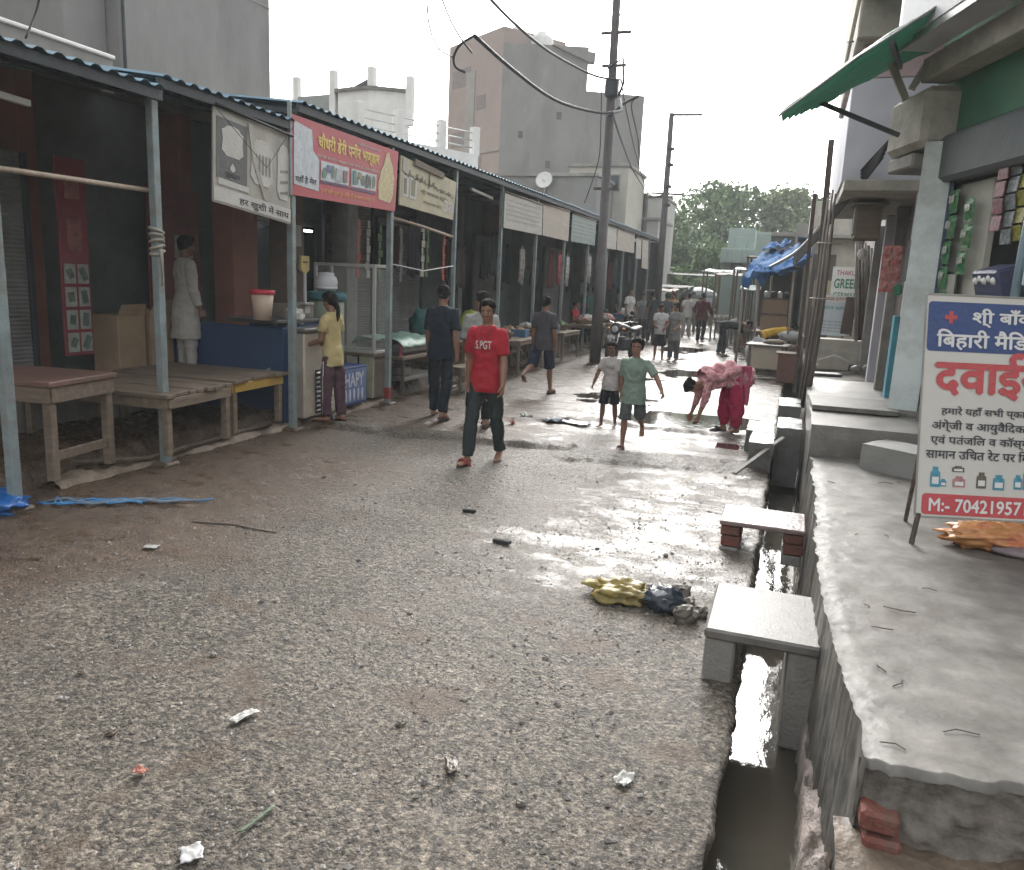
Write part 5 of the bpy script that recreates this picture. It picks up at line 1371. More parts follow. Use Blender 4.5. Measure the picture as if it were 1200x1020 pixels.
# green awning
NA, NB, FA, FB = AY(912, 139, 7.9), AY(1100, 9, 8.1), AY(958, 123, 9.7), AY(1094, 56, 9.9)
r = thing('green_awning', 'green corrugated awning sheet jutting over the drain on a strut', 'awning', (NA.x, NA.y, NA.z))
def awn(u, v):
    p = (NA * (1 - u) + NB * u) * (1 - v) + (FA * (1 - u) + FB * u) * v - NA
    return p + V((0, 0, .05 * sin(v * 2 * pi * 7) + .04 * sin(u * pi) + .02 * fbm(u * 5, v * 2)))
b = MB(); b.sheet(awn, 24, 84)
m_fib = M('green_fibre_sheet', (.06, .15, .105), .45, .3, 2, .15, 12, dirt=(.05, .12, .09), dscale=2)
_t = m_fib.node_tree; _tr = _t.nodes.new('ShaderNodeBsdfTranslucent'); _tr.inputs[0].default_value = (.03, .15, .09, 1); _ms = _t.nodes.new('ShaderNodeMixShader'); _ms.inputs[0].default_value = .16
_t.links.new(_t.nodes['Principled BSDF'].outputs[0], _ms.inputs[1]); _t.links.new(_tr.outputs[0], _ms.inputs[2]); _t.links.new(_ms.outputs[0], _t.nodes['Material Output'].inputs['Surface'])
b.build('sheet', m_fib, r)
b = MB(); b.tube([awn(0, 0) + V((0, 0, .02)), awn(.5, 0) + V((0, 0, .02)), awn(1, 0) + V((0, 0, .02))], .011, 6); b.build('edge_rail', m_steel, r)
b = MB(); q0, q1 = AY(960, 120, 9.3) - NA, AY(1054, 159, 9.3) - NA; b.beam(q0, q1, .045, .045); b.build('strut', m_tin_dk, r)
b = MB(); b.beam(awn(.72, 0) + V((0, 0, -.06)), awn(.72, 1) + V((0, 0, -.06)), .05, .05); b.build('cross_rail', m_tin_dk, r)
for k, (a, c) in enumerate((((1042, 68), (1063, 122)), ((1085, 78), (1068, 105)))):
    b = MB(); b.beam(AY(*a, 9.5) - NA, AY(*c, 9.5) - NA, .07, .07); b.build('bracket', m_creamc, r)
# lilac house
m_lil = M('lilac_wall', (.52, .53, .59), .8, .08, 1.2, .1, 14, dirt=(.38, .38, .41), dscale=.9)
r = thing('lilac_house', 'lilac upper floor with a pink band and grey balcony over the drain', 'building', (.36, 11.0, 0))
b = MB(); wall_box(b, 0, 5, 0, 4.4, 3.28, 4.48); b.build('upper_wall', m_lil, r)
b = MB(); wall_box(b, .08, 5, -.004, 4.3, 4.485, 4.86); b.build('pink_band', M('pink_wall', (.48, .36, .38), .8, .1, 2), r)
b = MB(); wall_box(b, -.02, 5, -.25, 4.45, 4.865, 5.32, .02); b.build('floor_slab', m_creamc, r)
b = MB(); wall_box(b, -.05, 4.5, -1.9, -.25, 5.325, 5.45, .02); b.build('balcony_slab', m_conc, r)
b = MB(); wall_box(b, -.05, .07, -1.9, 4.4, 5.455, 6.6, .03); b.build('balcony_wall', m_creamc, r)
b = MB(); wall_box(b, .6, 5, -.1, 4.4, 5.46, 9); b.build('top_wall', m_lil, r)
b = MB(); wall_box(b, .95, 5, .02, 9, .4, 3.27); b.build('ground_wall', m_wall_grey2, r)
b = MB(); wall_box(b, .02, 1.2, -.45, 3.5, 3.13, 3.26, .01); b.build('canopy_slab', m_creamc, r)
for k, (y, x, w, mt) in enumerate(((-.6, .82, .2, m_lil), (1.2, .8, .16, m_conc), (2.6, .8, .16, m_lil), (4.6, .82, .2, m_conc))):
    b = MB(); wall_box(b, x, x + w, y, y + .2, .4, 3.12); b.build('pier', mt, r)
b = MB(); wall_box(b, .74, .8, -.66, -.44, .45, 1.7, .004); b.build('cyan_edge', M('cyan_paint', (.08, .3, .38), .6, .2), r)
b = MB()
for k in range(6): b.box((.93, .3 + .4 * k, 1.7), (.03, .36, 2.4), b=.004)
b.build('shutter_panel', m_shut2, r)
r = thing('wooden_box', 'weathered wooden meter box under the canopy slab', 'box', AY(1016, 262, 11.6))
b = MB(); b.box((0, 0, 0), (.3, .5, .42), b=.01); b.build('box_body', m_wood, r)
b = MB(); b.box((-.16, 0, .02), (.02, .4, .34), b=.004); b.build('door', M('grey_board', (.16, .15, .135), .7, .2, 5), r)
b = MB(); b.box((0, 0, .22), (.42, .6, .03), b=.004); b.build('lid', m_conc, r)
p = AY(1044, 312, 9.7)
r = thing('red_packet_sheet', 'sheet of red printed packets hanging beside the pale pillar', 'packets', (p.x, p.y, p.z - .28), RAD(-10))
for k in range(8):
    b = MB(); pouch(b, (-.05 + .1 * (k % 2), 0, .06 + .125 * (k // 2)), .1, .125, .03, k); b.build('packet', M('red_print_packet', (.27, .06, .055), .45, .7, 38, dirt=(.38, .33, .28), dscale=22, damt=.7), r)
b = MB(); b.plate((.12, .02, .1), (1, 0, 0), (0, 0, 1), [(0, 0), (.16, .1), (.14, .45), (.02, .46)], .004, 0); b.build('grey_sheet', M('grey_card', (.2, .2, .2), .7), r)
p = AY(1052, 340, 9.6)
b = MB(); b.box((0, 0, 0), (.08, .08, .12), b=.02); tag(b.build('green_cup', M('green_plastic', (.02, .15, .08), .4), None, p), 'small green box below the red packets', 'box')
p = AY(1010, 298, 12.5)
r = thing('bulb_holder', 'white lamp bulb hanging unlit by the shop piers', 'lamp', (p.x, p.y, p.z))
b = MB(); b.ell((0, 0, 0), (.06, .06, .08)); b.build('bulb', m_white, r)
b = MB(); b.tube([(0, 0, .06), (0, 0, .8)], .01, 5); b.build('cord', m_rubber, r)

# bamboo bundle and leaning rods
r = thing('bamboo_bundle', 'bundle of grey bamboo poles tied with string beside the drain', 'poles', (.25, 12.0, .3))
rr = random.Random(3)
for k in range(7):
    x0, y0 = -.08 + .022 * k, .05 * sin(k * 2.4)
    h = [2.9, 2.5, 3.0, 2.4, 2.7, 2.95, 2.5, 2.2][k]
    b = MB(); b.tube([(x0, y0, 0), (x0 * .9 + .06, y0, h * .5), (x0 * .9 + .09 + rr.uniform(-.03, .03), y0, h)], [.022, .02, .014], 7); b.build('pole', m_bamboo, r)
for z in (1.55, 2.3):
    b = MB(); b.tube([(.05 + .02 * z + .16 * cos(a), .1 * sin(a), z) for a in [q * pi / 6 for q in range(13)]], .009, 5, caps=False); b.build('string', m_flex, r)
r = thing('iron_rod', 'tall rusty iron post rising from the bamboo bundle', 'post', (.3, 12.6, .3))
b = MB(); b.beam((0, 0, 0), (-.08, 0, 3.75), .08, .08); b.build('shaft', m_rust, r)
r = thing('iron_rod', 'shorter rusty iron post left of the tall one', 'post', (.12, 13.8, .3))
b = MB(); b.beam((0, 0, 0), (-.03, 0, 3.15), .09, .06); b.build('shaft', m_rust, r)
for k in range(7):
    px0, px1 = 1003 + 4 * k, 1000 + 3.4 * k
    a, c = AY(px0, 400 - k, 15.6 + .1 * k), AY(px1 + 4, 285 + 3 * (k % 3), 15.8 + .1 * k)
    b = MB(); b.tube([a, (a + c) / 2 + V((.01 * sin(k), 0, 0)), c], .028, 6)
    tag(b.build('leaning_rod', [m_bamboo, m_rust, m_conc_lt][k % 3]), 'brown rod leaning in the row behind the green sign' , 'rod', 'rods leaning behind the green sign')
for k in range(5):
    cable(['lowest', 'second', 'middle', 'fourth', 'topmost'][k] + ' cable of the black bundle sloping down past the lilac house', [A(1042 - 2 * k, 165 + 5 * k, 10.2), A(1010, 200 + 4 * k, 11), A(985, 234 + 3 * k, 12), A(958, 272 + 2 * k, 14), A(930, 300 + 3 * k, 17)], .018, mat=m_rubber, group='cable bundle along the lilac house')
cable('pale pipe like cable running on from the black bundle to the blue tarp', [A(975, 245, 12.4), A(958, 270, 14), A(930, 298, 17), A(896, 316, 21)], .035, mat=m_steel)
cable('thin wire across the open sky to the lilac house', [A(928, 49, 20), A(965, 49, 15), A(1000, 49, 11)], .01)

# ledge wall with leaning signs
block('ledge_wall', 'pale grey ledge wall with signs standing on it', 'wall', .30, 2.0, 16.4, 17.0, .4, 1.06, m_creamc, .008, False)
r = thing('notice_board', 'white and pale blue notice board on metal legs on the ledge', 'sign', AY(956, 392, 16.6))
w, h = .53, .76
b = MB(); b.plate((0, 0, 0), (1, 0, 0), UZ, [(0, 0), (w, 0), (w + .03, h), (.03, h)], .02, 0); b.build('panel', M('pale_blue_board', (.6, .67, .72), .4, .06, 3), r)
b = MB(); b.plate((0, -.02, 0), (1, 0, 0), UZ, [(.03, .62), (w, .62), (w + .02, .74), (.05, .74)], .003, .002); b.build('white_band', m_white, r)
b = MB(); write(b, 'सूचना दुकान', (0, -.022, 0), (1, 0, 0), UZ, .06, .66, .06, .42, 0, .006); b.build('top_lettering', M('red_print', (.4, .05, .06), .5), r)
b = MB(); write(b, 'फोटो स्टेट', (0, -.022, 0), (1, 0, 0), UZ, .06, .48, .08, .42, 0, .006); b.build('teal_lettering', M('teal_print', (.04, .3, .28), .5), r)
b = MB()
for k in range(4): write(b, 'सभी प्कार के फार्म', (0, -.022, 0), (1, 0, 0), UZ, .06, .06 + .06 * k, .035, .44, 0, .006)
b.build('small_lettering', M('grey_print', (.2, .22, .26), .5), r)
b = MB(); b.beam((.05, .03, -.05), (.05, .03, 0), .03, .03); b.beam((w - .05, .03, -.05), (w - .05, .03, 0), .03, .03); b.build('leg', m_rust, r)
r = thing('green_sign', 'white sign with GREEN in green capitals behind the notice board', 'sign', AY(969, 376, 18.2))
w, h = .60, 1.12
b = MB(); b.plate((0, 0, 0), (1, 0, 0), UZ, [(0, 0), (w, 0), (w, h), (0, h)], .02, 0); b.build('panel', m_white, r)
mg = M('green_print', (.03, .2, .1), .5)
b = MB(); write(b, 'GREEN', (0, -.02, 0), (1, 0, 0), UZ, .05, .68, .2, .5, 0, .005, .03); write(b, 'GERMAN', (0, -.02, 0), (1, 0, 0), UZ, .06, .47, .13, .47, 0, .005, .02); write(b, 'ENTER', (0, -.02, 0), (1, 0, 0), UZ, .06, .26, .12, .42, 0, .005, .02); b.build('green_lettering', mg, r)
b = MB(); write(b, 'THAKUR', (0, -.02, 0), (1, 0, 0), UZ, .08, .95, .1, .44, 0, .005, .01); b.build('red_lettering', M('red_print', (.4, .05, .06)), r)
b = MB(); b.beam((.1, .04, -.3), (.1, .04, .9), .04, .04); b.beam((w - .1, .04, -.3), (w - .1, .04, .9), .04, .04); b.build('leg', m_rust, r)
p = AY(992, 392, 16.5)
b = MB(); b.box((0, 0, .35), (.2, .05, .7), Matrix.Rotation(.06, 3, 'Y'), b=.01); tag(b.build('board', M('dark_brown_board', (.10, .075, .065), .8, .3, 4), None, p), 'dark brown board leaning beside the notice board', 'board')
p = AY(965, 345, 19.5)
b = MB(); b.box((0, 0, 0), (.45, .05, .6), b=.01); tag(b.build('board', M('tan_board', (.33, .29, .2), .8, .2, 4), None, p), 'tan board half hidden behind the GREEN sign', 'board')
b = MB(); b.tube([G(948, 432, .62), G(985, 431, .62), G(1022, 430, .62)], .07, 10)
tag(b.build('pipe', m_conc_lt), 'pale cement pipe lying in front of the ledge wall', 'pipe')
p = G(975, 435, .62)
b = MB(); b.sheet(lambda u, v: V((-.24 + .48 * u, -.25 + .1 * v, .28 - .26 * v + .02 - .2 * abs(u - .5) * (1 - v))), 10, 6)
solid(b.build('cloth_rag', M('pale_cloth', (.42, .40, .36), .9, .15, 6), None, p), .01); tag(bpy.data.objects['cloth_rag'], 'pale cloth draped over the cement pipe', 'cloth')
for k, (px, py) in enumerate(((1003, 437), (1017, 436))):
    p = G(px, py, .62); b = MB(); b.ell((0, 0, .06), (.1, .08, .07), seg=10, rings=7); tag(b.build('pot', m_conc_lt, None, p), ['pale round pot lying before the ledge wall', 'second pale pot nearest the piers'][k], 'pot', 'pots by the ledge wall')
p = G(965, 441, .62)
b = MB(); b.box((0, 0, .03), (.5, .3, .05), Matrix.Rotation(.2, 3, 'Z'), b=.01); tag(b.build('slate', M('dark_slate', (.05, .05, .052), .5, .2), None, p), 'dark flat slate on the far platform', 'slab')

# medicine sign standing on the platform
SB = V((.80, 5.2, .45))
r = thing('medicine_sign', 'white Hindi medicine shop sign board with blue header and red phone strip', 'sign', SB, RAD(17))
b0, t0 = AY(1072, 605, 5.2) - SB, AY(1095, 345, 5.35) - SB
tilt = V((0, .15, t0.z - b0.z)).normalized()
UX = V((1, 0, 0)); OZ = V((b0.x, 0, b0.z))
Wb, Hb = 1.06, (t0 - b0).length
skew = (t0.x - b0.x)
UZt = V((skew, .15, t0.z - b0.z)).normalized()
def SPl(b, pts, off, t=.0015, mat=0):
    # plate in the leaning, slightly skewed plane of the board
    nn = UX.cross(tilt)
    n = len(pts)
    fr = [OZ + UX * a + UZt * c + nn * (off + t) for a, c in pts]; bk = [OZ + UX * a + UZt * c + nn * off for a, c in pts]
    b.add(fr + bk, [list(range(n)), list(range(2 * n - 1, n - 1, -1))] + [[i, n + i, n + (i + 1) % n, (i + 1) % n] for i in range(n)], mat)
def SWr(b, body, x, z, h, w, bold=.02, off=.006):
    vs, fs = text_geo(body, bold)
    x0, x1 = min(v.x for v in vs), max(v.x for v in vs); y0, y1 = min(v.y for v in vs), max(v.y for v in vs)
    nn = UX.cross(tilt)
    b.add([OZ + UX * (x + (v.x - x0) / (x1 - x0) * w) + UZt * (z + (v.y - y0) / (y1 - y0) * h) + nn * (off + v.z * .4) for v in vs], fs)
def rrect(x0, z0, x1, z1, rad):
    out = []
    for cx, cz, a0 in ((x1 - rad, z1 - rad, 0), (x0 + rad, z1 - rad, 90), (x0 + rad, z0 + rad, 180), (x1 - rad, z0 + rad, 270)):
        out += [(cx + rad * cos(RAD(a0 + q)), cz + rad * sin(RAD(a0 + q))) for q in (0, 30, 60, 90)]
    return out
b = MB(); SPl(b, [(0, 0), (Wb, 0), (Wb, Hb), (0, Hb)], -.012, .012); b.build('panel', M('sign_white', (.60, .585, .545), .45, .05, 2, .05, 10), r)
m_frame = M('grey_sign_frame', (.30, .30, .28), .5, .15)
b = MB()
for (a, c) in (((0, 0), (Wb, 0)), ((Wb, 0), (Wb, Hb)), ((Wb, Hb), (0, Hb)), ((0, Hb), (0, 0))):
    b.beam(OZ + UX * a[0] + UZt * a[1], OZ + UX * c[0] + UZt * c[1], .009, .012)
b.build('frame', m_frame, r)
for x_ in (.02, Wb - .03):
    b = MB(); b.beam(OZ + UX * x_ + V((-.02, -.01, -OZ.z + .0)), OZ + UX * x_ + V((0, 0, .02)), .03, .02); b.beam(OZ + UX * (x_ * .8 + .12) + UZt * Hb * .9 + V((0, .02, 0)), OZ + UX * (x_ * .8 + .17) + V((.0, .5, -OZ.z)), .025, .02); b.build('leg', m_rust, r)
# scale: sign pixel -> board coordinates; the board is 260 px high at the left edge
s_ = Hb / 260.0
def bx(px, py): return ((px - (1072 + (605 - py) * 23 / 260)) * s_ * 1.05, (605 - py) * s_)
m_sblue = M('sign_blue', (.035, .07, .21), .45, .08)
m_sred = M('sign_red', (.52, .075, .085), .45, .08)
m_sblk = M('sign_ink', (.035, .035, .05), .5, .1)
m_swht = M('sign_letter_white', (.72, .72, .72), .5, .05)
x0, z1 = bx(1097, 353); x0b, z0 = bx(1092, 410)
b = MB(); SPl(b, rrect(x0, z0, Wb - .05, z1, .022), .001); b.build('blue_header', m_sblue, r)
b = MB(); cx_, cz_ = bx(1120, 370.5); q = .0135 * Hb * 2; k3 = .0045 * Hb * 2
SPl(b, [(cx_ - q, cz_ - k3), (cx_ + q, cz_ - k3), (cx_ + q, cz_ + k3), (cx_ - q, cz_ + k3)], .004); SPl(b, [(cx_ - k3, cz_ - q), (cx_ + k3, cz_ - q), (cx_ + k3, cz_ + q), (cx_ - k3, cz_ + q)], .0045); b.build('red_cross', m_sred, r)
def ln(b, body, px, py0, py1, px1, bold=.025, off=.006):
    a = bx(px, py1); c = bx(px1, py1); t = bx(px, py0)
    SWr(b, body, a[0], a[1], t[1] - a[1], (px1 - px) * s_ * 1.05, bold, off)
b = MB(); ln(b, 'श्ी बाँके', 1142, 359, 381, 1211, .035); ln(b, 'िबहारी मैिडकल', 1102, 384, 408, 1236, .035); b.build('header_lettering', m_swht, r)
b = MB(); ln(b, 'दवाईयाँ', 1097, 408, 464, 1240, .045); b.build('red_lettering', m_sred, r)
b = MB(); ln(b, 'हमारे यहाँ सभी प्कार की', 1105, 473, 486, 1218, .02); ln(b, 'अंग्ेजी व आयुवैिदक दवाई', 1094, 489, 504, 1226, .02); ln(b, 'एवं पतंजिल व कॉस्मैिटक', 1092, 506, 521, 1222, .02); ln(b, 'सामान उिचत रेट पर िमलता है', 1086, 522, 537, 1232, .02); b.build('black_lettering', m_sblk, r)
m_bt = M('bottle_teal_print', (.06, .27, .38), .5, .3, 30); m_bk2 = M('bottle_brown_print', (.12, .10, .07), .5, .3, 30); m_bp = M('bottle_pink_print', (.42, .2, .22), .5, .3, 40)
for px, py0, py1, w, mt in ((1090, 545, 569, 11, 0), (1101, 559, 568, 7, 0), (1115, 555, 568, 14, 2), (1115, 543, 550, 14, 1), (1141, 549, 568, 11, 1), (1159, 551, 569, 13, 0), (1182, 550, 567, 9, 0), (1192, 541, 567, 6, 0), (1210, 548, 568, 12, 1), (1228, 550, 568, 10, 2)):
    a, c = bx(px - 0, py1), bx(px, py0); w = w * s_; h = c[1] - a[1]
    b = MB(); SPl(b, [(a[0], a[1]), (a[0] + w, a[1]), (a[0] + w, a[1] + h * .72), (a[0] + w * .78, a[1] + h * .82), (a[0] + w * .78, a[1] + h), (a[0] + w * .22, a[1] + h), (a[0] + w * .22, a[1] + h * .82), (a[0], a[1] + h * .72)], .003)
    o = b.build('bottle_picture', (m_bt, m_bk2, m_bp)[mt], r)
    b = MB(); SPl(b, [(a[0] + w * .15, a[1] + h * .15), (a[0] + w * .85, a[1] + h * .15), (a[0] + w * .85, a[1] + h * .5), (a[0] + w * .15, a[1] + h * .5)], .005); b.build('bottle_label', m_swht, o)
a, c = bx(1079, 602), bx(1080, 577)
b = MB(); SPl(b, rrect(a[0], a[1], Wb - .05, c[1], .022), .001); b.build('red_strip', m_sred, r)
b = MB(); ln(b, 'M:- 7042195713', 1087, 582, 598, 1206, .03, .005); b.build('phone_lettering', m_swht, r)

# orange sack and papers on the platform
b = MB(); b.ell((0, 0, .06), (.30, .13, .085), seg=40, rings=24, disp=lambda d: 1 + .35 * fbm(d.x * 3, d.y * 3, d.z * 3 + 2) + .12 * fbm(d.x * 9, d.y * 9, d.z * 9))
tag(b.build('sack', M('orange_print_sack', (.50, .24, .09), .35, .35, 6, .5, 14, dirt=(.42, .08, .06), dscale=5, damt=.9), None, G(1165, 640, .46), .25), 'crumpled orange and yellow sack under the medicine sign', 'sack')
b = MB(); b.ell((0, 0, .02), (.16, .06, .03), seg=20, rings=10, disp=lambda d: 1 + .3 * fbm(d.x * 4, d.y * 4, d.z * 4))
tag(b.build('bag', M('mauve_plastic', (.17, .13, .14), .35, .3, 6), None, G(1195, 652, .46)), 'dark mauve plastic bag beside the orange sack', 'bag')

# ------------------------------------------------------------------ far end, right of the street
m_mint = M('mint_wall', (.31, .385, .36), .8, .12, 1.5)
r = house('mint green house with a parapet at the far end', (848, 296), (904, 296), 36, m_mint, wins=((.3, 2.9, .5, .6),))
a = AY(880, 268, 36); b = MB(); b.box((a.x - r.location.x - .35, .8, a.z - .75), (1.1, 1.4, 1.5), b=.02); b.box((a.x - r.location.x - .35, .06, a.z - .7), (.4, .05, .7), b=.02); b.build('stair_tower', m_mint, r)
b = MB(); b.box((-.2, -.25, 3.3), (1.7, .5, .6), b=.02)
for k in range(8): b.box((-.9 + .2 * k, -.515, 3.3), (.08, .03, .45))
b.build('balcony', m_mint, r)
r = house('dark grey shed wall above the blue tarp', (893, 277), (966, 276), 30, M('dark_shed', (.12, .13, .125), .9, .2, 2), wins=())
b = MB(); b.box((-.95, -.05, 3.45), (.5, .2, .9), b=.02); b.build('pale_panel', m_mint, r)
# blue tarp stall
r = thing('tarp_stall', 'stall roofed with a torn blue tarp over crooked poles', 'stall', (-.6, 21, 0))
a0, a1, a2, a3 = AY(870, 322, 20.2), AY(950, 292, 20.2), AY(945, 286, 23), AY(892, 296, 23)
def tarp(u, v):
    p = (a0 * (1 - u) + a1 * u) * (1 - v) + (a3 * (1 - u) + a2 * u) * v - V((-.6, 21, 0))
    return p + V((0, 0, .12 * fbm(u * 4, v * 3, 2) + .06 * fbm(u * 11, v * 7, 1) - .10 * (1 - v) * abs(sin(u * 14))))
b = MB(); b.sheet(tarp, 40, 24)
m_tarp = M('blue_tarp', (.025, .10, .26), .85, .4, 6, .4, 12, dirt=(.12, .19, .25), dscale=3, damt=.6, spec=.1)
solid(b.build('tarp', m_tarp, r), .006)
b = MB(); b.sheet(lambda u, v: tarp(u, 0) + V((.04 * sin(u * 25), -.03 * v, -(.22 + .30 * abs(fbm(u * 5, 3))) * v)), 40, 6)
solid(b.build('tarp_flap', m_tarp, r), .006)
b = MB(); b.sheet(lambda u, v: tarp(.1 + .55 * u, .75 + .3 * v) + V((0, 0, .16 + .05 * fbm(u * 8, v * 4, 7))), 20, 8); solid(b.build('tarp_fold', m_tarp, r), .01)
for px, yy in ((872, 20.3), (890, 20.4), (905, 22.5), (930, 20.4), (948, 22.5)):
    q = AY(px, 318, yy) - V((-.6, 21, 0)); b = MB(); b.tube([(q.x, q.y, -.05), (q.x + .03, q.y, 1), (q.x, q.y, q.z)], .03, 6); b.build('pole', m_bamboo, r)
b = MB(); wall_box(b, -.4, 1.1, 3.0, 3.1, 0, 2.6); b.build('back_cloth', M('dark_cloth', (.05, .05, .05), .9, .4, 3), r)
r = thing('tarp_sheet', 'lower sagging blue tarp hung below the torn tarp roof', 'tarp', (-.6, 20.2, 0))
b0_, b1_ = AY(884, 318, 19.9), AY(950, 300, 19.9)
b = MB(); b.sheet(lambda u, v: (b0_ * (1 - u) + b1_ * u) - V((-.6, 20.2, 0)) + V((.03 * sin(u * 20), .5 * (1 - v) - .1, .22 * (1 - v) - .14 * sin(pi * u) - .12 * abs(fbm(u * 6, v * 2, 4)))), 40, 10)
solid(b.build('tarp', m_tarp, r), .006)
# vendor cart with a brown box
r = thing('vendor_cart', 'vendor cart carrying a tall brown box with jars on top', 'cart', (-.52, 22.2, 0))
b = MB(); b.box((0, 0, .85), (1.0, 1.2, .08), b=.01); b.build('cart_bed', m_wood, r)
b = MB(); b.box((0, .1, 1.32), (.66, .6, .82), b=.015); b.build('brown_box', M('tan_box', (.25, .165, .11), .7, .15, 3), r)
b = MB(); b.box((0, -.21, 1.32), (.7, .03, .06)); b.box((0, -.21, 1.72), (.7, .03, .05)); b.box((.33, -.21, 1.5), (.04, .03, .5)); b.box((-.33, -.21, 1.5), (.04, .03, .5)); b.build('box_frame', m_rust, r)
for k in range(4):
    b = MB(); b.lathe((-.25 + .17 * k, 0, 1.735), [(.05, 0), (.06, .02), (.06, .14), (.04, .17), (0, .18)], 10); b.build('jar', m_tin_dk if k % 2 else m_steel, r)
for sx in (-1, 1):
    b = MB(); b.lathe((sx * .45, 0, .35), [(.3, -.02), (.34, -.03), (.34, .03), (.3, .02)], 18, R=Matrix.Rotation(pi / 2, 3, 'Y'))
    for k in range(4): b.beam((sx * .45, -.3 * cos(k * pi / 4), .35 - .3 * sin(k * pi / 4)), (sx * .45, .3 * cos(k * pi / 4), .35 + .3 * sin(k * pi / 4)), .02, .02)
    b.build('wheel', m_rust, r)
for sx in (-1, 1):
    b = MB(); b.box((sx * .4, -.5, .42), (.06, .06, .8)); b.build('leg', m_wood, r)
# cream fronted counter
r = thing('sales_counter', 'small counter with a cream front board and a wet white top', 'counter', (-.5, 19.3, 0), RAD(-6))
b = MB(); b.box((0, 0, .70), (.92, .9, .04), b=.008); b.build('counter_top', m_conc_lt, r)
b = MB(); b.box((.02, -.36, .42), (.66, .03, .5), b=.006); b.build('front_board', M('cream_board', (.43, .38, .30), .7, .12, 3, .1, 12, dirt=(.3, .24, .18)), r)
for sx in (-1, 1):
    for sy in (-1, 1):
        b = MB(); b.box((sx * .36, sy * .36, .34), (.06, .06, .68)); b.build('leg', m_wood, r)
b = MB(); b.ell((.1, .1, .76), (.25, .2, .07), disp=lambda d: 1 + .3 * fbm(d.x * 4, d.y * 4, d.z * 4)); b.build('goods_on_top', m_wood, r)
r = thing('sales_counter', 'brown crate counter behind the cream fronted one beside the bamboo bundle', 'counter', (-.05, 18.2, 0))
b = MB(); b.box((0, 0, .3), (.4, .5, .6), b=.01); b.build('crate_body', M('red_brown_crate', (.16, .075, .06), .7, .25, 4), r)
b = MB(); b.box((0, 0, .62), (.5, .6, .03), b=.006); b.build('counter_top', m_wood, r)
heap('grey sack heap under the leaning yellow shirt', 'sack', 'sack', -.75, 20.4, .1, (.3, .3, .38), M('grey_white_sack', (.33, .33, .34), .8, .2, 6), 21)
heap('white bundle beside the yellow shirt at the bamboo', 'bundle', 'bundle', -.05, 20.6, .75, (.3, .25, .13), M('grey_white_sack', (.33, .33, .34)), 22)
table('dark low sales table under the bending yellow shirt', (-.35, 20.3, 0), .9, .8, .66, m_woodx, m_wood, 0, planks=4, legs=.05, name='sales_table', group='sales tables on the drain side')
table('long low table of goods on the drain side further off', (-1.25, 27, 0), 1.0, 2.2, .7, m_woodx, m_wood, 0, planks=5, legs=.05, name='sales_table', group='sales tables on the drain side')
# umbrella stall and far stalls
def farstall(label, px, py, Y, w, d, h, mat, dirm=None):
    p = AY(px, py, Y)
    r = thing('market_stall', label, 'stall', (p.x, Y, 0), group='small stalls at the street end')
    b = MB(); b.sheet(lambda u, v: V((-w / 2 + w * u, -d / 2 + d * v, p.z + .12 * (v - .5) + .05 * fbm(u * 4, v * 4, px))), 8, 6); solid(b.build('awning', mat, r), .02)
    for sx in (-1, 1):
        for sy in (-1, 1):
            b = MB(); b.box((sx * w * .45, sy * d * .42, p.z / 2), (.06, .06, p.z), b=.004); b.build('post', m_wood, r)
    b = MB(); b.box((0, -d * .1, .7), (w * .9, d * .7, .06), b=.006); b.build('sales_board', m_woodx, r)
    b = MB()
    for k in range(7): b.ell((-w * .38 + w * .125 * k, -d * .2 + .1 * sin(k * 3), .82), (.1, .14, .1 + .05 * sin(k)), seg=8, rings=6)
    b.build('goods', MATS['pale_goods'], r)
    return r
farstall('stall with a thin pale awning at the street end', 845, 318, 33, 1.3, 1.6, 2.5, M('pale_awning', (.36, .42, .4), .6, .1))
farstall('grey roofed stall by the street end left of the maroon shirt', 790, 336, 38, 1.6, 2, 2.2, m_conc)
farstall('dark roofed stall in the middle of the street end', 812, 322, 47, 3.2, 2.4, 2.6, M('dark_awning', (.07, .075, .08), .7, .2))
farstall('tan roofed stall beside the last roof post', 775, 340, 34.5, 1.3, 1.6, 2.0, m_wood)
farstall('rust brown roofed stall below the mint house', 862, 322, 31, 1.4, 2.0, 2.4, m_rust)
farstall('patched stall under a rusty sheet left of the dark shed wall', 905, 302, 27, 1.5, 2.2, 2.9, m_rust)
farstall('stall under a sagging grey sheet before the mint house', 882, 316, 28.5, 1.2, 1.8, 2.4, M('grey_sheet_awning', (.22, .24, .25), .7, .2))
farstall('stall under a faded blue sheet nearest the tarp stall', 912, 316, 24.3, 1.1, 1.4, 2.3, m_tarp)
farstall('pale canopy stall low down beside the brown boxed cart', 888, 338, 25.5, 1.0, 1.2, 2.0, M('pale_awning', (.36, .42, .4)))
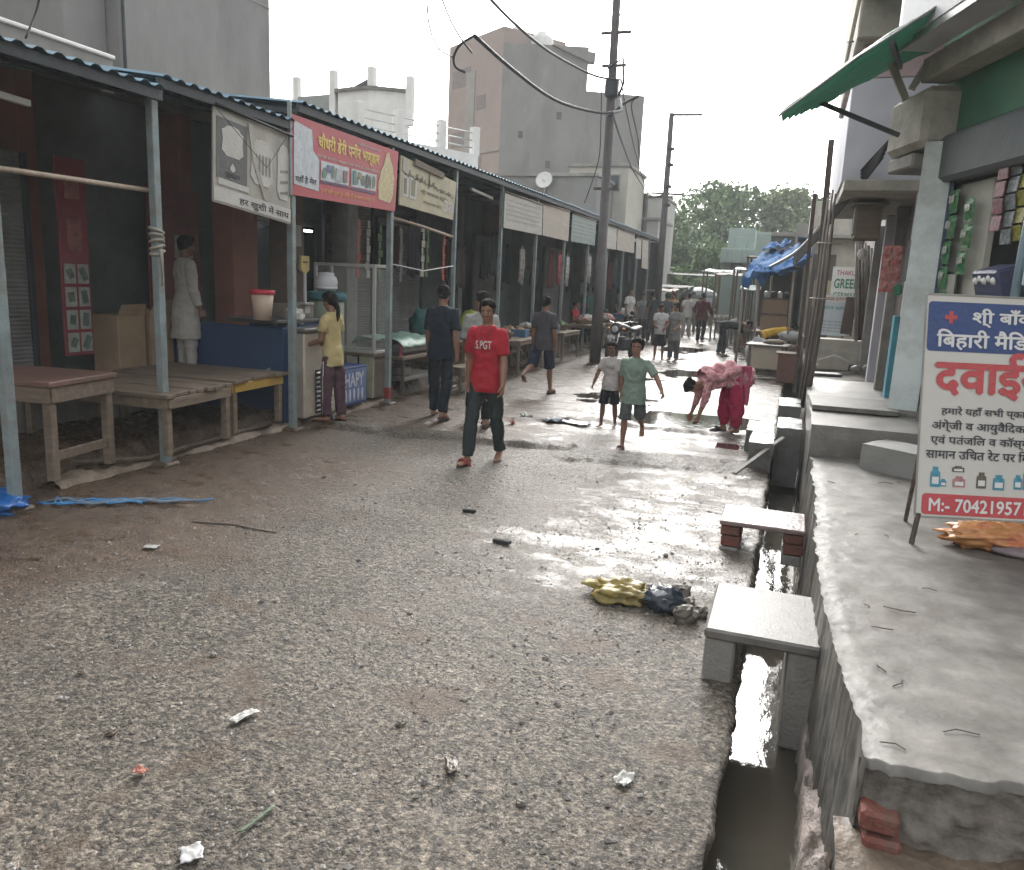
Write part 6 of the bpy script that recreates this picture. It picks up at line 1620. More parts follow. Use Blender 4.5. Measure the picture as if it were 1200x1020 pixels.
for k, (px, py0, py1, Y, w, mt, lab) in enumerate(((934, 262, 395, 26, 1.2, m_wall_grey2, 'grey rendered shop front beyond the bamboo bundle'), (952, 236, 395, 22, .9, m_creamc, 'pale cream shop front just beyond the bamboo bundle'), (915, 284, 392, 33, 1.6, M('pale_wall', (.42, .42, .40)), 'low pale shop front beside the dark shed wall'))):
    a, c = AY(px, py0, Y), AY(px, py1, Y)
    r = thing('small_shop', lab, 'building', (a.x + w / 2, Y, 0))
    b = MB(); wall_box(b, -w / 2, w / 2 + 1.5, 0, 3.5, 0, a.z); b.build('wall', mt, r)
    b = MB(); wall_box(b, -w / 2 - .25, w / 2 + 1.5, -.5, 3.4, a.z * .78, a.z * .78 + .09); b.build('canopy_slab', m_conc, r)
    b = MB(); b.box((-w / 2 - .01, 1.4, a.z * .36), (.04, 1.6, a.z * .66), b=.005); b.build('shutter', m_shut, r)
    b = MB(); b.box((0, -.02, a.z * .36), (w * .6, .04, a.z * .66), b=.005); b.build('door', m_shut2, r)
p = AY(820, 340, 39)
r = thing('umbrella', 'grey dome umbrella held over the crowd at the street end', 'umbrella', (p.x, 39, p.z - .8))
b = MB(); b.lathe((0, 0, .45), [(.95, 0), (.9, .12), (.7, .3), (.4, .42), (.05, .48), (0, .5)], 12, smooth=False); solid(b.build('canopy', M('grey_umbrella', (.16, .18, .19), .6, .2), r), .01)
b = MB(); b.tube([(0, 0, -.3), (0, 0, .98)], .015, 6); b.build('shaft', m_rust, r)
# ------------------------------------------------------------------ people
def Rx(a): return Matrix.Rotation(a, 3, 'X')
def Ry(a): return Matrix.Rotation(a, 3, 'Y')
def Rz(a): return Matrix.Rotation(a, 3, 'Z')
m_skin = M('brown_skin', (.24, .125, .08), .5, .08, 8, .06, 60)
m_skin2 = M('dark_brown_skin', (.16, .085, .058), .5, .08, 8, .06, 60)
m_hair = M('black_hair', (.009, .008, .008), .8, .3, 30, .5, 90, spec=.15, stretch=(3, 3, .6))
m_eyew = M('eye_white', (.55, .52, .48), .25, .02, bump=0)
m_pup = M('eye_dark', (.015, .01, .008), .2, .02, bump=0)
m_lip = M('lip', (.17, .065, .055), .45, .05, bump=0)
m_sole = M('sandal_sole', (.06, .045, .04), .7, .2, 10)

def person(label, loc, rz, H=1.7, hs=1.0, lean=0, curl=0, head=(0, 0, 0), aL=(5, 8, 15), aR=(5, 8, 15), lL=(0, 3, 0), lR=(0, 3, 0), armworld=False,
           top=None, top_hem=.07, flare=1.0, sleeve=.62, bottom=None, bot='trousers', bot_len=1.0, leg_w=1.0, skin=None, hair='short', shoes=None, detail=2, build=1.0,
           extra=None, legyaw=0, sit=None, twist=0, category='person', held=None):
    """label; lean/curl in degrees; arms (swing, abduct, elbow), legs (swing, abduct, knee); +Y is forward, +X the right side."""
    skin = skin or m_skin
    hb = H / (.867 + .135 * hs)
    hh = .135 * hs * hb
    k = hb
    Rp = Rz(RAD(twist * .3)) @ Rx(-RAD(lean)); Rc = Rz(RAD(twist)) @ Rx(-RAD(lean + curl))
    pel = V((0, 0, 0))
    def down(a, ab, s): return V((s * sin(RAD(ab)), sin(RAD(a)) * cos(RAD(ab)), -cos(RAD(a)) * cos(RAD(ab))))
    J = {}
    legs = []
    for s, l in ((-1, lL), (1, lR)):
        hip = pel + Rp @ V((s * .052 * k, 0, -.01 * k))
        kn = hip + down(l[0], l[1], s) * (.245 * k)
        an = kn + down(l[0] - l[2], l[1] * .5, s) * (.232 * k)
        legs.append((s, hip, kn, an, l))
    zmin = min(q[3].z for q in legs) - .042 * k
    up = V((0, 0, -zmin if sit is None else sit))
    pel = pel + up
    legs = [(s, a + up, b + up, c + up, l) for s, a, b, c, l in legs]
    waist = pel + Rp @ V((0, 0, .095 * k))
    chest = waist + Rc @ V((0, .005 * k, .11 * k))
    shc = waist + Rc @ V((0, -.005 * k, .195 * k))
    nb = waist + Rc @ V((0, -.005 * k, .235 * k))
    Rh = Rc @ Rx(-RAD(head[0]) + RAD(min(lean + curl, 40)) * .6) @ Rz(RAD(head[1])) @ Ry(RAD(head[2]))
    Rn = Rc @ Rx(-RAD(head[0]) * .5 + RAD(min(lean + curl, 40)) * .3)
    hbse = nb + Rn @ V((0, .012 * k, .014 * k))
    arms = []
    RA = Rz(RAD(twist)) if armworld else Rc
    for s, a in ((-1, aL), (1, aR)):
        sh = shc + Rc @ V((s * .097 * k * build, 0, -.010 * k))
        el = sh + RA @ down(a[0], a[1], s) * (.172 * k)
        inw = a[3] if len(a) > 3 else 0
        fd = RA @ (Rz(RAD(inw * s)) @ down(a[0] + a[2], a[1] * .6, s))
        wr = el + fd * (.145 * k)
        arms.append((s, sh, el, wr, fd))
    root = thing('person', label, category, loc, rz)
    X3, Y3, Z3 = V((1, 0, 0)), V((0, 1, 0)), V((0, 0, 1))
    def frame(d, ref):
        d = d.normalized(); x = ref - d * ref.dot(d)
        x = x.normalized() if x.length > 1e-4 else d.orthogonal().normalized()
        return x, d.cross(x)
    def limb(mb, pts, rad, ref=X3, flat=1.0, n=12):
        st = []
        for i, p in enumerate(pts):
            d = pts[min(i + 1, len(pts) - 1)] - pts[max(i - 1, 0)]
            x, y = frame(d, ref)
            st.append((p, x, y, rad[i], rad[i] * flat))
        mb.loft(st, n)
        mb.ell(pts[0], rad[0] * .98, seg=10, rings=6); mb.ell(pts[-1], rad[-1] * .98, seg=10, rings=6)
    # ---- skin
    B = MB()
    px, py = Rp @ X3, Rp @ Y3
    cx_, cy_ = Rc @ X3, Rc @ Y3
    B.loft([(pel + Rp @ V((0, 0, -.05 * k)), px, py, .05 * k, .04 * k), (pel, px, py, .072 * k, .048 * k), (waist, cx_, cy_, .066 * k, .044 * k), (chest, cx_, cy_, .078 * k, .052 * k), (shc, cx_, cy_, .076 * k, .040 * k), (nb, cx_, cy_, .034 * k, .036 * k)], 16)
    hn = hbse + Rh @ V((0, -.08 * hh, .30 * hh))
    limb(B, [nb - Rc @ V((0, 0, .03 * k)), nb + (hn - nb) * .4, hn], [.036 * k, .032 * k, .034 * k])
    def HP(x, y, z): return hbse + Rh @ (V((x, y, z)) * hh)
    def he(c, r): B.ell(HP(*c), V(r) * hh, Rh, 16, 10)
    he((0, -.04, .62), (.325, .40, .38)); he((0, .09, .36), (.25, .27, .33)); he((0, .235, .09), (.11, .10, .09))
    if detail > 0:
        B.tube([HP(0, .335, .53), HP(0, .40, .40), HP(0, .42, .335)], [.035 * hh, .05 * hh, .062 * hh], 8)
        he((0, .325, .335), (.095, .06, .04)); he((0, .285, .565), (.23, .07, .05)); he((.145, .20, .37), (.11, .12, .11)); he((-.145, .20, .37), (.11, .12, .11))
        he((0, .315, .215), (.10, .05, .035)); he((0, .305, .165), (.085, .05, .03))
        for s in (-1, 1): he((s * .325, -.02, .45), (.035, .08, .125))
    for s, sh, el, wr, fd in arms:
        limb(B, [sh, sh + (el - sh) * .35, el, el + (wr - el) * .3, wr], [.023 * k, .027 * k, .0235 * k, .0245 * k, .0165 * k])
        x, y = frame(fd, RA @ Y3)       # x: forward side of the hand, y: across the palm
        pn = y * s                      # palm looks inwards
        L = .052 * k
        B.loft([(wr, x, y, .016 * k, .011 * k), (wr + fd * L * .4, x, y, .024 * k, .011 * k), (wr + fd * L * .9, x, y, .025 * k, .010 * k), (wr + fd * L * 1.03, x, y, .02 * k, .008 * k)], 10)
        if detail > 0:
            for q, (off, ln) in enumerate(((.018, .042), (.0065, .047), (-.0055, .044), (-.0165, .035))):
                p0 = wr + fd * L * .85 + x * off * k
                c1 = .35 + .12 * q
                d1 = (fd * cos(c1) - pn * sin(c1) * 1.0).normalized(); d2 = (fd * cos(c1 + .7) - pn * sin(c1 + .7)).normalized()
                p1 = p0 + d1 * ln * .5 * k; p2 = p1 + d2 * ln * .5 * k
                B.tube([p0, p1, p2], [.0062 * k, .0056 * k, .0045 * k], 7)
            p0 = wr + fd * L * .25 + x * .016 * k
            p1 = p0 + (fd * .7 + x * .65 - pn * .25).normalized() * .028 * k
            p2 = p1 + (fd * .95 + x * .15 - pn * .3).normalized() * .022 * k
            B.tube([p0, p1, p2], [.0085 * k, .0068 * k, .0052 * k], 7)
        else:
            B.ell(wr + fd * .075 * k, (.02 * k, .02 * k, .02 * k))
    feet = []
    for s, hip, kn, an, l in legs:
        mid = an + (kn - an) * .62 + V((0, -.008 * k, 0))
        limb(B, [hip, hip + (kn - hip) * .5, kn, mid, an + (kn - an) * .25, an], [.038 * k, .040 * k, .030 * k, .032 * k, .022 * k, .019 * k])
        fa = RAD(l[3]) if len(l) > 3 else 0.0   # foot pitch, toes down positive
        fy = RAD(8 + legyaw)
        Rf = Rz(-s * fy) @ Rx(-fa)
        f0 = an
        def FP(y, z, x=0): return f0 + Rf @ (V((x, y, z)) * k)
        fx, fz = Rf @ X3, Rf @ Z3
        B.loft([(FP(-.032, -.026), fx, fz, .016 * k, .014 * k), (FP(-.01, -.018), fx, fz, .021 * k, .024 * k), (FP(.03, -.022), fx, fz, .022 * k, .02 * k), (FP(.07, -.030), fx, fz, .027 * k, .013 * k), (FP(.10, -.034), fx, fz, .024 * k, .009 * k), (FP(.112, -.035), fx, fz, .014 * k, .007 * k)], 12)
        if detail > 1:
            for q in range(5): B.ell(FP(.112 - .006 * q, -.035, -s * .02 + s * .0105 * q), (.0058 * k, .011 * k, .0065 * k), Rf, 8, 6)
        feet.append((s, FP, Rf))
    vox = {0: .016, 1: .009, 2: .0068}[detail] * (H / 1.7)
    bm_ = remesh(B, vox, 2)
    put('body', bm_, skin, root)
    # ---- face
    if detail > 1:
        for s in (-1, 1):
            b = MB(); b.ell(HP(s * .125, .295, .47), V((.062, .04, .034)) * hh, Rh, 10, 8); e = b.build('eye', m_eyew, root)
            b = MB(); b.ell(HP(s * .125, .328, .47), V((.030, .014, .030)) * hh, Rh, 10, 8); b.build('pupil', m_pup, e)
            b = MB(); b.tube([HP(s * .045, .348, .555), HP(s * .12, .34, .585), HP(s * .215, .285, .555)], [.016 * hh, .024 * hh, .012 * hh], 6); b.build('eyebrow', m_hair, root)
        b = MB(); b.tube([HP(-.10, .325, .195), HP(-.04, .362, .21), HP(0, .366, .203), HP(.04, .362, .21), HP(.10, .325, .195)], [.01 * hh, .026 * hh, .026 * hh, .026 * hh, .01 * hh], 7); b.build('lips', m_lip, root)
    # ---- hair
    if hair:
        Hm = MB()
        Hm.ell(HP(0, -.105, .665), V((.365, .405, .385)) * hh, Rh, 18, 12)
        Hm.ell(HP(0, .11, .885), V((.26, .24, .14)) * hh, Rh, 14, 8)
        Hm.ell(HP(.1, .2, .84), V((.17, .14, .1)) * hh, Rh, 12, 8); Hm.ell(HP(-.13, .17, .83), V((.15, .14, .1)) * hh, Rh, 12, 8)
        for s in (-1, 1): Hm.ell(HP(s * .31, .0, .57), V((.05, .14, .16)) * hh, Rh, 10, 8)
        Hm.ell(HP(0, -.24, .4), V((.25, .2, .2)) * hh, Rh, 12, 8)
        if hair == 'braid' or hair == 'long':
            Hm.ell(HP(0, -.22, .5), V((.3, .26, .36)) * hh, Rh, 14, 10)
            p0 = HP(0, -.42, .42); pts = [p0]
            for q in range(1, 9): pts.append(p0 + V((.03 * hh * sin(q), -.10 * hh * min(q, 2) + .03 * hh * q * (q > 3), -.27 * hh * q)))
            Hm.tube(pts, [.13 * hh * (1 - .07 * q) * (1 + .12 * (q % 2)) for q in range(9)], 8)
        if hair == 'bun': Hm.ell(HP(0, -.5, .6), V((.17, .17, .17)) * hh, Rh, 12, 8)
        hm = remesh(Hm, max(.0075, vox), 1)
        hm.update()
        nn = [v.normal.copy() for v in hm.vertices]
        for v, nv in zip(hm.vertices, nn):
            q = v.co / hh
            v.co += nv * hh * (.035 * fbm(q.x * 7, q.y * 7, q.z * 3.5, 3) + .012)
        put('hair', hm, m_hair, root)
    # ---- clothes
    def wrinkle(me, amp, sc=9):
        me.update()
        nn = [v.normal.copy() for v in me.vertices]
        for v, nv in zip(me.vertices, nn):
            q = v.co / k
            v.co += nv * k * amp * (fbm(q.x * sc, q.y * sc, q.z * sc * 1.6 + H, 3) + .35 * sin(q.z * 55 + 9 * fbm(q.x * 7, q.y * 7, q.z * 4)))
    cv = max(.010, vox)
    if top:
        T = MB()
        hem = pel + Rp @ V((0, -.0, -top_hem * k))
        fl = flare
        st = [(hem, px, py, .110 * k * fl * build, .084 * k * fl * build)]
        if top_hem > .12:
            gm_ = pel + Rp @ V((0, 0, -.04 * k)); st.append((gm_, px, py, .109 * k * build * (1 + (fl - 1) * .4), .083 * k * build * (1 + (fl - 1) * .4)))
        st += [(pel + Rp @ V((0, 0, .0 * k)), px, py, .108 * k * build, .081 * k * build), (pel + Rp @ V((0, 0, .04 * k)), px, py, .102 * k * build, .075 * k * build), (waist, cx_, cy_, .093 * k * build, .066 * k * build), (chest, cx_, cy_, .101 * k * build, .069 * k * build), (shc + Rc @ V((0, 0, -.012 * k)), cx_, cy_, .100 * k * build, .058 * k), (shc + Rc @ V((0, 0, .012 * k)), cx_, cy_, .088 * k * build, .05 * k),
               (shc + Rc @ V((0, 0, .030 * k)), cx_, cy_, .058 * k, .044 * k), (nb - Rc @ V((0, 0, .004 * k)), cx_, cy_, .043 * k, .042 * k)]
        T.loft(st, 20)
        for s, sh, el, wr, fd in arms:
            if sleeve <= 1: pts = [sh - (el - sh) * .02, sh + (el - sh) * .3, sh + (el - sh) * sleeve]; rad = [.036 * k, .039 * k, .041 * k]
            else: pts = [sh, sh + (el - sh) * .5, el, el + (wr - el) * (sleeve - 1)]; rad = [.04 * k, .038 * k, .034 * k, .028 * k]
            st = []
            for i, p in enumerate(pts):
                d = pts[min(i + 1, len(pts) - 1)] - pts[max(i - 1, 0)]
                x, y = frame(d, RA @ Y3); st.append((p, x, y, rad[i], rad[i]))
            T.loft(st, 14); T.ell(sh, .036 * k, seg=12, rings=8)
        tm = remesh(T, cv, 2); wrinkle(tm, .006)
        put('shirt', tm, top, root)
    if bottom:
        T = MB()
        T.loft([(pel + Rp @ V((0, 0, -.07 * k)), px, py, .06 * k, .05 * k), (pel + Rp @ V((0, 0, -.04 * k)), px, py, .092 * k * build, .066 * k * build), (pel, px, py, .093 * k * build, .067 * k * build), (pel + Rp @ V((0, 0, .055 * k)), px, py, .085 * k * build, .060 * k * build)], 18)
        for s, hip, kn, an, l in legs:
            if bot == 'trousers':
                full = [hip + V((0, 0, .0)), hip + (kn - hip) * .5, kn, kn + (an - kn) * .5, kn + (an - kn) * .97]
                rr = [.048 * k * build, .050 * k * leg_w, .044 * k * leg_w, .041 * k * leg_w, .037 * k * leg_w]
            elif bot == 'shorts':
                e = bot_len; full = [hip, hip + (kn - hip) * .5 * e, hip + (kn - hip) * e]; rr = [.050 * k, .055 * k, .058 * k * leg_w]
            elif bot == 'salwar':
                full = [hip, hip + (kn - hip) * .5, kn + V((0, -.01 * k, 0)), kn + (an - kn) * .5, kn + (an - kn) * .8, kn + (an - kn) * .97]
                rr = [.055 * k, .072 * k, .074 * k, .062 * k, .046 * k, .03 * k]
            st = []
            for i, p in enumerate(full):
                d = full[min(i + 1, len(full) - 1)] - full[max(i - 1, 0)]
                x, y = frame(d, X3); st.append((p, x, y, rr[i], rr[i]))
            T.loft(st, 14); T.ell(hip, .048 * k * build, seg=12, rings=8)
        tm = remesh(T, cv, 2); wrinkle(tm, .0065 if bot != 'salwar' else .011, 7)
        put('trousers' if bot != 'shorts' else 'shorts', tm, bottom, root)
    if shoes:
        for s, FP, Rf in feet:
            b = MB()
            pts = [(-.018, -.042), (-.026, -.01), (-.026, .06), (-.02, .10), (.0, .125), (.02, .11), (.028, .06), (.024, 0), (.018, -.042)]
            n = len(pts)
            b.add([FP(y, -.053, x * s * -1) for x, y in pts] + [FP(y, -.041, x * s * -1) for x, y in pts], [list(range(n)), list(range(n, 2 * n))] + [[i, (i + 1) % n, n + (i + 1) % n, n + i] for i in range(n)])
            so = b.build('sandal', m_sole, root, recalc=True)
            b = MB(); b.tube([FP(.055, -.04, -.030), FP(.062, -.012, -.018), FP(.064, -.004, 0), FP(.062, -.012, .018), FP(.055, -.04, .030)], .0085 * k, 6, flat=1.6); b.build('strap', shoes, so)
    if extra: extra(root, dict(k=k, hh=hh, HP=HP, Rp=Rp, Rc=Rc, pel=pel, waist=waist, chest=chest, shc=shc, nb=nb, arms=arms, legs=legs, feet=feet, px=px, py=py, cx=cx_, cy=cy_))
    return root

def print_on(root, q, body, mat, z0, z1, w, y_out=.0):
    """lettering on the chest of a shirt, bent round it"""
    vs, fs = text_geo(body, .03); k = q['k']
    x0, x1 = min(v.x for v in vs), max(v.x for v in vs); yy0, yy1 = min(v.y for v in vs), max(v.y for v in vs)
    Rc = q['Rc']; out = []
    for v in vs:
        x = -((v.x - x0) / (x1 - x0) - .5) * w * k
        z = (z0 + (z1 - z0) * (v.y - yy0) / (yy1 - yy0)) * k
        y = .0745 * k * math.sqrt(max(0, 1 - (x / (.112 * k)) ** 2)) + .004 + y_out
        out.append(q['waist'] + Rc @ V((x, y, z)))
    b = MB(); b.add(out, [f[::-1] for f in fs]); b.build('shirt_print', mat, root)

# --- near people
m_redt = cloth('red_tshirt', (.36, .022, .035))
def red_extra(root, q):
    print_on(root, q, 'S.PGT', M('white_shirt_print', (.55, .53, .5), .7, .15, 20), .095, .145, .10)
    b = MB(); k = q['k']
    for s in (-.035, .035): b.tube([q['nb'] + q['Rc'] @ V((s * k, .042 * k, -.005 * k)), q['waist'] + q['Rc'] @ V((s * .8 * k, .073 * k, .185 * k)), q['waist'] + q['Rc'] @ V((s * .5 * k, .079 * k, .15 * k))], .003, 5)
    b.build('neck_cord', m_ink, root)
person('young man in a red printed t-shirt and dark trousers walking towards us', G(566, 541), RAD(180 + 4), 1.72, 1.0, lean=2, head=(6, 5, 0), aL=(10, 9, 14), aR=(-14, 10, 12), lL=(-13, 2, 8, 8), lR=(14, 3, 4, -4),
       top=m_redt, top_hem=.075, sleeve=.75, bottom=cloth('dark_green_trousers', (.028, .038, .038)), leg_w=.95, shoes=M('red_strap', (.25, .03, .03), .6), extra=red_extra, build=.92)
person('man in a navy t-shirt and navy trousers walking away', G(515, 489), RAD(6), 1.80, lean=3, head=(4, 8, 0), aL=(12, 8, 12), aR=(-12, 9, 14), lL=(10, 3, 3), lR=(-12, 3, 12, 12), top=cloth('navy_tshirt', (.012, .02, .032)), sleeve=.8,
       bottom=cloth('navy_trousers', (.013, .02, .028)), shoes=M('tan_strap', (.3, .2, .12), .6), build=.98, skin=m_skin)
def stripe(root, q):
    for s, hip, kn, an, l in q['legs']:
        b = MB(); k = q['k']; b.tube([hip + V((s * .06 * k, 0, -.02 * k)), kn + V((s * .043 * k, 0, 0)), an + V((s * .036 * k, 0, .01 * k))], .006, 5); b.build('side_stripe', m_white, root)
person('man in a pale grey shirt, black striped trousers, turning his head behind the red shirt', G(560, 497), RAD(14), 1.74, lean=2, head=(0, 55, 0), aL=(18, 10, 22), aR=(-8, 9, 14), lL=(8, 3, 2), lR=(-8, 3, 8, 8),
       top=cloth('pale_grey_shirt', (.30, .31, .29)), top_hem=.10, sleeve=.9, bottom=cloth('black_trousers', (.014, .014, .016)), shoes=m_ink, extra=stripe, build=1.02)
person('man in a charcoal t-shirt and navy shorts walking away down the road', G(634, 461), RAD(-4), 1.66, lean=2, head=(4, -6, 0), aL=(6, 9, 14), aR=(-6, 9, 18), lL=(-30, 3, 42, 30), lR=(10, 3, 3), top=cloth('charcoal_tshirt', (.065, .06, .068)), sleeve=.75,
       bottom=cloth('navy_shorts', (.016, .022, .045)), bot='shorts', bot_len=1.02, shoes=M('brown_strap', (.12, .06, .04), .6))
def dots(root, q):
    print_on(root, q, 'SMILE', M('grey_shirt_print', (.14, .15, .16), .7), .09, .125, .11)
person('boy in a white printed t-shirt and dark shorts, barefoot, left of the green one', G(712, 500), RAD(180 - 6), 1.16, 1.22, head=(10, 4, 4), aL=(4, 8, 12), aR=(6, 22, 16), lL=(-4, 3, 6), lR=(6, 4, 4), top=cloth('white_tshirt', (.42, .40, .39)), sleeve=.7, top_hem=.08,
       bottom=cloth('black_shorts', (.02, .02, .028)), bot='shorts', bot_len=.98, extra=dots, skin=m_skin2)
person('boy in a pale green t-shirt and grey shorts running with one arm out', G(738, 526), RAD(180 + 3), 1.32, 1.2, lean=4, head=(4, -4, -3), aL=(20, 38, 28), aR=(-18, 6, 10), lL=(-22, 2, 38, 30), lR=(6, 3, 4), top=cloth('pale_green_tshirt', (.20, .27, .225)), sleeve=.8, top_hem=.10,
       bottom=cloth('grey_shorts', (.085, .095, .095), var=.4, scale=25), bot='shorts', bot_len=1.0, skin=m_skin, shoes=m_ink, build=1.05, extra=lambda r_, q: print_on(r_, q, 'STAR', M('teal_shirt_print', (.16, .19, .17), .7), .10, .13, .10))
p = G(390, 493, .06)
def girl_extra(root, q):
    k = q['k']
    for s, hip, kn, an, l in q['legs']:
        b = MB(); b.tube([hip + V((s * .06 * k, 0, -.04 * k)), kn + V((s * .045 * k, 0, 0)), an + V((s * .038 * k, 0, .02 * k))], .006, 5); b.build('side_stripe', m_flexwh, root)
person('girl with a long braid in a yellow t-shirt and plum trousers at the freezer', (p.x, p.y, .06), RAD(82), 1.60, 1.02, lean=2, head=(12, 0, 0), aL=(12, 6, 62, 10), aR=(10, 6, 66, 10), lL=(3, 2, 2), lR=(-3, 2, 2), top=cloth('yellow_tshirt', (.46, .38, .19)), sleeve=.6, top_hem=.09,
       bottom=cloth('plum_trousers', (.085, .045, .06)), leg_w=1.08, hair='braid', shoes=M('grey_strap', (.3, .3, .3), .6), extra=girl_extra, build=.86)
# bending woman in magenta
m_mag = cloth('magenta_salwar', (.36, .02, .075))
mfl = M('floral_pink_white', (.50, .27, .28), .85, .7, 22, .25, 40, dirt=(.40, .05, .11), dscale=16, damt=.8)
def woman_extra(root, q):
    k = q['k']; b = MB()
    def f(u, v):
        a = RAD(-150 + 300 * u)
        c = q['waist'] + (q['shc'] - q['pel']) * (v * 1.15 - .45)
        R = q['Rc']
        return c + R @ V((sin(a) * (.125 + .02 * sin(u * 30)) * k, -cos(a) * (.105 + .012 * sin(v * 17)) * k, 0)) + V((0, 0, -.05 * k * abs(sin(a)) * (.5 + fbm(u * 5, v * 4))))
    b.sheet(f, 36, 22)
    solid(b.build('dupatta', mfl, root), .008)
    b = MB()
    p0 = q['shc'] + V((.12 * k, -.02, -.05))
    b.sheet(lambda u, v: q['pel'] + V((-.105 * k - .02 * k * sin(u * 12), -.12 * k + .14 * k * u, .10 * k - (.30 + .06 * sin(u * 9)) * k * v)), 10, 14)
    solid(b.build('dupatta_end', M('pink_chiffon', (.42, .07, .14), .8, .3, 12), root), .008)
person('woman bending to the wet road in magenta salwar and a floral pink shawl', G(853, 506), RAD(118), 1.50, lean=84, curl=30, head=(10, 0, 0), armworld=True, aL=(12, 6, 8), aR=(4, 6, 12), lL=(-2, 4, 3), lR=(6, 4, 5), top=mfl, top_hem=.16, flare=1.12, sleeve=1.4,
       bottom=m_mag, bot='salwar', hair='bun', skin=m_skin, extra=woman_extra, shoes=m_ink)
person('man in black bending to the right behind the woman in magenta', G(845, 417), RAD(-88), 1.7, lean=78, curl=14, head=(0, 0, 0), armworld=True, aL=(2, 8, 10), aR=(8, 8, 15), lL=(-4, 4, 4), lR=(9, 4, 8), top=cloth('black_shirt', (.022, .026, .026)), sleeve=.8,
       bottom=cloth('navy_jeans', (.02, .025, .04)), detail=1, shoes=m_ink)
# shop people
person('man in a long white kurta standing in the dark shop behind the planks', (-7.22, 8.15, .5), RAD(-25), 1.76, lean=1, head=(6, 0, 0), aL=(6, 8, 20), aR=(2, 8, 16), top=cloth('white_kurta', (.36, .35, .32)), top_hem=.24, flare=1.15, sleeve=1.8, bottom=cloth('white_pyjama', (.33, .32, .3)), detail=1, skin=m_skin2)
sp = AX(672, 378, -6.15)
person('seller in a red shirt seated behind the sales tables', (sp.x, sp.y, .0), RAD(-100), 1.6, lean=4, head=(4, 10, 0), aL=(20, 10, 40), aR=(20, 10, 50), lL=(80, 10, 85), lR=(80, 10, 85), sit=.62, top=cloth('seller_red', (.33, .03, .035)), bottom=cloth('dark_cloth_trousers', (.03, .03, .035)), detail=1)
block('stool_box', 'wooden crate the red shirted seller sits on', 'crate', sp.x - .2, sp.x + .2, sp.y - .2, sp.y + .2, .0, .52, m_wood, .004, False)
p = AX(694, 385, -5.95)
person('man in a teal shirt standing at the stalls beside the tall pole', (p.x, p.y, 0.1), RAD(15), 1.68, head=(0, 0, 0), aL=(10, 8, 30), aR=(10, 8, 30), top=cloth('teal_shirt', (.10, .22, .19)), bottom=cloth('black_trousers', (.014, .014, .016)), detail=1)
p = AX(684, 385, -6.6)
person('dark dressed man in the stall shade left of the teal shirt', (p.x, p.y, .1), RAD(160), 1.66, aL=(10, 8, 50), aR=(10, 8, 40), top=cloth('dark_shirt', (.04, .035, .035)), bottom=cloth('black_trousers', (.014, .014, .016)), detail=1, skin=m_skin2)
# --- people further down the street
def far(label, px, py, rz, H, top, bottom, z=0, **kw):
    kw.setdefault('detail', 1 if kw.pop('mid', False) else 0)
    g = V((px[0], px[1], z)) if isinstance(px, tuple) else G(px, py, z)
    return person(label, g, RAD(rz), H, top=cloth(*top), bottom=cloth(*bottom), **kw)
far('girl in a white top and dark skirt, standing, with a grey dressed friend', 771, 421, 190, 1.44, ('white_top', (.46, .46, .47)), ('dark_skirt', (.03, .03, .04)), mid=True, bot='shorts', bot_len=1.1, leg_w=1.15, aL=(12, 6, 55, 20), aR=(12, 6, 60, 20), hair='long', head=(14, 20, 0))
far('girl in a long grey kurta and slate trousers beside the white top', 788, 423, 150, 1.50, ('grey_kurta', (.20, .205, .20)), ('slate_trousers', (.09, .09, .11)), mid=True, top_hem=.18, flare=1.1, hair='long', aL=(10, 8, 50), aR=(12, 8, 30), head=(8, -20, 0), leg_w=1.15)
far('man in a maroon shirt and black trousers walking away in mid street', 820, 402, -8, 1.74, ('maroon_shirt', (.085, .014, .026)), ('black_trousers', (.014, .014, .016)), mid=True, sleeve=1.6, aL=(5, 20, 50, 10), aR=(5, 20, 45, 10), lL=(10, 3, 3), lR=(-12, 3, 12), build=1.1)
far('person in a yellow shirt bending over the low table by the bamboo bundle', (-.62, 20.95), 0, -80, 1.62, ('yellow_shirt', (.48, .30, .035)), ('black_trousers', (.014, .014, .016)), mid=True, lean=66, curl=14, armworld=True, aL=(25, 8, 20), aR=(20, 8, 20))
far('man in a lime shirt at the stalls on the drain side', 866, 388, -60, 1.68, ('lime_shirt', (.34, .33, .09)), ('brown_trousers', (.06, .05, .04)), mid=True, lean=14, aL=(20, 8, 40), aR=(25, 8, 40))
far('man in a tan shirt by the far roof end', 785, 398, 170, 1.70, ('tan_shirt', (.36, .25, .12)), ('dark_trousers', (.04, .04, .045)))
far('man in white left of the maroon shirt', 803, 396, 10, 1.68, ('white_shirt', (.5, .5, .48)), ('white_trousers', (.42, .42, .4)))
far('second man in white, further off, left of the maroon shirt', 809, 391, 200, 1.70, ('white_shirt', (.5, .5, .48)), ('grey_trousers', (.2, .2, .2)))
far('dark dressed man beside the tan shirt', 778, 399, 20, 1.66, ('slate_shirt', (.07, .075, .09)), ('dark_trousers', (.04, .04, .045)))
far('man in dark clothes near the last roof posts', 762, 402, 40, 1.70, ('black_shirt2', (.03, .03, .035)), ('dark_trousers', (.04, .04, .045)))
far('man in white cap and white shirt at the drain side stalls', 851, 388, 150, 1.70, ('white_shirt', (.5, .5, .48)), ('dark_trousers', (.04, .04, .045)))
far('woman in a pinkish sari far down by the drain side stalls', 842, 386, 190, 1.56, ('dusty_pink', (.30, .16, .16)), ('dusty_pink', (.30, .16, .16)), bot='salwar', top_hem=.2, hair='bun')
far('man in a blue grey shirt beside the blue tarp poles', 877, 388, 100, 1.68, ('bluegrey_shirt', (.14, .18, .22)), ('dark_trousers', (.04, .04, .045)))
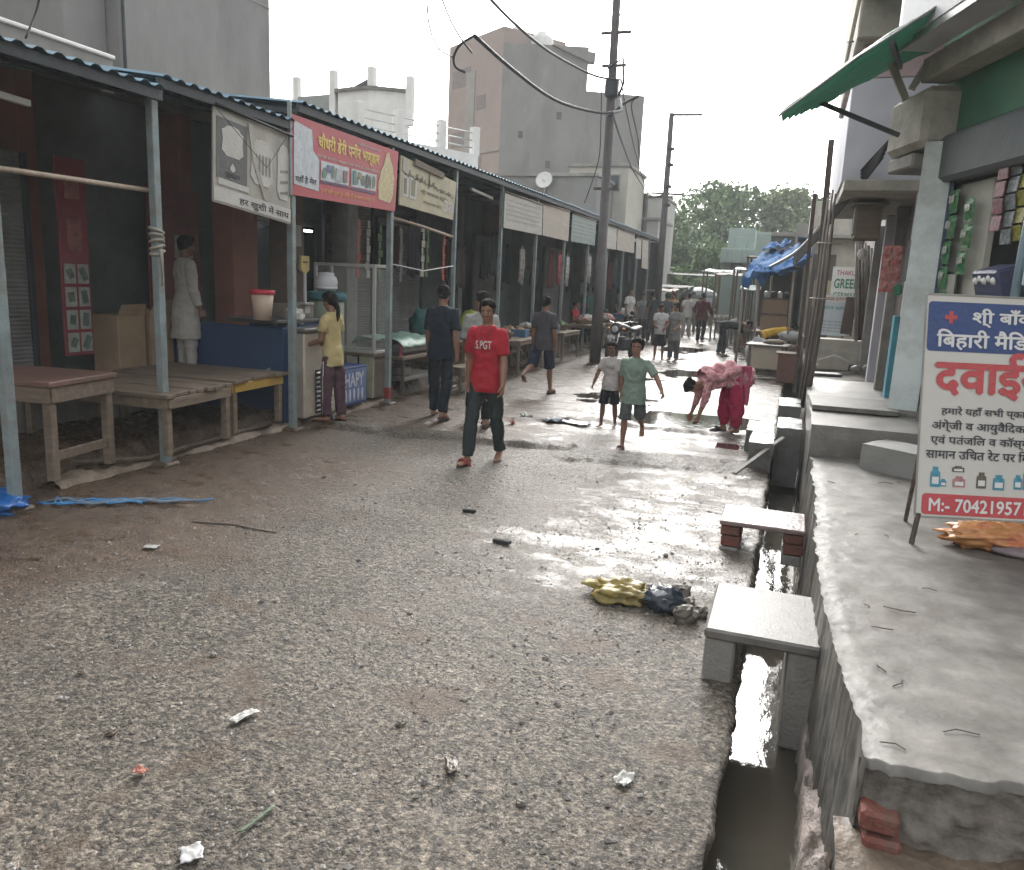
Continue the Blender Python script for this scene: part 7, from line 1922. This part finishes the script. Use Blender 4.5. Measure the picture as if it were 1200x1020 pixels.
far('man in a pale shirt walking behind the maroon shirt', 828, 384, 185, 1.68, ('pale_blue_shirt', (.36, .4, .44)), ('grey_trousers', (.2, .2, .2)))
far('distant person in beige under the grey umbrella', 817, 385, 180, 1.66, ('beige_shirt', (.4, .36, .3)), ('grey_trousers', (.2, .2, .2)))
far('distant person in brown left of the grey umbrella', 797, 384, 30, 1.64, ('brown_shirt', (.16, .10, .07)), ('dark_trousers', (.04, .04, .045)))
far('man in a white vest standing at the stalls past the tall pole', 735, 398, 240, 1.68, ('white_shirt', (.5, .5, .48)), ('dark_trousers', (.04, .04, .045)), z=.1, mid=True)
far('seller in dark clothes behind the tables past the tall pole', 722, 396, 260, 1.66, ('black_shirt2', (.03, .03, .035)), ('dark_trousers', (.04, .04, .045)), z=.1)
far('person in grey by the red patterned cloth near the far posts', 750, 399, 200, 1.62, ('grey_shirt3', (.2, .2, .21)), ('dark_trousers', (.04, .04, .045)))

# ------------------------------------------------------------------ motorbike by the pole
p = G(717, 428)
r = thing('motorbike', 'black motorbike parked facing us beside the tall pole', 'motorbike', (p.x + .1, p.y + .7, 0), RAD(180 - 14))
m_blk = M('black_bike_paint', (.015, .017, .02), .25, .2, 6)
m_chr = M('chrome', (.6, .6, .6), .18, .1, metal=.9, bump=0)
for y, nm in ((.62, 1), (-.66, 0)):
    b = MB()
    b.lathe((0, y, .30), [(.22, -.035), (.27, -.05), (.30, -.03), (.305, 0), (.30, .03), (.27, .05), (.22, .035)], 28, R=Matrix.Rotation(pi / 2, 3, 'Y'))
    w = b.build('wheel', m_rubber, r)
    b = MB()
    b.lathe((0, y, .30), [(.20, -.02), (.225, -.03), (.225, .03), (.20, .02)], 24, R=Matrix.Rotation(pi / 2, 3, 'Y'))
    for k in range(5): b.beam((0, y - .21 * cos(k * pi / 5), .30 - .21 * sin(k * pi / 5)), (0, y + .21 * cos(k * pi / 5), .30 + .21 * sin(k * pi / 5)), .02, .025)
    b.lathe((0, y, .3), [(0, -.06), (.05, -.05), (.05, .05), (0, .06)], 12, R=Matrix.Rotation(pi / 2, 3, 'Y')); b.build('rim', m_chr, w)
b = MB()
for s in (-1, 1): b.tube([(s * .085, .62, .30), (s * .085, .50, .62), (s * .09, .42, .92)], [.022, .024, .028], 8)
b.build('fork', m_chr, r)
b = MB(); b.sheet(lambda u, v: V((-.07 + .14 * u, .62 + .36 * sin(-.7 + 1.9 * (v)) , .30 + .345 * cos(-.7 + 1.9 * v) - .02 * (2 * u - 1) ** 2)), 6, 14); solid(b.build('mudguard', m_blk, r), .008)
b = MB(); b.tube([(-.36, .22, 1.02), (-.28, .32, 1.04), (-.08, .40, .98), (.08, .40, .98), (.28, .32, 1.04), (.36, .22, 1.02)], .013, 8); b.build('handlebar', m_chr, r)
for s in (-1, 1):
    b = MB(); b.tube([(s * .34, .24, 1.02), (s * .42, .14, 1.01)], .02, 8); b.build('grip', m_rubber, r)
    b = MB(); b.tube([(s * .27, .33, 1.04), (s * .33, .36, 1.2)], .008, 5); b.ell((s * .36, .36, 1.25), (.075, .02, .05), seg=12, rings=8); b.build('mirror', m_blk, r)
    b = MB(); b.ell((s * .2, .47, .86), (.045, .04, .03), seg=10, rings=7); b.build('indicator', M('amber', (.5, .2, .03), .3, .1), r)
b = MB(); b.loft([(V((0, .36, .86)), V((1, 0, 0)), V((0, 0, 1)), .15, .16), (V((0, .47, .86)), V((1, 0, 0)), V((0, 0, 1)), .135, .15), (V((0, .53, .84)), V((1, 0, 0)), V((0, 0, 1)), .10, .11)], 20); b.build('fairing', m_blk, r)
b = MB(); b.ell((0, .525, .85), (.088, .03, .082), seg=18, rings=10); b.build('headlight', M('lamp_glass', (.55, .57, .58), .1, .05, bump=0), r)
b = MB(); b.loft([(V((0, .30, .82)), V((1, 0, 0)), V((0, 0, 1)), .09, .09), (V((0, .15, .86)), V((1, 0, 0)), V((0, 0, 1)), .15, .12), (V((0, -.1, .83)), V((1, 0, 0)), V((0, 0, 1)), .14, .10), (V((0, -.2, .8)), V((1, 0, 0)), V((0, 0, 1)), .08, .06)], 16); b.build('fuel_tank', m_blk, r)
b = MB(); b.loft([(V((0, -.15, .82)), V((1, 0, 0)), V((0, 0, 1)), .10, .05), (V((0, -.4, .8)), V((1, 0, 0)), V((0, 0, 1)), .14, .055), (V((0, -.85, .86)), V((1, 0, 0)), V((0, 0, 1)), .11, .05)], 14); b.build('saddle', m_rubber, r)
b = MB(); b.box((0, .02, .48), (.26, .4, .34), b=.06); b.tube([(.14, .1, .35), (.16, -.3, .3), (.17, -.8, .36)], [.03, .035, .045], 8); b.build('engine', m_tin_dk, r)
b = MB(); b.box((0, .70, .66), (.2, .015, .09), b=.004); b.build('number_plate', m_white, r)
# ------------------------------------------------------------------ blue tarp and rope at the nearest post
b = MB(); b.ell((0, 0, .05), (.36, .24, .10), seg=40, rings=22, disp=lambda d: 1 + .35 * fbm(d.x * 3, d.y * 3, d.z * 3 + 4) + .15 * fbm(d.x * 9, d.y * 9, d.z * 9))
tag(b.build('tarp', M('bright_blue_tarp', (.015, .11, .36), .35, .3, 8, .4, 18), None, (-5.78, 4.25, 0)), 'crumpled bright blue tarp heaped at the foot of the nearest post', 'tarp')
rr = random.Random(9)
b = MB()
for k in range(6):
    pts = []
    for q in range(13):
        t = q / 12
        pts.append((-5.5 + 1.2 * t + .0 * k, 4.55 + .75 * t ** 1.3 + (.09 * (1 - t) + .02) * sin(q * 1.3 + k * 2) + rr.uniform(-.03, .03), height(-5.5 + 1.2 * t, 4.55 + .75 * t) + .015 + .012 * abs(sin(q * 2 + k))))
    b.tube(pts[:rr.randint(7, 13)], .008 if k else .014, 5, mat=0 if k % 3 else 1)
tag(b.build('frayed_rope', [M('blue_rope', (.05, .2, .42), .6, .3, 20), M('grey_blue_rope', (.16, .2, .25), .7, .3, 20)]), 'frayed blue rope trailing over the mud from the blue tarp', 'rope')
b = MB(); q0 = G(225, 613); b.tube([(q0.x, q0.y, height(q0.x, q0.y) + .004), (q0.x + .3, q0.y + .1, height(q0.x + .3, q0.y + .1) + .004), (q0.x + .7, q0.y + .08, height(q0.x + .7, q0.y + .08) + .002)], .006, 5); tag(b.build('stick', m_rust), 'thin dark stick lying on the wet mud', 'stick')
b = MB(); b.tube([(-5.95, 5.2, .15), (-5.75, 5.9, .07), (-5.8, 7.9, .1)], .03, 6); tag(b.build('hose', m_mud), 'muddy hose lying along the earth ledge', 'hose')

# ------------------------------------------------------------------ rubbish on the road
def rock(label, name, x, y, s, mat, seed, z=None, group=None, cat='stone'):
    b = MB(); b.ell((0, 0, s[2] * .55), s, seg=14, rings=9, smooth=False, disp=lambda d: 1 + .38 * fbm(d.x * 1.6 + seed, d.y * 1.6, d.z * 1.6) + .1 * fbm(d.x * 6, d.y * 6 + seed, d.z * 6))
    return tag(b.build(name, mat, None, (x, y, height(x, y) if z is None else z), seed), label, cat, group)
T = G(760, 705)
b = MB(); b.ell((0, 0, .04), (.20, .12, .07), seg=44, rings=26, disp=lambda d: 1 + .5 * fbm(d.x * 2, d.y * 2, d.z * 2 + 9, 2) + .10 * fbm(d.x * 7, d.y * 7, d.z * 7, 2))
tag(b.build('sack', M('dirty_yellow_sack', (.27, .205, .05), .45, .4, 9, .5, 25, dirt=(.10, .085, .05), dscale=7, damt=.9), None, (T.x - .18, T.y - .02, 0)), 'dirty yellow sack crumpled in the trash heap on the road', 'sack')
b = MB(); b.ell((0, 0, .05), (.13, .10, .075), seg=30, rings=18, disp=lambda d: 1 + .4 * fbm(d.x * 3, d.y * 3, d.z * 3 + 2))
tag(b.build('bag', M('dark_blue_plastic', (.025, .035, .05), .3, .4, 10, .4, 20), None, (T.x + .10, T.y - .05, .0)), 'dark plastic bag in the trash heap beside the yellow sack', 'bag')
b = MB(); b.ell((0, 0, .02), (.05, .03, .045), seg=16, rings=10, disp=lambda d: 1 + .4 * fbm(d.x * 3, d.y * 3, d.z * 3 + 5)); tag(b.build('plastic_scrap', M('grey_white_scrap', (.4, .42, .44), .4, .2, 12), None, (T.x + .08, T.y - .1, .06)), 'grey white plastic scrap on the dark bag of the trash heap', 'scrap')
m_stone = M('muddy_stone', (.13, .115, .095), .55, .4, 8, .6, 40)
for k, (dx, dy, s, lab) in enumerate(((.17, .14, .085, 'biggest dark stone at the back of the trash heap'), (.24, -.02, .07, 'broad stone on the drain side of the trash heap'), (.25, -.17, .075, 'squarish grey stone at the front of the trash heap'), (.33, -.06, .05, 'small stone furthest out by the slab'), (-.03, .12, .06, 'round brown stone behind the yellow sack'), (.02, .05, .06, 'stone between the sack and the dark bag'))):
    rock(lab, 'stone', T.x + dx, T.y + dy, (s, s * .8, s * .75), m_stone, k * 1.7, group='stones of the trash heap')
def scrap(label, name, px, py, w, d, mat, seed, hgt=.012, cat='litter'):
    g = G(px, py); b = MB()
    b.sheet(lambda u, v: V((-w / 2 + w * u + .15 * w * fbm(v * 2, seed), -d / 2 + d * v + .2 * d * fbm(u * 2, seed + 3), .012 + hgt * (.5 + fbm(u * 3 + seed, v * 3)) + .3 * hgt * fbm(u * 9, v * 9, seed))), 14, 10)
    return tag(solid(b.build(name, mat, None, (g.x, g.y, height(g.x, g.y)), seed), .003), label, cat)
m_pap = M('wet_white_paper', (.34, .335, .32), .5, .15, 9)
scrap('flat white wrapper lying on the near gravel', 'wrapper', 285, 845, .12, .045, m_pap, 1.2, .01)
scrap('crumpled silvery wrapper nearest the camera', 'wrapper', 226, 1003, .08, .07, M('silver_wrapper', (.33, .33, .33), .5, .3, 20, metal=.1), 2.4, .008)
scrap('small orange wrapper on the near gravel', 'wrapper', 164, 907, .05, .035, M('orange_wrapper', (.36, .12, .08), .4, .3, 20), 3.1)
scrap('pale flat stone chip near the drain', 'stone_chip', 730, 913, .09, .06, M('pale_chip', (.3, .3, .28), .5, .2, 10), 4.4, .012, 'stone')
scrap('brown wet leaf near the lower puddle', 'leaf', 530, 901, .10, .05, M('brown_leaf', (.07, .05, .035), .4, .3, 12), 5.2, .012, 'leaf')
scrap('white scrap on the brown mud', 'paper_scrap', 178, 644, .09, .06, m_pap, 6.6, .006)
scrap('green string of plastic on the near gravel', 'plastic_strip', 300, 963, .16, .012, M('dull_green_plastic', (.07, .11, .06), .6, .3, 20), 7.7, .004)
g = G(588, 637); b = MB(); b.box((0, 0, .02), (.14, .05, .03), Matrix.Rotation(.3, 3, 'Z'), b=.008); tag(b.build('wood_chip', m_dark, None, (g.x, g.y, height(g.x, g.y)), -.4), 'black wood chip lying on the wet road', 'wood chip')
g = G(550, 600); b = MB(); b.box((0, 0, .015), (.11, .04, .025), b=.008); tag(b.build('wood_chip', m_dark, None, (g.x, g.y, height(g.x, g.y)), .2), 'smaller black chip further up the wet road', 'wood chip')
scrap('white torn paper in the litter by the road seam', 'paper_scrap', 616, 489, .22, .12, m_pap, 8.8, .05)
scrap('black plastic spread in the litter by the road seam', 'plastic_scrap', 662, 495, .7, .3, M('black_plastic_litter', (.03, .03, .035), .3, .4, 14), 9.4, .03)
scrap('pale blue scrap on the black plastic litter', 'plastic_scrap', 650, 495, .25, .12, M('pale_blue_scrap', (.3, .35, .42), .4, .3, 20), 10.1, .05)
scrap('red scrap left of the litter by the road seam', 'plastic_scrap', 600, 497, .14, .08, M('red_scrap', (.3, .08, .07), .5, .3, 12), 11.3, .04)
rk = random.Random(21)
GS = [(372, 752), (640, 770), (95, 790), (420, 660), (250, 668), (855, 640), (780, 650), (700, 640), (480, 720), (545, 820), (330, 900), (60, 760), (610, 940), (700, 860), (380, 560), (440, 590), (800, 580), (650, 560), (130, 860), (250, 770), (470, 850), (850, 560)]
for k, (px, py) in enumerate(GS):
    g = G(px, py); s = rk.uniform(.008, .019)
    rock(['dark', 'grey', 'brownish', 'pale'][k % 4] + ' loose pebble lying on the wet road surface', 'pebble', g.x, g.y, (s * 1.3, s, s * .8), [m_stone, m_conc, m_mud, m_conc_lt][k % 4], k * 1.3, group='loose %s pebbles on the road' % ['dark', 'grey', 'brownish', 'pale'][k % 4])
for k in range(14):
    y = rk.uniform(2.7, 8); x = rk.choice((rk.uniform(.36, 1.2), rk.uniform(.32, .6)))
    s = rk.uniform(.008, .02); b = MB()
    b.tube([(0, 0, 0), (s * 3, s * 1.5, .004), (s * rk.uniform(4, 8), s, 0)], .0025, 4)
    tag(b.build('twig', m_rust, None, (x, y, plat_top(x, y) + .006), rk.uniform(0, 6)), 'tiny black twig lying on the wet cement walkway', 'twig', 'twigs on the cement walkway')
# ------------------------------------------------------------------ damp air
hz = bpy.data.materials.new('damp_air'); hz.use_nodes = True
_n = hz.node_tree
_n.nodes.remove(_n.nodes['Principled BSDF'])
pv = _n.nodes.new('ShaderNodeVolumePrincipled')
pv.inputs['Density'].default_value = .0020
pv.inputs['Color'].default_value = (.86, .91, .92, 1)
_n.links.new(pv.outputs[0], _n.nodes['Material Output'].inputs['Volume'])
b = MB(); b.add([(x, y, z) for z in (-1.7, 22) for x, y in ((-115, -35), (115, -35), (115, 195), (-115, 195))], [(3, 2, 1, 0), (4, 5, 6, 7), (0, 1, 5, 4), (1, 2, 6, 5), (2, 3, 7, 6), (3, 0, 4, 7)])
o = b.build('haze', hz); tag(o, 'thin pale damp air along the whole street', 'haze', None, 'stuff')
bpy.data.scenes.remove(TMP)
